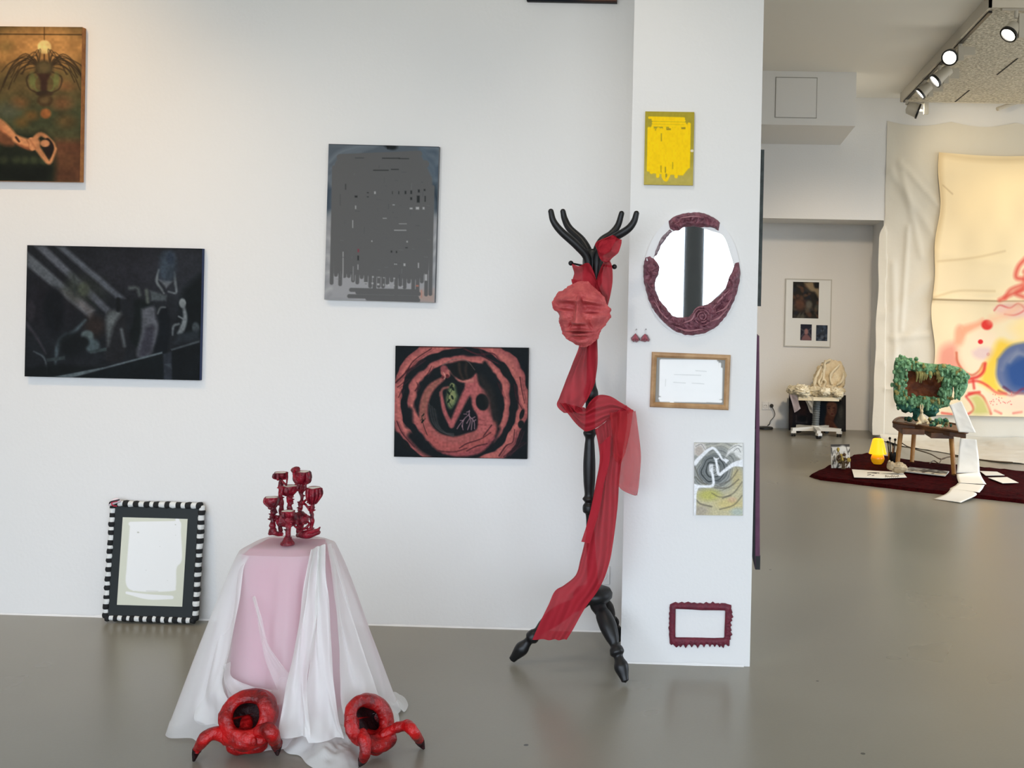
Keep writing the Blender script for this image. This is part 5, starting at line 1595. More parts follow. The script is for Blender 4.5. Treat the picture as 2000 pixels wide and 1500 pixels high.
vo = veil.build('sheer_cloth', [M_VEIL, M_VEIL2, sheer('white_voile_fold', (0.93, 0.92, 0.90, 1), 0.40, 0.35)], None, fix=False)
tag(vo, 'white sheer cloth draped over the plinth and pooling on the floor', 'cloth')

# ------------------------------------------------------------------ red goblet candelabrum on the plinth
M_OX = mat('oxblood_glaze', rgb(150, 14, 38), 0.34, 0.4, var=rgb(74, 8, 22), vscale=30, bump=0.35, bscale=90)
M_WAX = mat('cream_wax', rgb(236, 232, 220), 0.6)
CD = 3.70
def cp(x, y, dd=0.0):
    return P(480 + x / 7.5, 890 + y / 7.5, CD + dd)
SCX = CD / F_PX / 7.5
cz0 = cp(600, 1180).z
cnd = thing('candelabrum', 'red dripping sculpture of six fused goblets, standing on the draped plinth', 'candelabrum', (cp(640, 1180).x, CD, PZ + 0.002))
def goblet(rx0, rim, hw, bot, stem, dd, w0=34, lean=0.0, knob=True):
    """cup with drips and thorny stem; stem = list of (x, y) below the cup"""
    top, b = cp(rx0, rim, dd), cp(rx0 - lean, bot, dd)
    mb = MB()
    n, R = 28, hw * SCX
    H = top.z - b.z
    prof = [(0.30, 0.0), (0.62, 0.12), (0.86, 0.34), (0.98, 0.62), (1.0, 0.86), (1.03, 0.97), (0.97, 1.0), (0.90, 0.95), (0.88, 0.88)]
    def fn(u, v):
        i = v * (len(prof) - 1)
        k = min(int(i), len(prof) - 2)
        f = i - k
        r = prof[k][0] * (1 - f) + prof[k + 1][0] * f
        zz = prof[k][1] * (1 - f) + prof[k + 1][1] * f
        a = 2 * PI * u
        rr_ = R * r * (1 + 0.07 * math.sin(5 * a + rx0) + 0.06 * nz(math.cos(a) * 2, math.sin(a) * 2, zz * 3 + rx0, 1.0))
        cxm = b.x + (top.x - b.x) * zz
        return (cxm + rr_ * math.cos(a), top.y + rr_ * math.sin(a), b.z + H * zz + 0.05 * H * math.sin(3 * a + rx0) * max(0, zz - 0.7))
    mb.grid(fn, n, 24, close_u=True)
    pts = [cp(rx0 - lean, bot - 8, dd)] + [cp(x, y, dd) for x, y in stem]
    rad = [w0 * SCX * k for k in ([0.95] + [1.0, 0.8, 0.95, 0.75, 0.9, 0.8][:len(stem)])]
    mb.tube(pts, rad, n=12, lump=0.35, ls=70, steps=len(pts) * 10)
    r = random.Random(int(rx0))
    for k in range(9):                     # thorns and drips
        t = r.random() * (len(pts) - 1.01)
        i = int(t)
        q = pts[i].lerp(pts[i + 1], t - i)
        a = r.choice((0, PI)) + r.uniform(-0.5, 0.5)
        d = Vector((math.cos(a), math.sin(a), r.uniform(-0.3, 0.5))) * w0 * SCX * r.uniform(1.2, 1.7)
        mb.tube([q, q + d * 0.6, q + d], [0.005, 0.0035, 0.0008], n=6, steps=4)
    for k in range(5):
        a = r.uniform(0, 2 * PI)
        x0 = Vector((top.x + R * 1.0 * math.cos(a), top.y + R * math.sin(a), top.z - 0.004))
        mb.tube([x0, x0 + Vector((0.002 * math.cos(a), 0.002 * math.sin(a), -H * r.uniform(0.3, 0.7))), b + Vector((R * 0.5 * math.cos(a), R * 0.5 * math.sin(a), 0))], [0.0045, 0.005, 0.003], n=7, steps=8)
    g = world_part(mb, 'goblet', M_OX, cnd)
    wx = MB().lathe([(0.001, 0), (R * 0.9, 0), (R * 0.9, -0.004)], 24, Matrix.Translation((top.x, top.y, top.z - 0.001)), cap=False)
    wo = world_part(wx, 'wax_fill', M_WAX, cnd)
    wo.parent = g
    return g
goblet(515, 243, 96, 340, [(515, 460), (510, 600), (520, 740), (512, 900), (508, 1040), (508, 1165)], 0.04)
goblet(830, 228, 108, 420, [(815, 500), (822, 600), (812, 720), (800, 830), (805, 1000), (800, 1170)], 0.05, 40, 20)
goblet(650, 438, 112, 580, [(648, 650), (645, 770), (640, 900)], 0.02, 42)
goblet(382, 606, 95, 760, [(405, 800), (395, 900), (395, 1010), (402, 1150)], -0.01, 44, -10)
goblet(995, 462, 106, 700, [(968, 760), (965, 860), (970, 960), (962, 1050), (965, 1150)], 0.01, 36, 20)
goblet(615, 806, 96, 905, [(620, 960), (620, 1060), (618, 1180), (612, 1240)], -0.055, 42)
mb = MB()
bt = cp(612, 1255, -0.055)
mb.lathe([(0.001, 0.030), (0.010, 0.028), (0.016, 0.016), (0.023, 0.008), (0.024, 0.002), (0.022, 0.0)], 24, Matrix.Translation((bt.x, bt.y, PZ + 0.003)))
mb.tube([cp(420, 900, 0), cp(500, 930, 0.01), cp(580, 960, -0.01), cp(680, 950, 0), cp(760, 910, 0.02), cp(830, 870, 0.03)], [0.006, 0.016, 0.020, 0.022, 0.020, 0.012], n=12, lump=0.35, ls=60)
mb.tube([cp(800, 840, 0.04), cp(810, 930, 0.03), cp(790, 1000, 0.03), cp(800, 1160, 0.03)], [0.016, 0.022, 0.012, 0.010], n=12, lump=0.35, ls=60)
mb.tube([cp(350, 1140, 0), cp(410, 1135, -0.01), cp(470, 1140, 0), cp(540, 1145, 0.01)], [0.006, 0.010, 0.011, 0.008], n=10, lump=0.3)
mb.tube([cp(360, 1150, 0), cp(365, 1100, -0.005), cp(400, 1060, 0), cp(430, 1090, 0), cp(420, 1140, 0)], [0.006, 0.007, 0.006, 0.006, 0.006], n=8)
mb.tube([cp(760, 1165, 0), cp(860, 1158, -0.02), cp(960, 1150, -0.02), cp(1040, 1130, -0.01), cp(1075, 1120, 0)], [0.008, 0.012, 0.012, 0.010, 0.006], n=10, lump=0.25)
mb.tube([cp(880, 1140, -0.03), cp(980, 1110, -0.03), cp(1050, 1090, -0.02), cp(1090, 1045, -0.02)], [0.005, 0.007, 0.006, 0.002], n=8)
for pts in ([(690, 1000), (740, 1050), (800, 1080), (860, 1060)], [(850, 870), (910, 890), (970, 910)], [(840, 1000), (900, 970), (930, 1000), (890, 1050), (860, 1080)], [(830, 1080), (880, 1060), (940, 1080), (1000, 1060)], [(880, 650), (840, 690), (880, 720), (930, 800)],
            [(830, 520), (870, 480), (880, 400)], [(770, 430), (760, 500), (800, 520)], [(600, 430), (560, 400), (530, 360)], [(760, 420), (720, 420)], [(600, 250), (605, 320), (600, 410)], [(920, 250), (930, 330), (880, 420)], [(720, 200), (700, 260), (720, 340), (760, 400)],
            [(890, 640), (920, 660), (900, 690)], [(430, 880), (470, 900), (460, 950), (500, 960)]):
    mb.tube([cp(x, y, 0.01 * math.sin(x)) for x, y in pts], [0.004] * (len(pts) - 1) + [0.0025], n=8, lump=0.2)
mb.ball(cp(735, 215, 0.05), (0.018, 0.015, 0.014), 12, 0.3, 60)
world_part(mb, 'fused_roots', M_OX, cnd)

# ------------------------------------------------------------------ two red clawed vessels on the floor
M_RED = mat('red_glazed_clay', rgb(190, 18, 20), 0.36, 0.45, var=rgb(96, 6, 9), vscale=13, bump=0.6, bscale=42)
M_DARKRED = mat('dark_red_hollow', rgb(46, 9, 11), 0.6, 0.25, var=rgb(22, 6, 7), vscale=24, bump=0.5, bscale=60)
def cl(x, y, D):
    return P(360 + x / 4.0, 1340 + y / 4.0, D)
def remesh(o, vox):
    md = o.modifiers.new('blend', 'REMESH')
    md.mode = 'VOXEL'
    md.voxel_size = vox
    md.use_smooth_shade = True
    s = o.modifiers.new('soften', 'SMOOTH')
    s.factor, s.iterations = 0.5, 4
    t = bpy.data.textures.new('lumps', 'CLOUDS')
    t.noise_scale = 0.022
    d = o.modifiers.new('lumps', 'DISPLACE')
    d.texture, d.strength, d.mid_level = t, 0.005, 0.5
    return o
def vessel(label, loop, loop_r, depth, dirv, body, claws, D0, nub=None):
    base_pt = cl(*loop[0][:2], D0)
    root = thing('clawed_vessel', label, 'sculpture', (base_pt.x, D0, 0), group=None)
    pts = [cl(x, y, D0 + d) for x, y, d in loop]
    mb = MB().tube(pts, loop_r, n=14, closed=True, lump=0.18, ls=26)
    # sack behind the opening
    cen = sum(pts, Vector()) / len(pts)
    dv = Vector(dirv)
    ring = spline([tuple(p) for p in pts] + [tuple(pts[0])], 49)[:-1]
    def sack(u, v):
        q = Vector(ring[min(int(u * 48), 47)])
        k = math.cos(v * PI / 2 * 0.96)
        c = cen + dv * math.sin(v * PI / 2) * depth
        return tuple(c + (q - cen) * (0.25 + 1.06 * k) if v < 0.98 else c + (q - cen) * 0.2)
    for off in (0, 0.010):
        pass
    for (pa, ra) in body:
        mb.tube([cl(x, y, D0 + d) for x, y, d in pa], ra, n=12, lump=0.2, ls=26)
    # wall of the sack as overlapping coils so that it has thickness
    for v in np.linspace(0.03, 0.98, 10):
        cpts = [sack(u, v * 0.96) for u in np.linspace(0, 1, 13)[:-1]]
        cpts = [(x, y, max(z, 0.018)) for x, y, z in cpts]
        mb.tube(cpts, [0.014] * 12, n=8, closed=True, lump=0.1)
    c = cen + dv * depth
    mb.ball((c.x, c.y, max(c.z, 0.03)), (0.06, 0.03, 0.05), 12)
    o = world_part(mb, 'vessel_body', M_RED, root)
    remesh(o, 0.0075)
    # dark lining inside the opening
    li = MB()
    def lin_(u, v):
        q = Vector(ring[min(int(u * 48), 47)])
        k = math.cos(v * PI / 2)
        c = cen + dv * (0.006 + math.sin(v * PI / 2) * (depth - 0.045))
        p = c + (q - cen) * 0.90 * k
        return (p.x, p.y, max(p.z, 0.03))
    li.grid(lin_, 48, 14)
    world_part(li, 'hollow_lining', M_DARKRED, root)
    for (pa, ra) in claws:
        mc = MB().tube(pa, ra, n=14, lump=0.16, ls=30, steps=40)
        oc = world_part(mc, 'claw', M_RED, root)
        remesh(oc, 0.005)
        q = spline([(*p, r) for p, r in zip(pa, ra)], 40)
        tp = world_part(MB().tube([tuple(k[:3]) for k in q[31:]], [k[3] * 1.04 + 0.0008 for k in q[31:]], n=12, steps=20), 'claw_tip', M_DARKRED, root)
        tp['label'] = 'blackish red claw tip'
    if nub:
        world_part(MB().ball(cl(*nub, D0 - 0.045), (0.010, 0.010, 0.014), 12, 0.2), 'nub', M_RED, root)
    return root
D0 = 3.36
t1, t2 = G(378, 1490), G(542, 1479)
vessel('red clawed clay vessel with a square mouth, farther from the coat rack',
       [(336, 260, -0.01), (362, 178, 0.01), (440, 112, 0.02), (530, 98, 0.03), (598, 130, 0.02), (618, 210, 0.01), (608, 295, -0.005), (550, 362, -0.02), (460, 388, -0.03), (378, 350, -0.02)],
       [0.0165, 0.016, 0.0145, 0.013, 0.0145, 0.016, 0.0165, 0.016, 0.016, 0.016], 0.105, (0.02, 1, -0.22),
       [([(330, 400, 0), (430, 430, -0.02), (540, 425, -0.02), (640, 390, 0)], [0.024, 0.028, 0.028, 0.024]), ([(350, 440, 0.05), (480, 450, 0.06), (620, 430, 0.05)], [0.03, 0.035, 0.03]), ([(470, 380, 0), (480, 300, 0.05), (470, 290, 0.08)], [0.022, 0.028, 0.02])],
       [([cl(390, 400, D0), cl(300, 378, D0 - 0.005), cl(220, 372, D0 - 0.02), cl(150, 420, D0 - 0.03), cl(98, 500, t1.y + 0.03), Vector((t1.x, t1.y, 0.006))], [0.024, 0.024, 0.023, 0.020, 0.013, 0.003]),
        ([cl(540, 400, D0), cl(600, 360, D0 - 0.02), cl(655, 330, D0 - 0.03), cl(695, 390, D0 - 0.035), cl(722, 470, t2.y + 0.01), Vector((t2.x, t2.y, 0.006))], [0.022, 0.023, 0.022, 0.021, 0.015, 0.003])], D0, (545, 432))
D0 = 3.39
t1, t2 = G(703, 1499), G(828, 1466)
vessel('red clawed clay vessel turned aside with an oval dark mouth, nearer the coat rack',
       [(1312, 260, -0.05), (1325, 185, -0.03), (1385, 140, 0.0), (1460, 140, 0.03), (1530, 195, 0.06), (1560, 280, 0.07), (1540, 360, 0.05), (1470, 410, 0.0), (1385, 405, -0.04), (1330, 345, -0.06)],
       [0.013, 0.013, 0.014, 0.015, 0.0155, 0.0155, 0.016, 0.016, 0.015, 0.014], 0.12, (-0.15, 1, -0.25),
       [([(1400, 420, -0.03), (1470, 470, -0.02), (1560, 450, 0.02), (1640, 390, 0.04)], [0.020, 0.022, 0.026, 0.020]), ([(1440, 420, 0.02), (1500, 440, 0.04), (1580, 400, 0.08)], [0.035, 0.035, 0.03])],
       [([cl(1375, 370, D0 - 0.04), cl(1410, 420, D0 - 0.06), cl(1412, 480, D0 - 0.07), cl(1400, 560, D0 - 0.07), Vector((t1.x, t1.y, 0.006))], [0.020, 0.021, 0.020, 0.016, 0.004]),
        ([cl(1540, 390, D0 + 0.03), cl(1610, 350, D0 + 0.03), cl(1690, 320, D0 + 0.03), cl(1745, 308, D0 + 0.02), cl(1800, 365, D0), cl(1845, 440, t2.y + 0.01), Vector((t2.x, t2.y, 0.006))], [0.020, 0.018, 0.017, 0.018, 0.016, 0.012, 0.003])], D0)
# ------------------------------------------------------------------ far room: poster, sockets, chair, leaning canvas
def art_board(kind):
    if kind == 0:
        c = Cv(70, 100, (300, 335), (468, 335), (290, 570), (44, 42, 40))
        for k in range(60):
            r = random.Random(k)
            c.blob(r.uniform(290, 470), r.uniform(335, 572), r.uniform(8, 26), r.uniform(6, 18), r.choice([(62, 60, 56), (30, 30, 30), (86, 84, 76), (40, 44, 54), (98, 70, 56)]), 0.8, 0.7, r.uniform(0, 3))
        c.spoly([(370, 340), (440, 336), (466, 380), (466, 440), (440, 400), (410, 390)], (160, 140, 110), 8, 0.8)
        c.spoly([(430, 340), (468, 338), (466, 370), (440, 372)], (32, 32, 34), 6)
        c.blob(340, 480, 34, 40, (104, 72, 58), 0.8, 0.8); c.blob(400, 480, 20, 24, (110, 106, 96), 0.7, 0.8)
        return c
    if kind == 1:
        c = Cv(40, 50, (345, 610), (418, 612), (344, 716), (40, 42, 56))
        c.blob(382, 660, 14, 20, (150, 112, 112), 0.5); c.spoly([(350, 716), (360, 690), (382, 676), (404, 690), (414, 716)], (126, 92, 96), 6)
        c.stroke([(345, 640), (370, 660), (350, 690)], 5, (86, 86, 96), 4); c.stroke([(418, 636), (396, 656), (414, 690)], 5, (86, 86, 96), 4)
        return c
    c = Cv(40, 50, (447, 616), (521, 618), (446, 720), (52, 62, 78))
    for k in range(30):
        r = random.Random(k + 9)
        c.blob(r.uniform(446, 522), r.uniform(616, 720), r.uniform(4, 12), r.uniform(4, 12), r.choice([(72, 86, 108), (36, 40, 50), (96, 104, 118), (60, 66, 76)]), 0.8, 0.7)
    return c
def bp_(x, y):
    return (1460 + x / 3.333, 450 + y / 3.333)
ctr, w, h, ang = hang(bp_(246, 314), bp_(552, 318), bp_(540, 764), bp_(240, 754), BACK_Y - 0.02)
bd = thing('display_board', 'white framed board with one large and two small dark prints, above the office chair', 'display board', (ctr.x, BACK_Y, ctr.z), (0, -ang, 0))
mitred(MB(), w, h, [(0, 0), (0, -0.02), (0.012, -0.02), (0.012, -0.012)]).build('board_rim', mat('grey_white_rim', rgb(190, 188, 180), 0.5), bd, smooth=False)
MB().box((-w / 2 + 0.006, -0.013, -h / 2 + 0.006), (w / 2 - 0.006, -0.001, h / 2 - 0.006)).build('white_board', mat('white_board', rgb(226, 228, 226), 0.4), bd, smooth=False)
for k, (a, b, c_, d) in enumerate(((bp_(300, 335), bp_(468, 337), bp_(460, 574), bp_(289, 570)), (bp_(346, 610), bp_(419, 613), bp_(417, 718), bp_(343, 714)), (bp_(448, 616), bp_(522, 618), bp_(519, 722), bp_(445, 718)))):
    c2, w2, h2, a2 = hang(a, b, c_, d, BACK_Y - 0.02)
    o = paint_mesh('dark_print', art_board(k), w2, h2, bd, -0.0145, M_PRINT)
    o.location = Matrix.Rotation(ang, 3, 'Y') @ (c2 - ctr)
    o.location.y = 0

for i, px in enumerate((1494.5, 1506.5)):
    c = P(px, 792, BACK_Y)
    so = thing('wall_socket', ['double socket on the far wall, the half nearer the pillar', 'double socket on the far wall, the half with a cable plugged in'][i], 'socket', (c.x, BACK_Y, c.z))
    s = 0.034
    MB().box((-s, -0.012, -0.046), (s, 0, 0.046)).build('cover_plate', M_PLASTIC, so, smooth=False)
    MB().lathe([(0.027, 0.0), (0.027, 0.006), (0.022, 0.007), (0.021, 0.001), (0.001, 0.001)], 20, Matrix.Translation((0, -0.012, 0)) @ R90, cap=False).build('socket_cup', M_PLASTIC, so)
    if i == 0:
        for x in (-0.010, 0.010):
            MB().lathe([(0.004, 0), (0.004, 0.002)], 8, Matrix.Translation((x, -0.013, 0)) @ R90).build('pin_hole', M_HOLE, so)
pg = P(1507, 792, BACK_Y)
M_BLACKPL = mat('black_plastic', rgb(22, 22, 22), 0.4)
ps = G(1494, 838)
cab = MB()
cab.ball((pg.x, BACK_Y - 0.03, pg.z), (0.022, 0.024, 0.022), 12)
cab.tube([(pg.x, BACK_Y - 0.05, pg.z - 0.01), P(1512, 803, BACK_Y - 0.05), P(1513, 812, BACK_Y - 0.08), P(1505, 822, BACK_Y - 0.12), Vector((ps.x + 0.05, ps.y + 0.03, 0.05)), Vector((ps.x + 0.03, ps.y + 0.01, 0.040))], 0.0045, n=8)
cab.tube([Vector((ps.x + 0.03, ps.y + 0.01, 0.042)), G(1502, 829, 0.05), G(1508, 824, 0.05), G(1518, 833, 0.006)], 0.004, n=8)
tag(cab.build('power_cable', mat('dark_cable', rgb(50, 48, 46), 0.5)), 'thin dark cable running down from the far wall socket', 'cable')
st = thing('power_strip', 'flat black power strip on the floor by the far socket', 'power strip', (ps.x, ps.y, 0))
MB().lathe([(0.06, 0), (0.075, 0.004), (0.075, 0.02), (0.066, 0.028), (0.001, 0.03)], 24, Matrix.Scale(1.25, 4, (1, 0, 0))).build('strip_body', M_BLACKPL, st)
MB().box((-0.03, -0.02, 0.0295), (0.03, 0.02, 0.033)).build('strip_switch', mat('grey_switch', rgb(60, 60, 60), 0.4), st, smooth=False)

# leaning dark canvas with two heads (sketch units: 7.5 x enlargement)
def art_heads():
    c = Cv(170, 110, (530, 665), (1365, 665), (530, 1165), (26, 26, 30))
    c.blob(700, 900, 140, 200, (40, 28, 30), 0.8); c.blob(560, 1000, 30, 160, (60, 40, 32), 0.9, 0.7)
    c.stroke([(640, 1050), (700, 1060), (800, 1050)], 20, (66, 66, 68), 16, 0.8)
    c.stroke([(640, 960), (640, 1050)], 14, (80, 70, 62), 10, 0.7); c.stroke([(790, 990), (790, 1060)], 14, (80, 74, 66), 10, 0.7)
    c.blob(730, 880, 50, 90, (52, 32, 28), 0.8); c.blob(730, 1000, 60, 40, (16, 16, 18), 0.8)
    c.poly([(880, 760), (1080, 760), (1060, 1080), (980, 1120), (880, 1120)], (24, 34, 44), 30)
    c.spoly([(1080, 800), (1110, 770), (1190, 765), (1235, 800), (1235, 880), (1200, 960), (1160, 980), (1120, 970), (1085, 900)], (128, 84, 66), 14)
    c.spoly([(1085, 900), (1150, 960), (1200, 960), (1190, 1040), (1250, 1120), (1240, 1170), (980, 1170), (1050, 1100), (1060, 1000)], (98, 58, 42), 14)
    c.spoly([(980, 1170), (1000, 1130), (1080, 1090), (1120, 1130), (1100, 1170)], (130, 84, 58), 14)
    c.blob(1115, 850, 18, 7, (50, 30, 28), 0.5); c.blob(1190, 845, 16, 7, (60, 36, 32), 0.5); c.stroke([(1095, 828), (1135, 826)], 7, (56, 36, 32), 5); c.stroke([(1150, 850), (1150, 900)], 8, (150, 100, 78), 6)
    c.blob(1165, 930, 22, 9, (100, 46, 44), 0.5); c.blob(1205, 880, 20, 60, (84, 50, 42), 0.9, 0.7)
    c.spoly([(1235, 780), (1290, 780), (1330, 900), (1330, 1080), (1260, 1120), (1210, 1030), (1240, 900)], (36, 38, 40), 20)
    c.blob(1290, 900, 30, 80, (58, 60, 58), 0.9, 0.7)
    c.grain(0.1, (30, 40), 4)
    return c
a, b = P(1541, 768, 12.40), P(1652, 769, 12.40)
cw, ch = b.x - a.x, a.z - 0.004
lc = thing('leaning_canvas', 'dark canvas with painted heads leaning on the far wall behind the office chair', 'painting', ((a.x + b.x) / 2, 12.32, 0.002), (-0.16, 0, 0))
MB().box((-cw / 2, 0.001, 0), (cw / 2, 0.022, ch)).build('stretched_canvas', BLACKEDGE, lc, smooth=False)
o = paint_mesh('painted_front', art_heads(), cw, ch, lc, 0.0)
o.location.z = ch / 2

# office chair smothered in pale ruffles
M_CREAM = mat('cream_ruffles', rgb(232, 222, 196), 0.8, 0.2, var=rgb(214, 200, 168), vscale=9)
M_WHITEPL = mat('white_painted_base', rgb(214, 212, 204), 0.45)
cb = G(1592, 851)
CHD = cb.y
ch_ = thing('office_chair', 'swivel office chair covered in cream ruffles, on a white five-star base', 'chair', (cb.x, CHD, 0))
def kc(px, py, d=0.0):
    return P(px, py, CHD + d)
def ruffle_blob(mb, c, r, seed, n=26, amp=0.35, mi=0):
    """crumpled blossom-like lump"""
    m = 18
    def fn(u, v):
        a, t = 2 * PI * u, PI * (0.02 + 0.96 * v)
        d = Vector((math.sin(t) * math.cos(a), math.sin(t) * math.sin(a), math.cos(t)))
        k = 1 + amp * (1.4 * abs(nz(d.x + seed, d.y, d.z, 2.2)) + 0.8 * nz(d.x, d.y + seed, d.z, 5.0))
        return (c[0] + d.x * r[0] * k, c[1] + d.y * r[1] * k, c[2] + d.z * r[2] * k)
    return mb.grid(fn, n, m, mi, close_u=True)
mb = MB()
r = random.Random(4)
s0, s1 = kc(1546, 770), kc(1640, 770)
mb.box((s0.x + 0.06, CHD - 0.22, s0.z - 0.045), (s1.x - 0.03, CHD + 0.2, s0.z - 0.005))
for k in range(46):
    u = r.random()
    px = 1548 + 92 * u
    c = kc(px, 768 + r.uniform(-5, 5) - (4 if u < 0.35 else 0), r.uniform(-0.25, 0.2))
    q = r.uniform(0.035, 0.06)
    ruffle_blob(mb, c, (q * 1.3, q * 1.2, q * 0.8), k * 3.1)
world_part(mb, 'ruffled_seat', M_CREAM, ch_)
mb = MB()
sp_ = kc(1610, 772, 0.16)
for (px, py, d, rx_, rz_) in ((1618, 735, 0.20, 0.17, 0.17), (1632, 730, 0.2, 0.12, 0.17), (1607, 742, 0.2, 0.12, 0.13), (1622, 718, 0.2, 0.12, 0.10), (1596, 756, 0.18, 0.08, 0.07), (1640, 745, 0.2, 0.07, 0.11), (1625, 758, 0.18, 0.12, 0.06)):
    ruffle_blob(mb, kc(px, py, d), (rx_ * 0.82, 0.055, rz_ * 0.82), px * 0.37, 40, 0.22)
world_part(mb, 'ruffled_backrest', mat('cream_ruffled_back', rgb(232, 220, 192), 0.8, 0.2, var=rgb(206, 186, 150), vscale=7, bump=0.8, bscale=14), ch_)
mb = MB()
for pts in ([(1590, 756), (1592, 742), (1598, 728), (1604, 716)], [(1602, 755), (1600, 745), (1604, 735), (1606, 728)], [(1609, 756), (1612, 745), (1606, 742), (1604, 750)], [(1607, 740), (1610, 722), (1612, 708), (1622, 702)], [(1625, 750), (1622, 735), (1630, 722), (1640, 712)], [(1635, 752), (1645, 742), (1648, 728)]):
    mb.tube([kc(x, y, 0.11) for x, y in pts], [0.012, 0.016, 0.014, 0.008], n=8, lump=0.4, ls=20)
world_part(mb, 'hanging_frill', M_CREAM, ch_)
# a torn grey paper strip and a net hanging from the seat
mb = MB()
mb.ribbon([(tuple(kc(1541, 770, -0.2)), tuple(kc(1556, 772, -0.22))), (tuple(kc(1547, 788, -0.2)), tuple(kc(1560, 786, -0.22))), (tuple(kc(1552, 806, -0.2)), tuple(kc(1564, 798, -0.22)))], nu=8, nv=16, folds=1, amp=0.006)
world_part(mb, 'hanging_scrap', mat('grey_pink_paper', rgb(158, 146, 148), 0.8), ch_, fix=False)
mb = MB()
mb.ribbon([(tuple(kc(1566, 772, -0.2)), tuple(kc(1588, 774, -0.22))), (tuple(kc(1576, 790, -0.2)), tuple(kc(1588, 792, -0.22))), (tuple(kc(1583, 806, -0.18)), tuple(kc(1588, 808, -0.18)))], nu=12, nv=16, folds=2, amp=0.012)
world_part(mb, 'hanging_net', sheer('cream_net', (0.72, 0.68, 0.60, 1), 0.55), ch_, fix=False)
mb = MB()
top, bot = kc(1596, 778), Vector((cb.x, CHD, 0.09))
n = 26
mb.tube([bot.lerp(top, k / n) for k in range(n + 1)], [0.036 + 0.005 * (k % 2) for k in range(n + 1)], n=16, steps=n * 3)
world_part(mb, 'gas_column', mat('grey_bellows', rgb(92, 98, 98), 0.5), ch_)
world_part(MB().lathe([(0.05, 0.055), (0.055, 0.07), (0.05, 0.11), (0.03, 0.12)], 20, Matrix.Translation((cb.x, CHD, 0))), 'base_hub', M_WHITEPL, ch_)
for k in range(5):
    a = -PI / 2 + 0.05 + k * 2 * PI / 5
    d = Vector((math.cos(a), math.sin(a), 0))
    s = Vector((-d.y, d.x, 0))
    L = 0.285
    mb = MB()
    vs = []
    for (t, w_, z0, z1) in ((0.03, 0.026, 0.055, 0.105), (1.0, 0.022, 0.062, 0.092)):
        for (sg, z) in ((-1, z0), (1, z0), (1, z1), (-1, z1)):
            q = d * L * t + s * sg * w_
            vs.append((q.x, q.y, z))
    mb.add(vs, [(0, 1, 2, 3), (4, 7, 6, 5), (0, 4, 5, 1), (1, 5, 6, 2), (2, 6, 7, 3), (3, 7, 4, 0)])
    arm = mb.build('base_arm', M_WHITEPL, ch_, smooth=False)
    cc = d * (L - 0.02)
    mb = MB()
    for sg in (-1, 1):
        M = Matrix.Translation((cc.x, cc.y, 0.026)) @ Matrix.Rotation(a + 0.5 + k, 4, 'Z') @ Matrix.Translation((0, sg * 0.014, 0)) @ Matrix.Rotation(PI / 2, 4, 'X')
        mb.lathe([(0.012, -0.009), (0.0255, -0.008), (0.0255, 0.008), (0.012, 0.009)], 18, M)
    mb.build('caster', M_BLACKPL, arm)
    M = Matrix.Translation((cc.x, cc.y, 0.036)) @ Matrix.Rotation(a + 0.5 + k, 4, 'Z')
    MB().box((-0.022, -0.027, 0.0), (0.026, 0.027, 0.026), 0, M).build('caster_hood', M_WHITEPL, arm, smooth=False)

# ------------------------------------------------------------------ hung cloth painting and plastic sheet
def sheet_mat():
    return mat('milky_dust_sheet', (0.71, 0.67, 0.575, 1), 0.5, 0.3, bump=0.15, bscale=9)
M_SHEET = sheet_mat()
a, b = P(1729, 246, SHEET_Y), P(1729, 846, SHEET_Y)
sx0, sx1 = NICHE_X + 0.004, 5.6
sz1 = P(1740, 236, SHEET_Y).z
def crease(x, z):
    y = 0.012 * abs(nz(x, z * 0.6, 3, 2.2)) + 0.006 * nz(x, z, 8, 5)
    for (x0, z0, x1, z1, w_) in ((1.86, 2.9, 2.35, 2.2, 0.05), (1.95, 3.0, 2.2, 2.0, 0.04), (2.0, 2.95, 2.42, 2.5, 0.03), (1.85, 1.35, 2.3, 1.75, 0.06), (1.84, 0.85, 2.4, 1.45, 0.06), (1.9, 1.1, 2.3, 1.15, 0.03), (1.85, 0.55, 2.4, 0.57, 0.02), (1.9, 1.9, 1.96, 0.4, 0.04), (2.05, 2.3, 2.0, 1.2, 0.03)):
        dx, dz = x1 - x0, z1 - z0
        t = min(max(((x - x0) * dx + (z - z0) * dz) / (dx * dx + dz * dz), 0), 1)
        d = math.hypot(x - x0 - t * dx, z - z0 - t * dz)
        y += 0.014 * math.exp(-(d / w_) ** 2)
    return y
mb = MB()
def shf(u, v):
    x = sx0 + (sx1 - sx0) * u ** 1.6
    zt = sz1 - 0.05 * abs(math.sin(4.5 * (x - sx0)))
    z = 0.05 + (zt - 0.05) * v
    e = 0.012 * nz(z * 2, 1, 1, 1) + 0.008
    low = 1 / (1 + math.exp((z - 2.28) / 0.03))
    hang_ = (1 - u) ** 30 * low * (0.075 + 0.012 * math.sin(2.1 * z + 1) + 0.004 * math.sin(11 * z))
    return (x - hang_ + e * (1 - u) ** 40, SHEET_Y - 0.006 - crease(x, z) - 0.012 * (hang_ > 0.01), z)
mb.grid(shf, 150, 130)
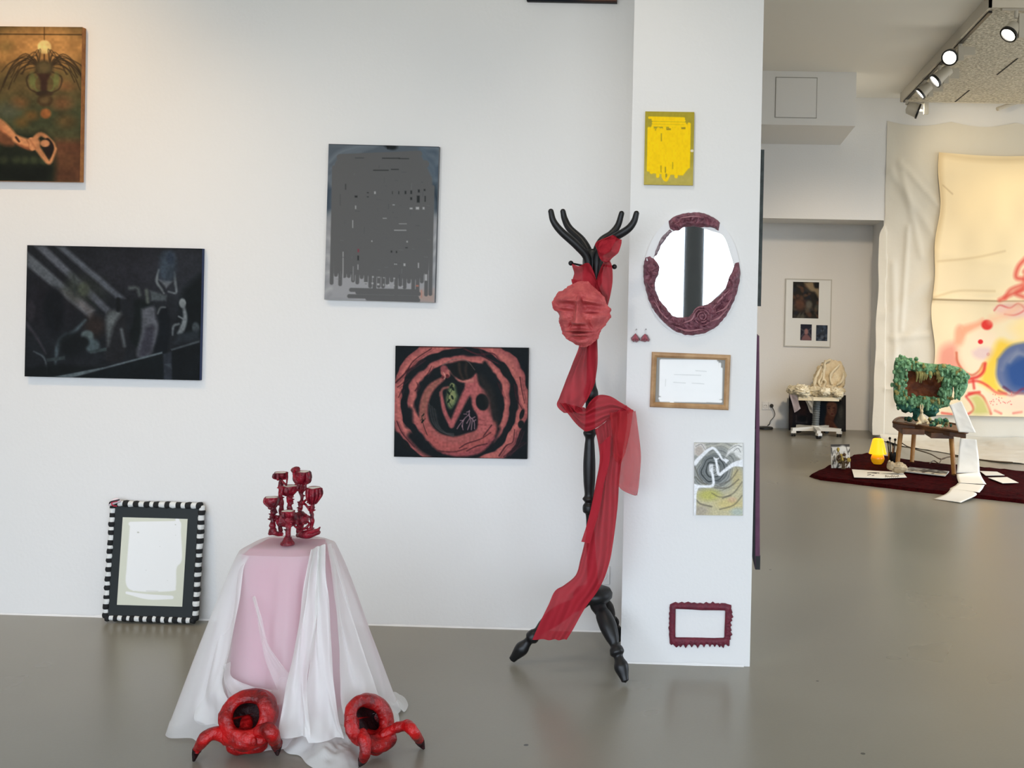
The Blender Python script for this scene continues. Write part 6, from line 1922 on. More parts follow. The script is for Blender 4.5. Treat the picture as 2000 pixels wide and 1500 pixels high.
# the part lying on the floor
fo = [G(1737, 866), G(1760, 872), G(1800, 878), G(1850, 886), G(1900, 897), G(1960, 905), G(2010, 908)]
fl = spline([tuple(q) for q in fo] + [(4.2, 9.5, 0), (5.6, 9.6, 0)], 80)
def shfl(u, v):
    j = min(int(u * 79), 79)
    q = fl[j]
    wx = sx0 + (sx1 - sx0) * (u ** 1.6)
    x = wx * v + q[0] * (1 - v)
    y = (SHEET_Y - 0.02) * v + q[1] * (1 - v)
    z = 0.004 + 0.022 * abs(nz(x, y, 4, 3.5)) + 0.012 * abs(nz(x, y, 9, 9)) + 0.05 * v ** 10
    return (x, y, z)
mb.grid(shfl, 120, 40)
shobj = mb.build('dust_sheet', M_SHEET, fix=False)
tag(shobj, 'pale plastic dust sheet hung on the far wall and spread over the floor', 'dust sheet')

def art_cloth():
    # units: photo pixels
    c = Cv(280, 420, (1832, 296), (2062, 306), (1816, 806), (244, 226, 190))
    c.blob(1990, 420, 110, 160, (255, 236, 190), 1.2, 0.4)  # warm pool of spotlight painted into the cloth colour
    c.stroke([(1834, 297), (1832, 420), (1822, 525), (1820, 582)], 10, (214, 190, 146), 6, 0.8)
    c.stroke([(1834, 298), (1900, 306), (2062, 312)], 8, (216, 194, 152), 6, 0.7)
    c.stroke([(1820, 582), (1900, 584), (1975, 587), (2062, 590)], 2.4, (150, 126, 90), 1.6, 0.9)
    c.stroke([(1832, 508), (1900, 500), (1960, 488)], 2, (210, 184, 140), 3, 0.7); c.stroke([(1838, 360), (1858, 376)], 2, (196, 172, 130), 2, 0.8)
    c.stroke([(1825, 578), (1870, 565), (1940, 566)], 2, (206, 182, 138), 3, 0.7)
    pk, rd = (236, 150, 126), (222, 62, 58)
    # pink wash on the left, round white heads with red dots
    c.spoly([(1826, 720), (1832, 680), (1862, 668), (1872, 700), (1878, 730), (1842, 760), (1826, 740)], (240, 158, 140), 10, 0.9)
    c.spoly([(1862, 668), (1864, 640), (1874, 632), (1884, 650), (1878, 672)], (244, 170, 138), 5, 0.9)
    c.spoly([(1876, 634), (1905, 626), (1918, 620), (1916, 634), (1880, 650)], (246, 172, 138), 5, 0.9)
    c.spoly([(1868, 690), (1884, 660), (1910, 640), (1940, 650), (1938, 690), (1910, 725), (1886, 720)], (250, 226, 196), 8, 0.9)
    c.stroke([(1866, 686), (1868, 704), (1880, 722), (1896, 730), (1910, 722), (1918, 708)], 3, (206, 96, 70), 2.5)
    c.blob(1926, 632, 11, 10, (228, 66, 60), 0.4); c.blob(1913, 665, 5, 4.5, (226, 50, 56), 0.4); c.blob(1928, 690, 3.5, 3.5, (190, 50, 60), 0.4)
    c.spoly([(1896, 684), (1912, 676), (1936, 680), (1938, 696), (1916, 700), (1900, 694)], (226, 196, 196), 5, 0.8)
    # yellow field and blue pool
    c.spoly([(1912, 745), (1916, 720), (1934, 690), (1950, 662), (1985, 668), (2062, 640), (2062, 700), (1960, 700), (1946, 740), (1960, 770), (1938, 764), (1920, 750)], (246, 204, 76), 8, 0.95)
    c.spoly([(1970, 640), (2010, 600), (2062, 600), (2062, 670), (2000, 672)], (252, 224, 160), 12, 0.9)
    c.spoly([(1946, 700), (1968, 676), (2000, 668), (2062, 664), (2062, 768), (1990, 768), (1960, 760), (1944, 735)], (104, 116, 152), 4)
    c.spoly([(1962, 715), (1985, 700), (2020, 690), (2062, 690), (2062, 760), (1990, 760), (1968, 745)], (52, 84, 142), 9, 0.95)
    c.stroke([(1970, 705), (1985, 690), (2005, 695)], 4, (156, 160, 172), 5, 0.8); c.stroke([(1955, 720), (1965, 700), (1985, 684)], 5, (134, 142, 164), 5, 0.7)
    c.stroke([(1958, 755), (1985, 768), (2062, 764)], 3, (96, 44, 70), 3)
    c.stroke([(1948, 762), (1975, 772), (2000, 758), (2062, 756)], 3, (150, 40, 60), 3, 0.8)
    # climbing red cloud
    for (pts, w_) in (([(2000, 505), (1986, 520), (1982, 540), (1998, 545)], 8), ([(2000, 540), (1996, 560), (1982, 572), (1998, 580)], 7), ([(1992, 556), (1970, 565), (1960, 580)], 6), ([(1950, 584), (1975, 572), (2005, 560), (2062, 520)], 7), ([(2062, 490), (2020, 515), (2000, 530)], 10), ([(2062, 540), (2020, 560)], 8)):
        c.stroke(pts, w_, (226, 90, 78), 4, 0.85)
    c.spoly([(1940, 600), (1960, 590), (2000, 592), (2062, 590), (2062, 606), (1990, 620), (1950, 612)], (238, 196, 186), 6, 0.9)
    c.stroke([(1940, 604), (1950, 594), (1970, 600), (1985, 592), (1998, 604), (1980, 614), (1960, 612)], 2.4, (218, 90, 90), 2, 0.8)
    c.stroke([(1936, 622), (1965, 612), (1990, 596)], 14, (248, 196, 160), 8, 0.7)
    # red rivers and green field at the bottom
    for (pts, w_) in (([(1886, 738), (1906, 734), (1918, 724), (1922, 708)], 6), ([(1888, 744), (1906, 742), (1924, 750), (1944, 766), (1962, 768)], 4), ([(1886, 770), (1902, 766), (1916, 772), (1926, 790), (1932, 806)], 3.4), ([(1884, 772), (1894, 785), (1898, 798), (1888, 806)], 3), ([(1890, 766), (1910, 764)], 5), ([(1836, 803), (1856, 806)], 3), ([(1976, 806), (1992, 804)], 3), ([(1898, 740), (1900, 756)], 4), ([(1940, 800), (1952, 806)], 3)):
        c.stroke(pts, w_, rd, 2.5, 0.9)
    c.spoly([(1892, 774), (1906, 768), (1920, 780), (1928, 800), (1926, 806), (1898, 806), (1900, 790)], (206, 200, 122), 5, 0.9)
    c.spoly([(1930, 762), (1950, 772), (1990, 772), (2062, 770), (2062, 800), (1940, 800)], (248, 216, 190), 10, 0.9)
    for k in range(26):
        r = random.Random(k)
        c.blob(r.uniform(1925, 1975), r.uniform(766, 790), 1.2, 1.2, (226, 120, 112), 0.5, 0.8)
    c.grain(0.02, (9, 7), 5)
    return c
ca, cbp = P(1832, 296, SHEET_Y), P(1816, 806, SHEET_Y)
ctop, cbot = P(1835, 297, SHEET_Y).z, P(1820, 808, SHEET_Y).z
cl0 = P(1832, 300, SHEET_Y).x
cwid = (P(2062, 306, SHEET_Y) - P(1832, 296, SHEET_Y)).length
cctr = Vector(((P(1832, 296, SHEET_Y) + P(2062, 306, SHEET_Y) + P(1816, 806, SHEET_Y) + P(2046, 816, SHEET_Y)) / 4))
shear = (P(1816, 806, SHEET_Y).x - P(1832, 296, SHEET_Y).x)
chh = (P(1832, 296, SHEET_Y) - P(1816, 806, SHEET_Y)).z
def cloth_fn(co):
    x, z = co[:, 0].copy(), co[:, 2].copy()
    t = 0.5 - z / chh                      # 0 at the top
    co[:, 0] = x + shear * (t - 0.5)
    edge = np.exp(-((x + cwid / 2) / 0.10) ** 2)
    co[:, 0] += edge * (0.02 * np.sin(9 * t) - 0.015 * np.sin(23 * t))
    co[:, 2] = z - 0.03 * np.sin(np.clip((x + cwid / 2) / cwid, 0, 1) * PI) * (1 - t)
    fold = 0.016 * np.exp(-((t - 0.56 - 0.01 * x) / 0.012) ** 2) + 0.008 * np.exp(-((t - 0.41 - 0.04 * x) / 0.02) ** 2) + 0.008 * np.exp(-((t - 0.53 + 0.05 * x) / 0.015) ** 2)
    co[:, 1] = co[:, 1] - 0.030 - fold - 0.006 * np.sin(7 * x + 3 * z) - 0.02 * np.exp(-((t - 1.0) / 0.1) ** 2)
    return co
cp_ = paint_mesh('hung_cloth_painting', art_cloth(), cwid, chh, None, 0.0, painted('painted_calico', 0.85, 0.3), cloth_fn)
cp_.location = (cctr.x, SHEET_Y - 0.022, cctr.z)
tag(cp_, 'large unstretched cloth painting in red, yellow and blue, hung over the dust sheet', 'painting')
# ceiling strut near the far wall
a = P(1948, 213, 11.45)
b = P(1985, 203, 11.45)
tag(MB().tube([a, Vector((b.x + 0.1, 11.6, CEIL - 0.02))], 0.022, n=12).build('ceiling_strut', M_FIX), 'short pale strut sloping down from the ceiling above the cloth painting', 'strut')

# ------------------------------------------------------------------ rug with its things
M_RUG = mat('dark_red_rug', rgb(74, 9, 13), 0.95, 0.05, var=rgb(46, 6, 9), vscale=25, bump=1.0, bscale=160)
rp = [(1580, 931), (1600, 938), (1700, 950), (1800, 962), (1900, 973), (2010, 985), (2060, 988), (2060, 932), (2000, 925), (1914, 916), (1850, 911), (1780, 904), (1720, 893), (1690, 889), (1665, 893), (1620, 912)]
ro = [G(*q) for q in rp]
ctr = sum(ro, Vector()) / len(ro)
rg = thing('rug', 'dark red pile rug on the far floor', 'rug', (ctr.x, ctr.y, 0))
pts = []
for i in range(len(ro)):
    for t in np.linspace(0, 1, 9)[:-1]:
        pts.append(ro[i].lerp(ro[(i + 1) % len(ro)], t))
n = len(pts)
vs, fs = [(0, 0, 0.028)], []
R_ = 40
for j in range(1, R_ + 1):
    t = j / R_
    for q in pts:
        x, y = (q.x - ctr.x) * t, (q.y - ctr.y) * t
        z = 0.026 + 0.006 * nz(x, y, 1, 12) + 0.004 * nz(x, y, 2, 45)
        if j == R_:
            z = 0.001
        x += 0.012 * nz(x, y, 7, 25) * t ** 6
        y += 0.012 * nz(x, y, 9, 25) * t ** 6
        vs.append((x, y, z))
for i in range(n):
    fs.append((0, 1 + i, 1 + (i + 1) % n))
for j in range(R_ - 1):
    for i in range(n):
        a, b = 1 + j * n + i, 1 + j * n + (i + 1) % n
        fs.append((a, a + n, b + n, b))
MB().add(vs, fs).build('rug_pile', M_RUG, rg)
RZ = 0.030

# wooden stool
M_WOOD = mat('dark_oiled_wood', rgb(112, 72, 38), 0.45, 0.4, var=rgb(74, 44, 22), vscale=9)
M_LEGW = mat('honey_wood', rgb(196, 140, 74), 0.5, 0.4, var=rgb(168, 114, 56), vscale=12)
def sx(x, y, D):        # 5.767 x sketch of the stool
    return P(1730 + x / 5.767, 680 + y / 5.767, D)
SD = 9.62
sroot = sx(480, 870, SD)
stl = thing('stool', 'low dark wooden stool with honey-coloured legs, standing on the rug', 'stool', (sroot.x, SD, RZ))
ztop = sx(400, 880, 9.45).z
lf, rf = G(1752 + 0, 916, RZ), G(1863, 931, RZ)
lb, rb = G(1781, 906, RZ), G(1888, 916, RZ)
mb = MB()
topo = [sx(88, 840, 9.50), sx(120, 862, 9.42), sx(330, 866, 9.38), sx(520, 890, 9.30), sx(720, 930, 9.22), sx(905, 950, 9.18), sx(905, 950, 9.50), sx(780, 880, 9.80), sx(560, 850, 9.90), sx(300, 815, 9.98), sx(150, 820, 9.9)]
topo = [Vector((q.x, q.y, 0)) for q in topo]
n = len(topo)
# slightly sloping, dished plank top
def zt_(q, i):
    return 0
zl, zr = sx(88, 830, 9.5).z, sx(905, 945, 9.25).z
xl_, xr_ = topo[0].x, topo[5].x
def zat(x):
    return zl + (zr - zl) * min(max((x - xl_) / (xr_ - xl_), 0), 1)
vs = [(q.x, q.y, zat(q.x)) for q in topo] + [(q.x, q.y, zat(q.x) - 0.045 + (0.012 if 0.2 < (q.x - xl_) / (xr_ - xl_) < 0.75 else 0)) for q in topo]
mb.add(vs, [tuple(range(n)), tuple(range(2 * n - 1, n - 1, -1))] + [(i, i + n, (i + 1) % n + n, (i + 1) % n) for i in range(n)])
world_part(mb, 'seat', M_WOOD, stl, smooth=False)
mb = MB()
# raised rim and lighter worn patch
mb.tube([Vector((q.x, q.y, zat(q.x) + 0.002)) for q in topo], 0.011, n=8, closed=True)
world_part(mb, 'seat_rim', M_WOOD, stl)
ws = [sx(590, 900, 9.4), sx(700, 925, 9.3), sx(800, 925, 9.35), sx(790, 905, 9.6), sx(680, 885, 9.62), sx(610, 880, 9.55)]
for i, (xx, w_) in enumerate(((0.0, 0.09), (1.0, 0.10))):
    xa = (xl_ + 0.05) if i == 0 else (xr_ - 0.28)
    world_part(MB().box((xa, 9.33 if i == 0 else 9.25, zat(xa + 0.1) - 0.075), (xa + 0.19, 9.85 if i == 0 else 9.75, zat(xa + 0.1) - 0.03)), 'cleat', M_WOOD, stl, smooth=False)
for ft, tp in ((lf, sx(175, 935, 9.52)), (rf, sx(735, 985, 9.34)), (lb, sx(325, 925, 9.86)), (rb, sx(860, 985, 9.62))):
    zt2 = zat(tp.x) - 0.05
    world_part(MB().tube([Vector((ft.x, ft.y, 0.048)), Vector((tp.x, tp.y, zt2 + 0.01))], [0.019, 0.022], n=14), 'leg', M_LEGW, stl)

# green coral-like sculpture on the stool
M_CORAL = mat('green_foam_crust', rgb(142, 188, 142), 0.65, 0.3, var=rgb(66, 112, 76), vscale=26, bump=0.5, bscale=60)
M_CORALY = mat('olive_foam_crust', rgb(176, 170, 104), 0.65, 0.3, var=rgb(104, 92, 50), vscale=14, bump=0.5, bscale=60)
M_TEAL = mat('teal_foam', rgb(52, 110, 92), 0.6, 0.3, var=rgb(36, 82, 68), vscale=12, bump=0.5, bscale=60)
M_RUST = mat('rust_brown_panel', rgb(140, 74, 36), 0.6, 0.3, var=rgb(92, 46, 24), vscale=10, bump=0.4)
ED = 9.55
eb = sx(430, 840, ED)
zbase = zat(eb.x) + 0.004
cs = thing('coral_sculpture', 'green crusted coral-like screen with a rust-brown hollow, standing on the stool', 'sculpture', (eb.x, ED, zbase))
mb = MB()
loop = [(165, 160), (280, 190), (420, 225), (560, 240), (700, 250), (840, 290), (850, 380), (700, 380), (690, 480), (650, 600), (520, 610), (400, 600), (250, 620), (165, 590), (150, 480), (155, 340)]
mb.tube([sx(x, y, ED) for x, y in loop], [0.05] * len(loop), n=10, closed=True)
mb.tube([sx(700, 250, ED), sx(820, 300, ED), sx(860, 400, ED), sx(840, 500, ED), sx(825, 550, ED)], [0.05, 0.055, 0.05, 0.035, 0.015], n=10)
r = random.Random(12)
lp = spline([(x, y) for x, y in loop] + [loop[0]], 400)
for k in range(520):
    x, y = lp[r.randrange(400)]
    w_ = 58 if y > 500 or x < 300 else 46
    x += r.gauss(0, w_ * 0.62)
    y += r.gauss(0, w_ * 0.62)
    if 330 < x < 600 and 380 < y < 520:
        continue
    c = sx(x, y, ED - r.uniform(0.0, 0.07))
    q = r.uniform(0.010, 0.021)
    yel = (0.30 if (y < 330 and 330 < x < 620) or (x < 260 and 330 < y < 560) or (y > 520 and x > 480) else 0.06)
    mb.ball(c, (q, q, q * r.uniform(0.8, 1.6)), 7, 0.35, 40, mi=1 if r.random() < yel else 0)
for k in range(90):
    t = r.random()
    c = sx(780 + 90 * r.random() * (1 - 0.4 * t), 260 + 300 * t, ED - r.uniform(0, 0.06))
    mb.ball(c, (0.014, 0.014, 0.024), 7, 0.35, 40)
for k in range(20):
    c = sx(r.uniform(130, 220), r.uniform(110, 220), ED - r.uniform(0, 0.05))
    mb.ball(c, (0.018, 0.018, 0.035), 7, 0.3, 40)
for k in range(24):        # drips at the top rim of the hollow
    x = r.uniform(330, 640)
    c = sx(x, 265, ED - 0.05)
    mb.tube([c, c + Vector((0.006, -0.01, -0.03)), c + Vector((0.0, -0.004, -r.uniform(0.05, 0.10)))], [0.012, 0.012, 0.005], n=7, mi=1)
world_part(mb, 'coral_crust', [M_CORAL, M_CORALY], cs)
mb = MB()
a, b, c_, d = sx(210, 250, ED + 0.03), sx(680, 280, ED + 0.03), sx(660, 600, ED + 0.03), sx(220, 600, ED + 0.03)
def hol(u, v):
    q = a.lerp(b, u).lerp(d.lerp(c_, u), v)
    return (q.x, q.y + 0.05 * math.sin(PI * u) * math.sin(PI * v) + 0.02 * nz(q.x, q.z, 2, 18), q.z)
mb.grid(hol, 40, 30)
world_part(mb, 'rust_hollow', M_RUST, cs, fix=False)
mb = MB()
mb.tube([sx(350, 680, ED), sx(345, 760, ED), Vector((sx(340, 820, ED).x, ED, zbase + 0.038))], [0.05, 0.032, 0.036], n=12, lump=0.3, ls=40)
mb.tube([sx(440, 640, ED), sx(500, 680, ED), sx(490, 750, ED)], [0.05, 0.075, 0.045], n=12, lump=0.25, ls=40)
mb.tube([sx(150, 600, ED), sx(230, 650, ED - 0.01), sx(320, 660, ED)], [0.045, 0.06, 0.05], n=12, lump=0.25, ls=40)
world_part(mb, 'teal_foot', M_TEAL, cs)

# small things on the stool
def clump(name, label, cat, cx, cy, D, rad, count, mats, size, seed, zz=None):
    c0 = sx(cx, cy, D)
    z0 = zat(c0.x) + 0.004
    r = random.Random(seed)
    mb = MB()
    for k in range(count):
        q = size * r.uniform(0.7, 1.4)
        mb.ball((c0.x + r.gauss(0, rad[0] * 0.5), c0.y + r.gauss(0, 0.03), z0 + max(q * 1.25, r.random() * rad[1])), (q, q, q), 7, 0.35, 45, mi=r.randrange(len(mats)))
    o = mb.build(name, mats)
    return tag(o, label, cat)
clump('moss_clump', 'mossy green and brown clump on the stool under the coral sculpture', 'moss', 605, 860, 9.40, (0.07, 0.07), 48, [M_CORALY, M_TEAL, M_CORAL], 0.014, 3)
clump('moss_clump', 'small dark moss clump at the foot of the green sculpture stem', 'moss', 262, 815, 9.56, (0.03, 0.04), 16, [M_TEAL, M_CORALY], 0.014, 5)
M_IVORY = mat('ivory_clay', rgb(232, 214, 176), 0.5, 0.4, var=rgb(208, 186, 140), vscale=20)
# seated hare-like figurine
fb = sx(400, 850, 9.40)
zf_ = zat(fb.x) + 0.004
fg = thing('hare_figurine', 'small ivory figurine seated on the stool in front of the green sculpture', 'figurine', (fb.x, 9.40, zf_))
mb = MB()
hs = 0.17
mb.tube([(0, 0, 0.026), (0.005, 0, 0.05), (0.0, 0, 0.085), (0.0, -0.004, 0.105)], [0.034, 0.032, 0.020, 0.012], n=14)
mb.ball((0.0, -0.006, 0.122), (0.015, 0.018, 0.017), 14)
mb.tube([(0.006, -0.01, 0.03), (0.035, -0.02, 0.045), (0.055, -0.02, 0.024), (0.04, -0.04, 0.018)], [0.017, 0.016, 0.011, 0.008], n=10)
mb.tube([(-0.006, -0.01, 0.02), (-0.03, -0.035, 0.024), (-0.055, -0.05, 0.014)], [0.018, 0.013, 0.006], n=10)
mb.tube([(-0.012, 0, 0.08), (-0.03, -0.01, 0.055), (-0.02, -0.03, 0.035)], [0.009, 0.008, 0.006], n=8)
mb.tube([(0.014, 0, 0.08), (0.032, -0.01, 0.06), (0.03, -0.025, 0.045)], [0.009, 0.008, 0.006], n=8)
o = mb.build('figurine_body', M_IVORY, fg)
md = o.modifiers.new('blend', 'REMESH'); md.mode = 'VOXEL'; md.voxel_size = 0.004; md.use_smooth_shade = True
for s in (-1, 1):
    MB().tube([(s * 0.006, 0, 0.134), (s * 0.010, 0.002, 0.16), (s * 0.007, 0.004, 0.185)], [0.005, 0.007, 0.002], n=8).build('ear', M_IVORY, fg)
sh = MB().ball((0, 0, 0.014), (0.026, 0.02, 0.015), 12, 0.35, 50)
q = sx(605, 880, 9.33)
o = sh.build('shell', M_IVORY)
o.location = (q.x, 9.33, zat(q.x) + 0.006)
tag(o, 'tiny cream shell on the stool edge beside the moss clump', 'shell')
sl_ = MB().plate([(-0.10, -0.004), (0.08, -0.004), (0.085, 0.0), (-0.095, 0.0)], -0.03, 0.03)
q = sx(225, 850, 9.45)

# yellow mushroom lamp
lb_ = G(1714, 906, RZ)
LD = lb_.y
M_LAMP = mat('yellow_lamp_glass', rgb(255, 186, 20), 0.25, 0.5)
n_, l_ = M_LAMP.node_tree.nodes, M_LAMP.node_tree.links
M_LAMP.node_tree.nodes['Principled BSDF'].inputs['Emission Color'].default_value = (1.0, 0.50, 0.015, 1)
M_LAMP.node_tree.nodes['Principled BSDF'].inputs['Emission Strength'].default_value = 1.15
M_LAMPB = mat('yellow_lamp_foot', rgb(230, 160, 20), 0.2, 0.5)
M_LAMPB.node_tree.nodes['Principled BSDF'].inputs['Emission Color'].default_value = (1.0, 0.45, 0.01, 1)
M_LAMPB.node_tree.nodes['Principled BSDF'].inputs['Emission Strength'].default_value = 0.30
u = LD / F_PX
lm = thing('table_lamp', 'small glowing yellow glass mushroom lamp on the rug', 'lamp', (lb_.x, LD, RZ))
MB().lathe([(8 * u, 0), (11.5 * u, 4 * u), (13.5 * u, 10 * u), (12 * u, 16 * u), (9 * u, 19 * u), (8 * u, 20 * u)], 32).build('lamp_foot', M_LAMPB, lm)
MB().lathe([(17.5 * u, 20 * u), (16.8 * u, 22 * u), (14 * u, 34 * u), (11.5 * u, 44 * u), (10.5 * u, 48 * u), (8.5 * u, 49 * u), (8 * u, 47 * u)], 40, cap=False).build('lamp_shade', M_LAMP, lm)
MB().ball((0, 0, 36 * u), 6 * u, 14).build('bulb', glow('lamp_bulb', (1.0, 0.80, 0.40, 1), 9), lm)

# brush jar behind the lamp
jb = G(1743, 908, RZ)
M_JAR = mat('black_glass_jar', rgb(30, 28, 26), 0.2)
jr = thing('brush_jar', 'dark jar beside the yellow lamp, holding brushes', 'jar', (jb.x, jb.y, RZ))
ju = jb.y / F_PX
MB().lathe([(8.5 * ju, 0), (9 * ju, 2 * ju), (9 * ju, 24 * ju), (8.2 * ju, 24 * ju), (8.2 * ju, 3 * ju), (0.001, 3 * ju)], 24, cap=False).build('jar_body', M_JAR, jr)
bl_ = ['dark paintbrush in the jar, leaning towards the lamp', 'tall dark paintbrush in the jar with the thickest black tip', 'wooden-handled paintbrush in the middle of the jar', 'thin dark paintbrush in the jar behind the others', 'paintbrush in the jar leaning towards the stool leg', 'brown-handled paintbrush in the jar nearest the stool leg']
for k, (dx, hgt, dd, kind) in enumerate(((-9, 46, -0.01, 0), (-5, 53, 0.0, 1), (0, 42, -0.02, 2), (6, 50, 0.01, 0), (11, 47, -0.015, 1), (17, 43, 0.0, 2))):
    root = thing('paintbrush', bl_[k], 'paintbrush', (jb.x + (k - 2.5) * 0.0085, jb.y + dd, RZ + 3 * ju + 0.004), group='brushes in the jar')
    p0, p1 = Vector((0, 0, 0)), Vector((dx * ju * 0.72, dd, (hgt - 3) * ju))
    MB().tube([p0, p0.lerp(p1, 0.6), p0.lerp(p1, 0.84)], [0.0035, 0.006, 0.0045], n=8).build('handle', mat('brush_handle', [rgb(40, 30, 24), rgb(28, 26, 24), rgb(150, 96, 54)][kind], 0.4), root)
    MB().tube([p0.lerp(p1, 0.84), p0.lerp(p1, 0.91)], [0.006, 0.0075], n=8).build('ferrule', M_SILVER, root)
    MB().tube([p0.lerp(p1, 0.91), p0.lerp(p1, 0.97), p1], [0.009, 0.012, 0.005], n=8).build('bristles', mat('brush_bristles', rgb(24, 20, 18), 0.9), root)

# small canvas standing on the rug with a dried bouquet in front
def art_small():
    c = Cv(60, 80, (1120, 1420), (1400, 1410), (1150, 1700), (232, 226, 214))
    c.poly([(1100, 1400), (1420, 1400), (1420, 1440), (1100, 1450)], (40, 36, 34), 6, 0.8)
    for k in range(34):
        r = random.Random(k + 3)
        x, y = r.uniform(1130, 1400), r.uniform(1500, 1720)
        c.stroke([(x, y), (x + r.uniform(-40, 40), y - r.uniform(20, 90))], r.uniform(6, 18), r.choice([(42, 38, 34), (70, 60, 44), (96, 80, 50), (30, 28, 28), (200, 190, 174)]), 6, 0.85)
    c.blob(1300, 1470, 50, 40, (238, 234, 224), 0.6)
    return c
kb0, kb1 = G(1626, 914, RZ), G(1658, 914, RZ)
kw = (kb1 - kb0).length * 1.12
kh = (P(1622, 868, kb0.y).z - RZ)
kr = thing('small_canvas', 'small white canvas with dark plant strokes propped upright on the rug corner', 'painting', ((kb0.x + kb1.x) / 2, kb0.y, RZ + 0.002), (-0.12, -0.03, 0.06))
MB().box((-kw / 2, 0.001, 0), (kw / 2, 0.016, kh)).build('stretched_canvas', mat('white_edge', rgb(214, 208, 198), 0.6), kr, smooth=False)
o = paint_mesh('painted_front', art_small(), kw, kh, kr, 0.0)
o.location.z = kh / 2
q = G(1646, 916, RZ)
bq = thing('dried_bouquet', 'dried brown and yellow bouquet leaning on the small canvas', 'bouquet', (q.x, q.y - 0.02, RZ))
mb = MB(); mb2 = MB(); mb3 = MB()
r = random.Random(8)
for k in range(16):
    tip = Vector((r.uniform(-0.055, 0.06), r.uniform(0.0, 0.02), r.uniform(0.06, 0.17)))
    mb.tube([(0.02 * r.uniform(-1, 1), -0.01, 0.004), tip * 0.5 + Vector((0.01, -0.01, 0)), tip], [0.003, 0.0025, 0.0015], n=5, steps=6)
    if k % 2:
        ruffle_blob(mb2, tip, (0.012, 0.010, 0.016), k, 10, 0.4)
    else:
        ruffle_blob(mb3, tip * 0.8, (0.014, 0.010, 0.012), k, 10, 0.4)
mb.build('stems', mat('dry_stems', rgb(92, 74, 44), 0.8), bq)
mb2.build('yellow_heads', mat('dry_yellow', rgb(176, 150, 70), 0.8), bq)
mb3.build('brown_leaves', mat('dry_brown', rgb(96, 66, 40), 0.8, var=rgb(60, 44, 30)), bq)

# papers and pictures lying on the rug
M_PAPER = mat('white_paper', rgb(236, 232, 222), 0.7, 0.2)
def flat(name, label, cat, pix, z, m, th=0.002, grp=None):
    q = [G(x, y, z) for x, y in pix]
    c = sum(q, Vector()) / len(q)
    n = len(q)
    vs = [(p.x, p.y, z) for p in q] + [(p.x, p.y, z - th) for p in q]
    o = MB().add([tuple(Vector(v) - Vector((c.x, c.y, z - th))) for v in vs], [tuple(range(n)), tuple(range(2 * n - 1, n - 1, -1))] + [(i, i + n, (i + 1) % n + n, (i + 1) % n) for i in range(n)]).build(name, m, None, smooth=False)
    o.location = (c.x, c.y, z - th)
    return tag(o, label, cat, grp)
def zo(x, y):
    return (1560 + x / 4.545, 680 + y / 4.545)
PZ_ = 0.040
dr = flat('drawing_sheet', 'white drawing sheet lying on the rug in front of the yellow lamp', 'drawing', [zo(472, 1075), zo(492, 1146), zo(740, 1154), zo(960, 1146), zo(915, 1092), zo(850, 1098), zo(680, 1088)], PZ_, M_PAPER)
mk = MB()
for pts in ([(610, 1108), (660, 1106), (715, 1110)], [(610, 1128), (640, 1122)], [(650, 1132), (668, 1130)], [(640, 1106), (690, 1112)]):
    mk.tube([G(*zo(x, y), PZ_ + 0.001) - dr.location for x, y in pts], 0.004, n=6)
for k in range(7):
    x = 770 + k * 18
    mk.tube([G(*zo(x, 1146), PZ_ + 0.001) - dr.location, G(*zo(x + 4, 1128 + 4 * (k % 3)), PZ_ + 0.001) - dr.location, G(*zo(x + 12, 1142), PZ_ + 0.001) - dr.location], 0.0018, n=5)
mk.build('ink_marks', mat('ink', rgb(70, 60, 54), 0.7), dr)
def art_mag():
    c = Cv(110, 40, (0, 0), (1, 0), (0, 1), (206, 198, 180))
    for k in range(40):
        r = random.Random(k + 77)
        c.blob(r.random(), r.random(), r.uniform(0.03, 0.10), r.uniform(0.05, 0.18), r.choice([(60, 52, 44), (120, 106, 84), (222, 216, 200), (90, 84, 74), (150, 138, 116)]), 0.8, 0.8)
    c.stroke([(0.45, 0.55), (0.6, 0.5), (0.8, 0.6)], 0.16, (44, 38, 32), 0.06)
    return c
mq = [G(*zo(985, 1052), 0.048), G(*zo(1335, 1090), 0.048), G(*zo(1300, 1128), 0.048), G(*zo(905, 1085), 0.048)]
mc_ = sum(mq, Vector()) / 4
mg = thing('lying_picture', 'unframed landscape picture lying on the rug under the stool', 'picture', (mc_.x, mc_.y, RZ))
mo = paint_mesh('picture_face', art_mag(), 1, 1, mg, 0, M_PRINT)
W_, H_ = 110, 40
co = []
for j in range(H_):
    for i in range(W_):
        u, v = i / (W_ - 1), j / (H_ - 1)
        q = mq[0].lerp(mq[1], u).lerp(mq[3].lerp(mq[2], u), v)
        co += [q.x - mc_.x, q.y - mc_.y, 0.0165]
mo.data.vertices.foreach_set('co', co)
mo.data.update()
vs = [(p.x - mc_.x, p.y - mc_.y, 0.0155) for p in mq] + [(p.x - mc_.x, p.y - mc_.y, 0.008) for p in mq]
MB().add(vs, [(0, 1, 2, 3), (7, 6, 5, 4)] + [(i, i + 4, (i + 1) % 4 + 4, (i + 1) % 4) for i in range(4)]).build('picture_board', M_PAPER, mg, smooth=False)
q = G(*zo(865, 1118), PZ_)
pb = thing('stone_lump', 'pale lumpy stone-like head lying on the edge of the drawing sheet', 'sculpture', (q.x, q.y, PZ_ + 0.010))
mb = MB()
ruffle_blob(mb, (0.02, 0, 0.045), (0.065, 0.045, 0.042), 3, 26, 0.22)
ruffle_blob(mb, (-0.045, -0.01, 0.06), (0.035, 0.03, 0.034), 9, 20, 0.22)
mb.build('lump', mat('pale_stone', rgb(196, 178, 146), 0.6, var=rgb(168, 148, 116), vscale=25, bump=0.5), pb)
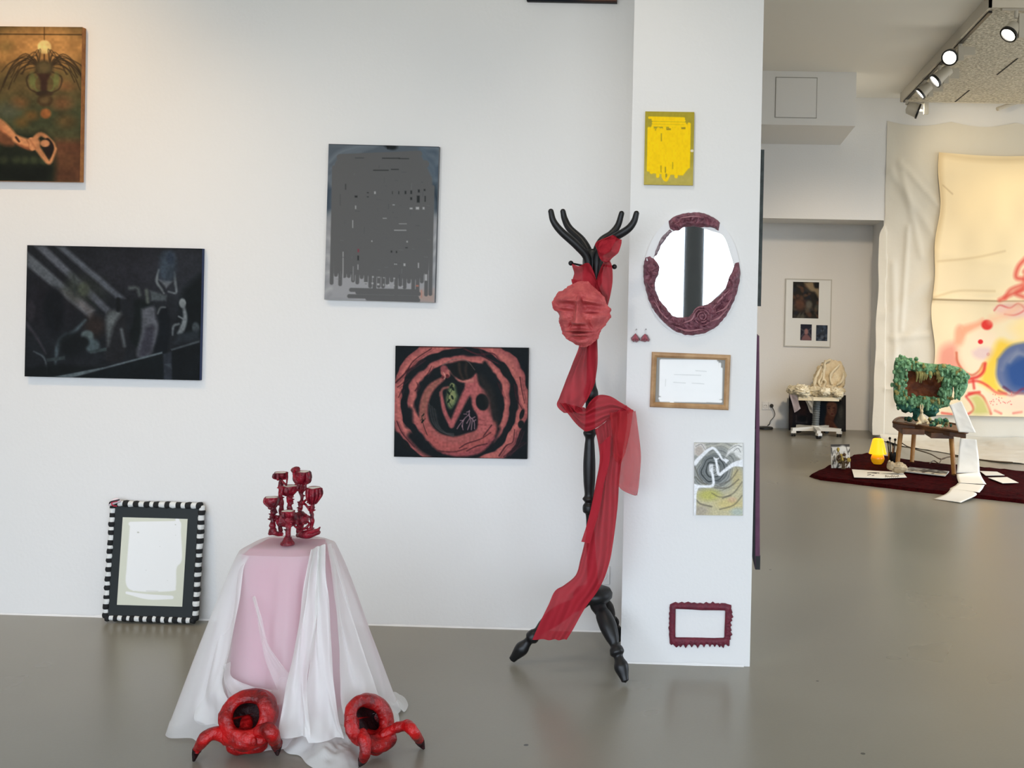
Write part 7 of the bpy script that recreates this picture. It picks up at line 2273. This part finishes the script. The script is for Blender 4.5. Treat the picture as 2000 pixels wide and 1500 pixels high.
q = G(*zo(797, 1072), RZ)
wf_ = MB().tube([(0, 0, 0.0), (0.004, 0, 0.03), (0.0, 0, 0.055), (0.006, 0, 0.07)], [0.018, 0.014, 0.012, 0.007], n=12).ball((0.014, -0.012, 0.01), 0.012, 10)
o = wf_.build('tiny_figurine', M_IVORY)
o.location = (q.x, q.y - 0.02, RZ + 0.008)
tag(o, 'tiny white figurine standing on the rug before the brush jar', 'figurine')
flat('paper_note', 'small white paper lying flat on the rug, the one nearer the stool', 'paper', [zo(1608, 1090), zo(1760, 1096), zo(1828, 1128), zo(1660, 1130)], PZ_, M_PAPER)
flat('paper_note', 'small white paper lying flat on the rug, nearest the photo edge', 'paper', [zo(1680, 1148), zo(1850, 1144), zo(1952, 1194), zo(1810, 1198)], PZ_, M_PAPER)

# printed paper strips cascading off the stool
def paper(name, label, secs, folds=0.5, amp=0.004, z_fix=None, nv=30):
    mb = MB()
    mb.ribbon([(tuple(a), tuple(b)) for a, b in secs], nu=10, nv=nv, folds=folds, amp=amp)
    o = mb.build(name, M_PAPER, fix=False)
    md = o.modifiers.new('thick', 'SOLIDIFY')
    md.thickness = 0.0012
    return tag(o, label, 'paper')
paper('paper_sheet', 'white sheet tilted against the end of the stool, uppermost paper', [(P(*zo(1335, 505), 9.16), P(*zo(1445, 470), 9.16)), (P(*zo(1370, 590), 9.15), P(*zo(1505, 600), 9.15)), (P(*zo(1400, 690), 9.14), P(*zo(1545, 690), 9.14)), (P(*zo(1420, 745), 9.13), P(*zo(1575, 750), 9.13))])
DS = 9.12
strip = [(P(*zo(1432, 798), DS), P(*zo(1578, 812), DS)), (P(*zo(1420, 900), DS), P(*zo(1590, 910), DS)), (P(*zo(1412, 1000), DS - 0.02), P(*zo(1602, 1010), DS - 0.02)), (P(*zo(1402, 1110), DS - 0.06), P(*zo(1608, 1105), DS - 0.06))]
sp_o = paper('paper_strip', 'long white printed paper strip hanging down beside the stool', strip, nv=50)
ln = MB()
for k in range(24):
    v = 0.10 + 0.8 * k / 23
    j = v * 3
    i = min(int(j), 2)
    a = strip[i][0].lerp(strip[i + 1][0], j - i)
    b = strip[i][1].lerp(strip[i + 1][1], j - i)
    for (u0, u1) in ((0.12, 0.3 + 0.5 * random.Random(k).random()), ):
        p, q = a.lerp(b, u0), a.lerp(b, u1)
        ln.add([(p.x, p.y - 0.010, p.z), (q.x, q.y - 0.010, q.z), (q.x, q.y - 0.010, q.z - 0.006), (p.x, p.y - 0.010, p.z - 0.006)], [(0, 1, 2, 3)])
paper('paper_strip', 'curled white paper on the rug at the foot of the hanging strip', [(P(*zo(1402, 1118), DS - 0.08), P(*zo(1606, 1100), DS - 0.06)), (P(*zo(1404, 1150), DS - 0.16), P(*zo(1625, 1145), DS - 0.10)), (G(*zo(1420, 1196), 0.045), G(*zo(1665, 1208), 0.045))], amp=0.002)
paper('paper_strip', 'white paper sheet lying across the front edge of the rug', [(G(*zo(1412, 1198), 0.046), G(*zo(1650, 1216), 0.046)), (G(*zo(1385, 1222), 0.043), G(*zo(1630, 1250), 0.043)), (G(*zo(1340, 1246), 0.040), G(*zo(1605, 1282), 0.040))], amp=0.003)
paper('paper_strip', 'white paper sheet sliding off the rug onto the bare floor', [(G(*zo(1350, 1244), 0.040), G(*zo(1540, 1272), 0.040)), (G(*zo(1300, 1296), 0.030), G(*zo(1576, 1304), 0.028)), (G(*zo(1196, 1338), 0.006), G(*zo(1440, 1372), 0.006))], amp=0.004)
# loose cable behind the stool
cb_ = MB()
cb_.tube([G(*zo(900, 830), 0.05), G(*zo(960, 870), 0.05), G(*zo(1060, 905), 0.05), G(*zo(1170, 940), 0.05), G(*zo(1260, 985), 0.045), G(*zo(1330, 965), 0.05), G(*zo(1420, 965), 0.05), G(*zo(1700, 1000), 0.045), G(*zo(1900, 1015), 0.045)], 0.006, n=8)
cb_.tube([G(*zo(1160, 1022), 0.045), G(*zo(1200, 1000), 0.06), G(*zo(1245, 1022), 0.045), G(*zo(1275, 980), 0.06), G(*zo(1350, 965), 0.05)], 0.005, n=8)
tag(cb_.build('loose_cable', mat('brown_cable', rgb(84, 66, 46), 0.5)), 'thin brown cable lying on the dust sheet behind the stool', 'cable')
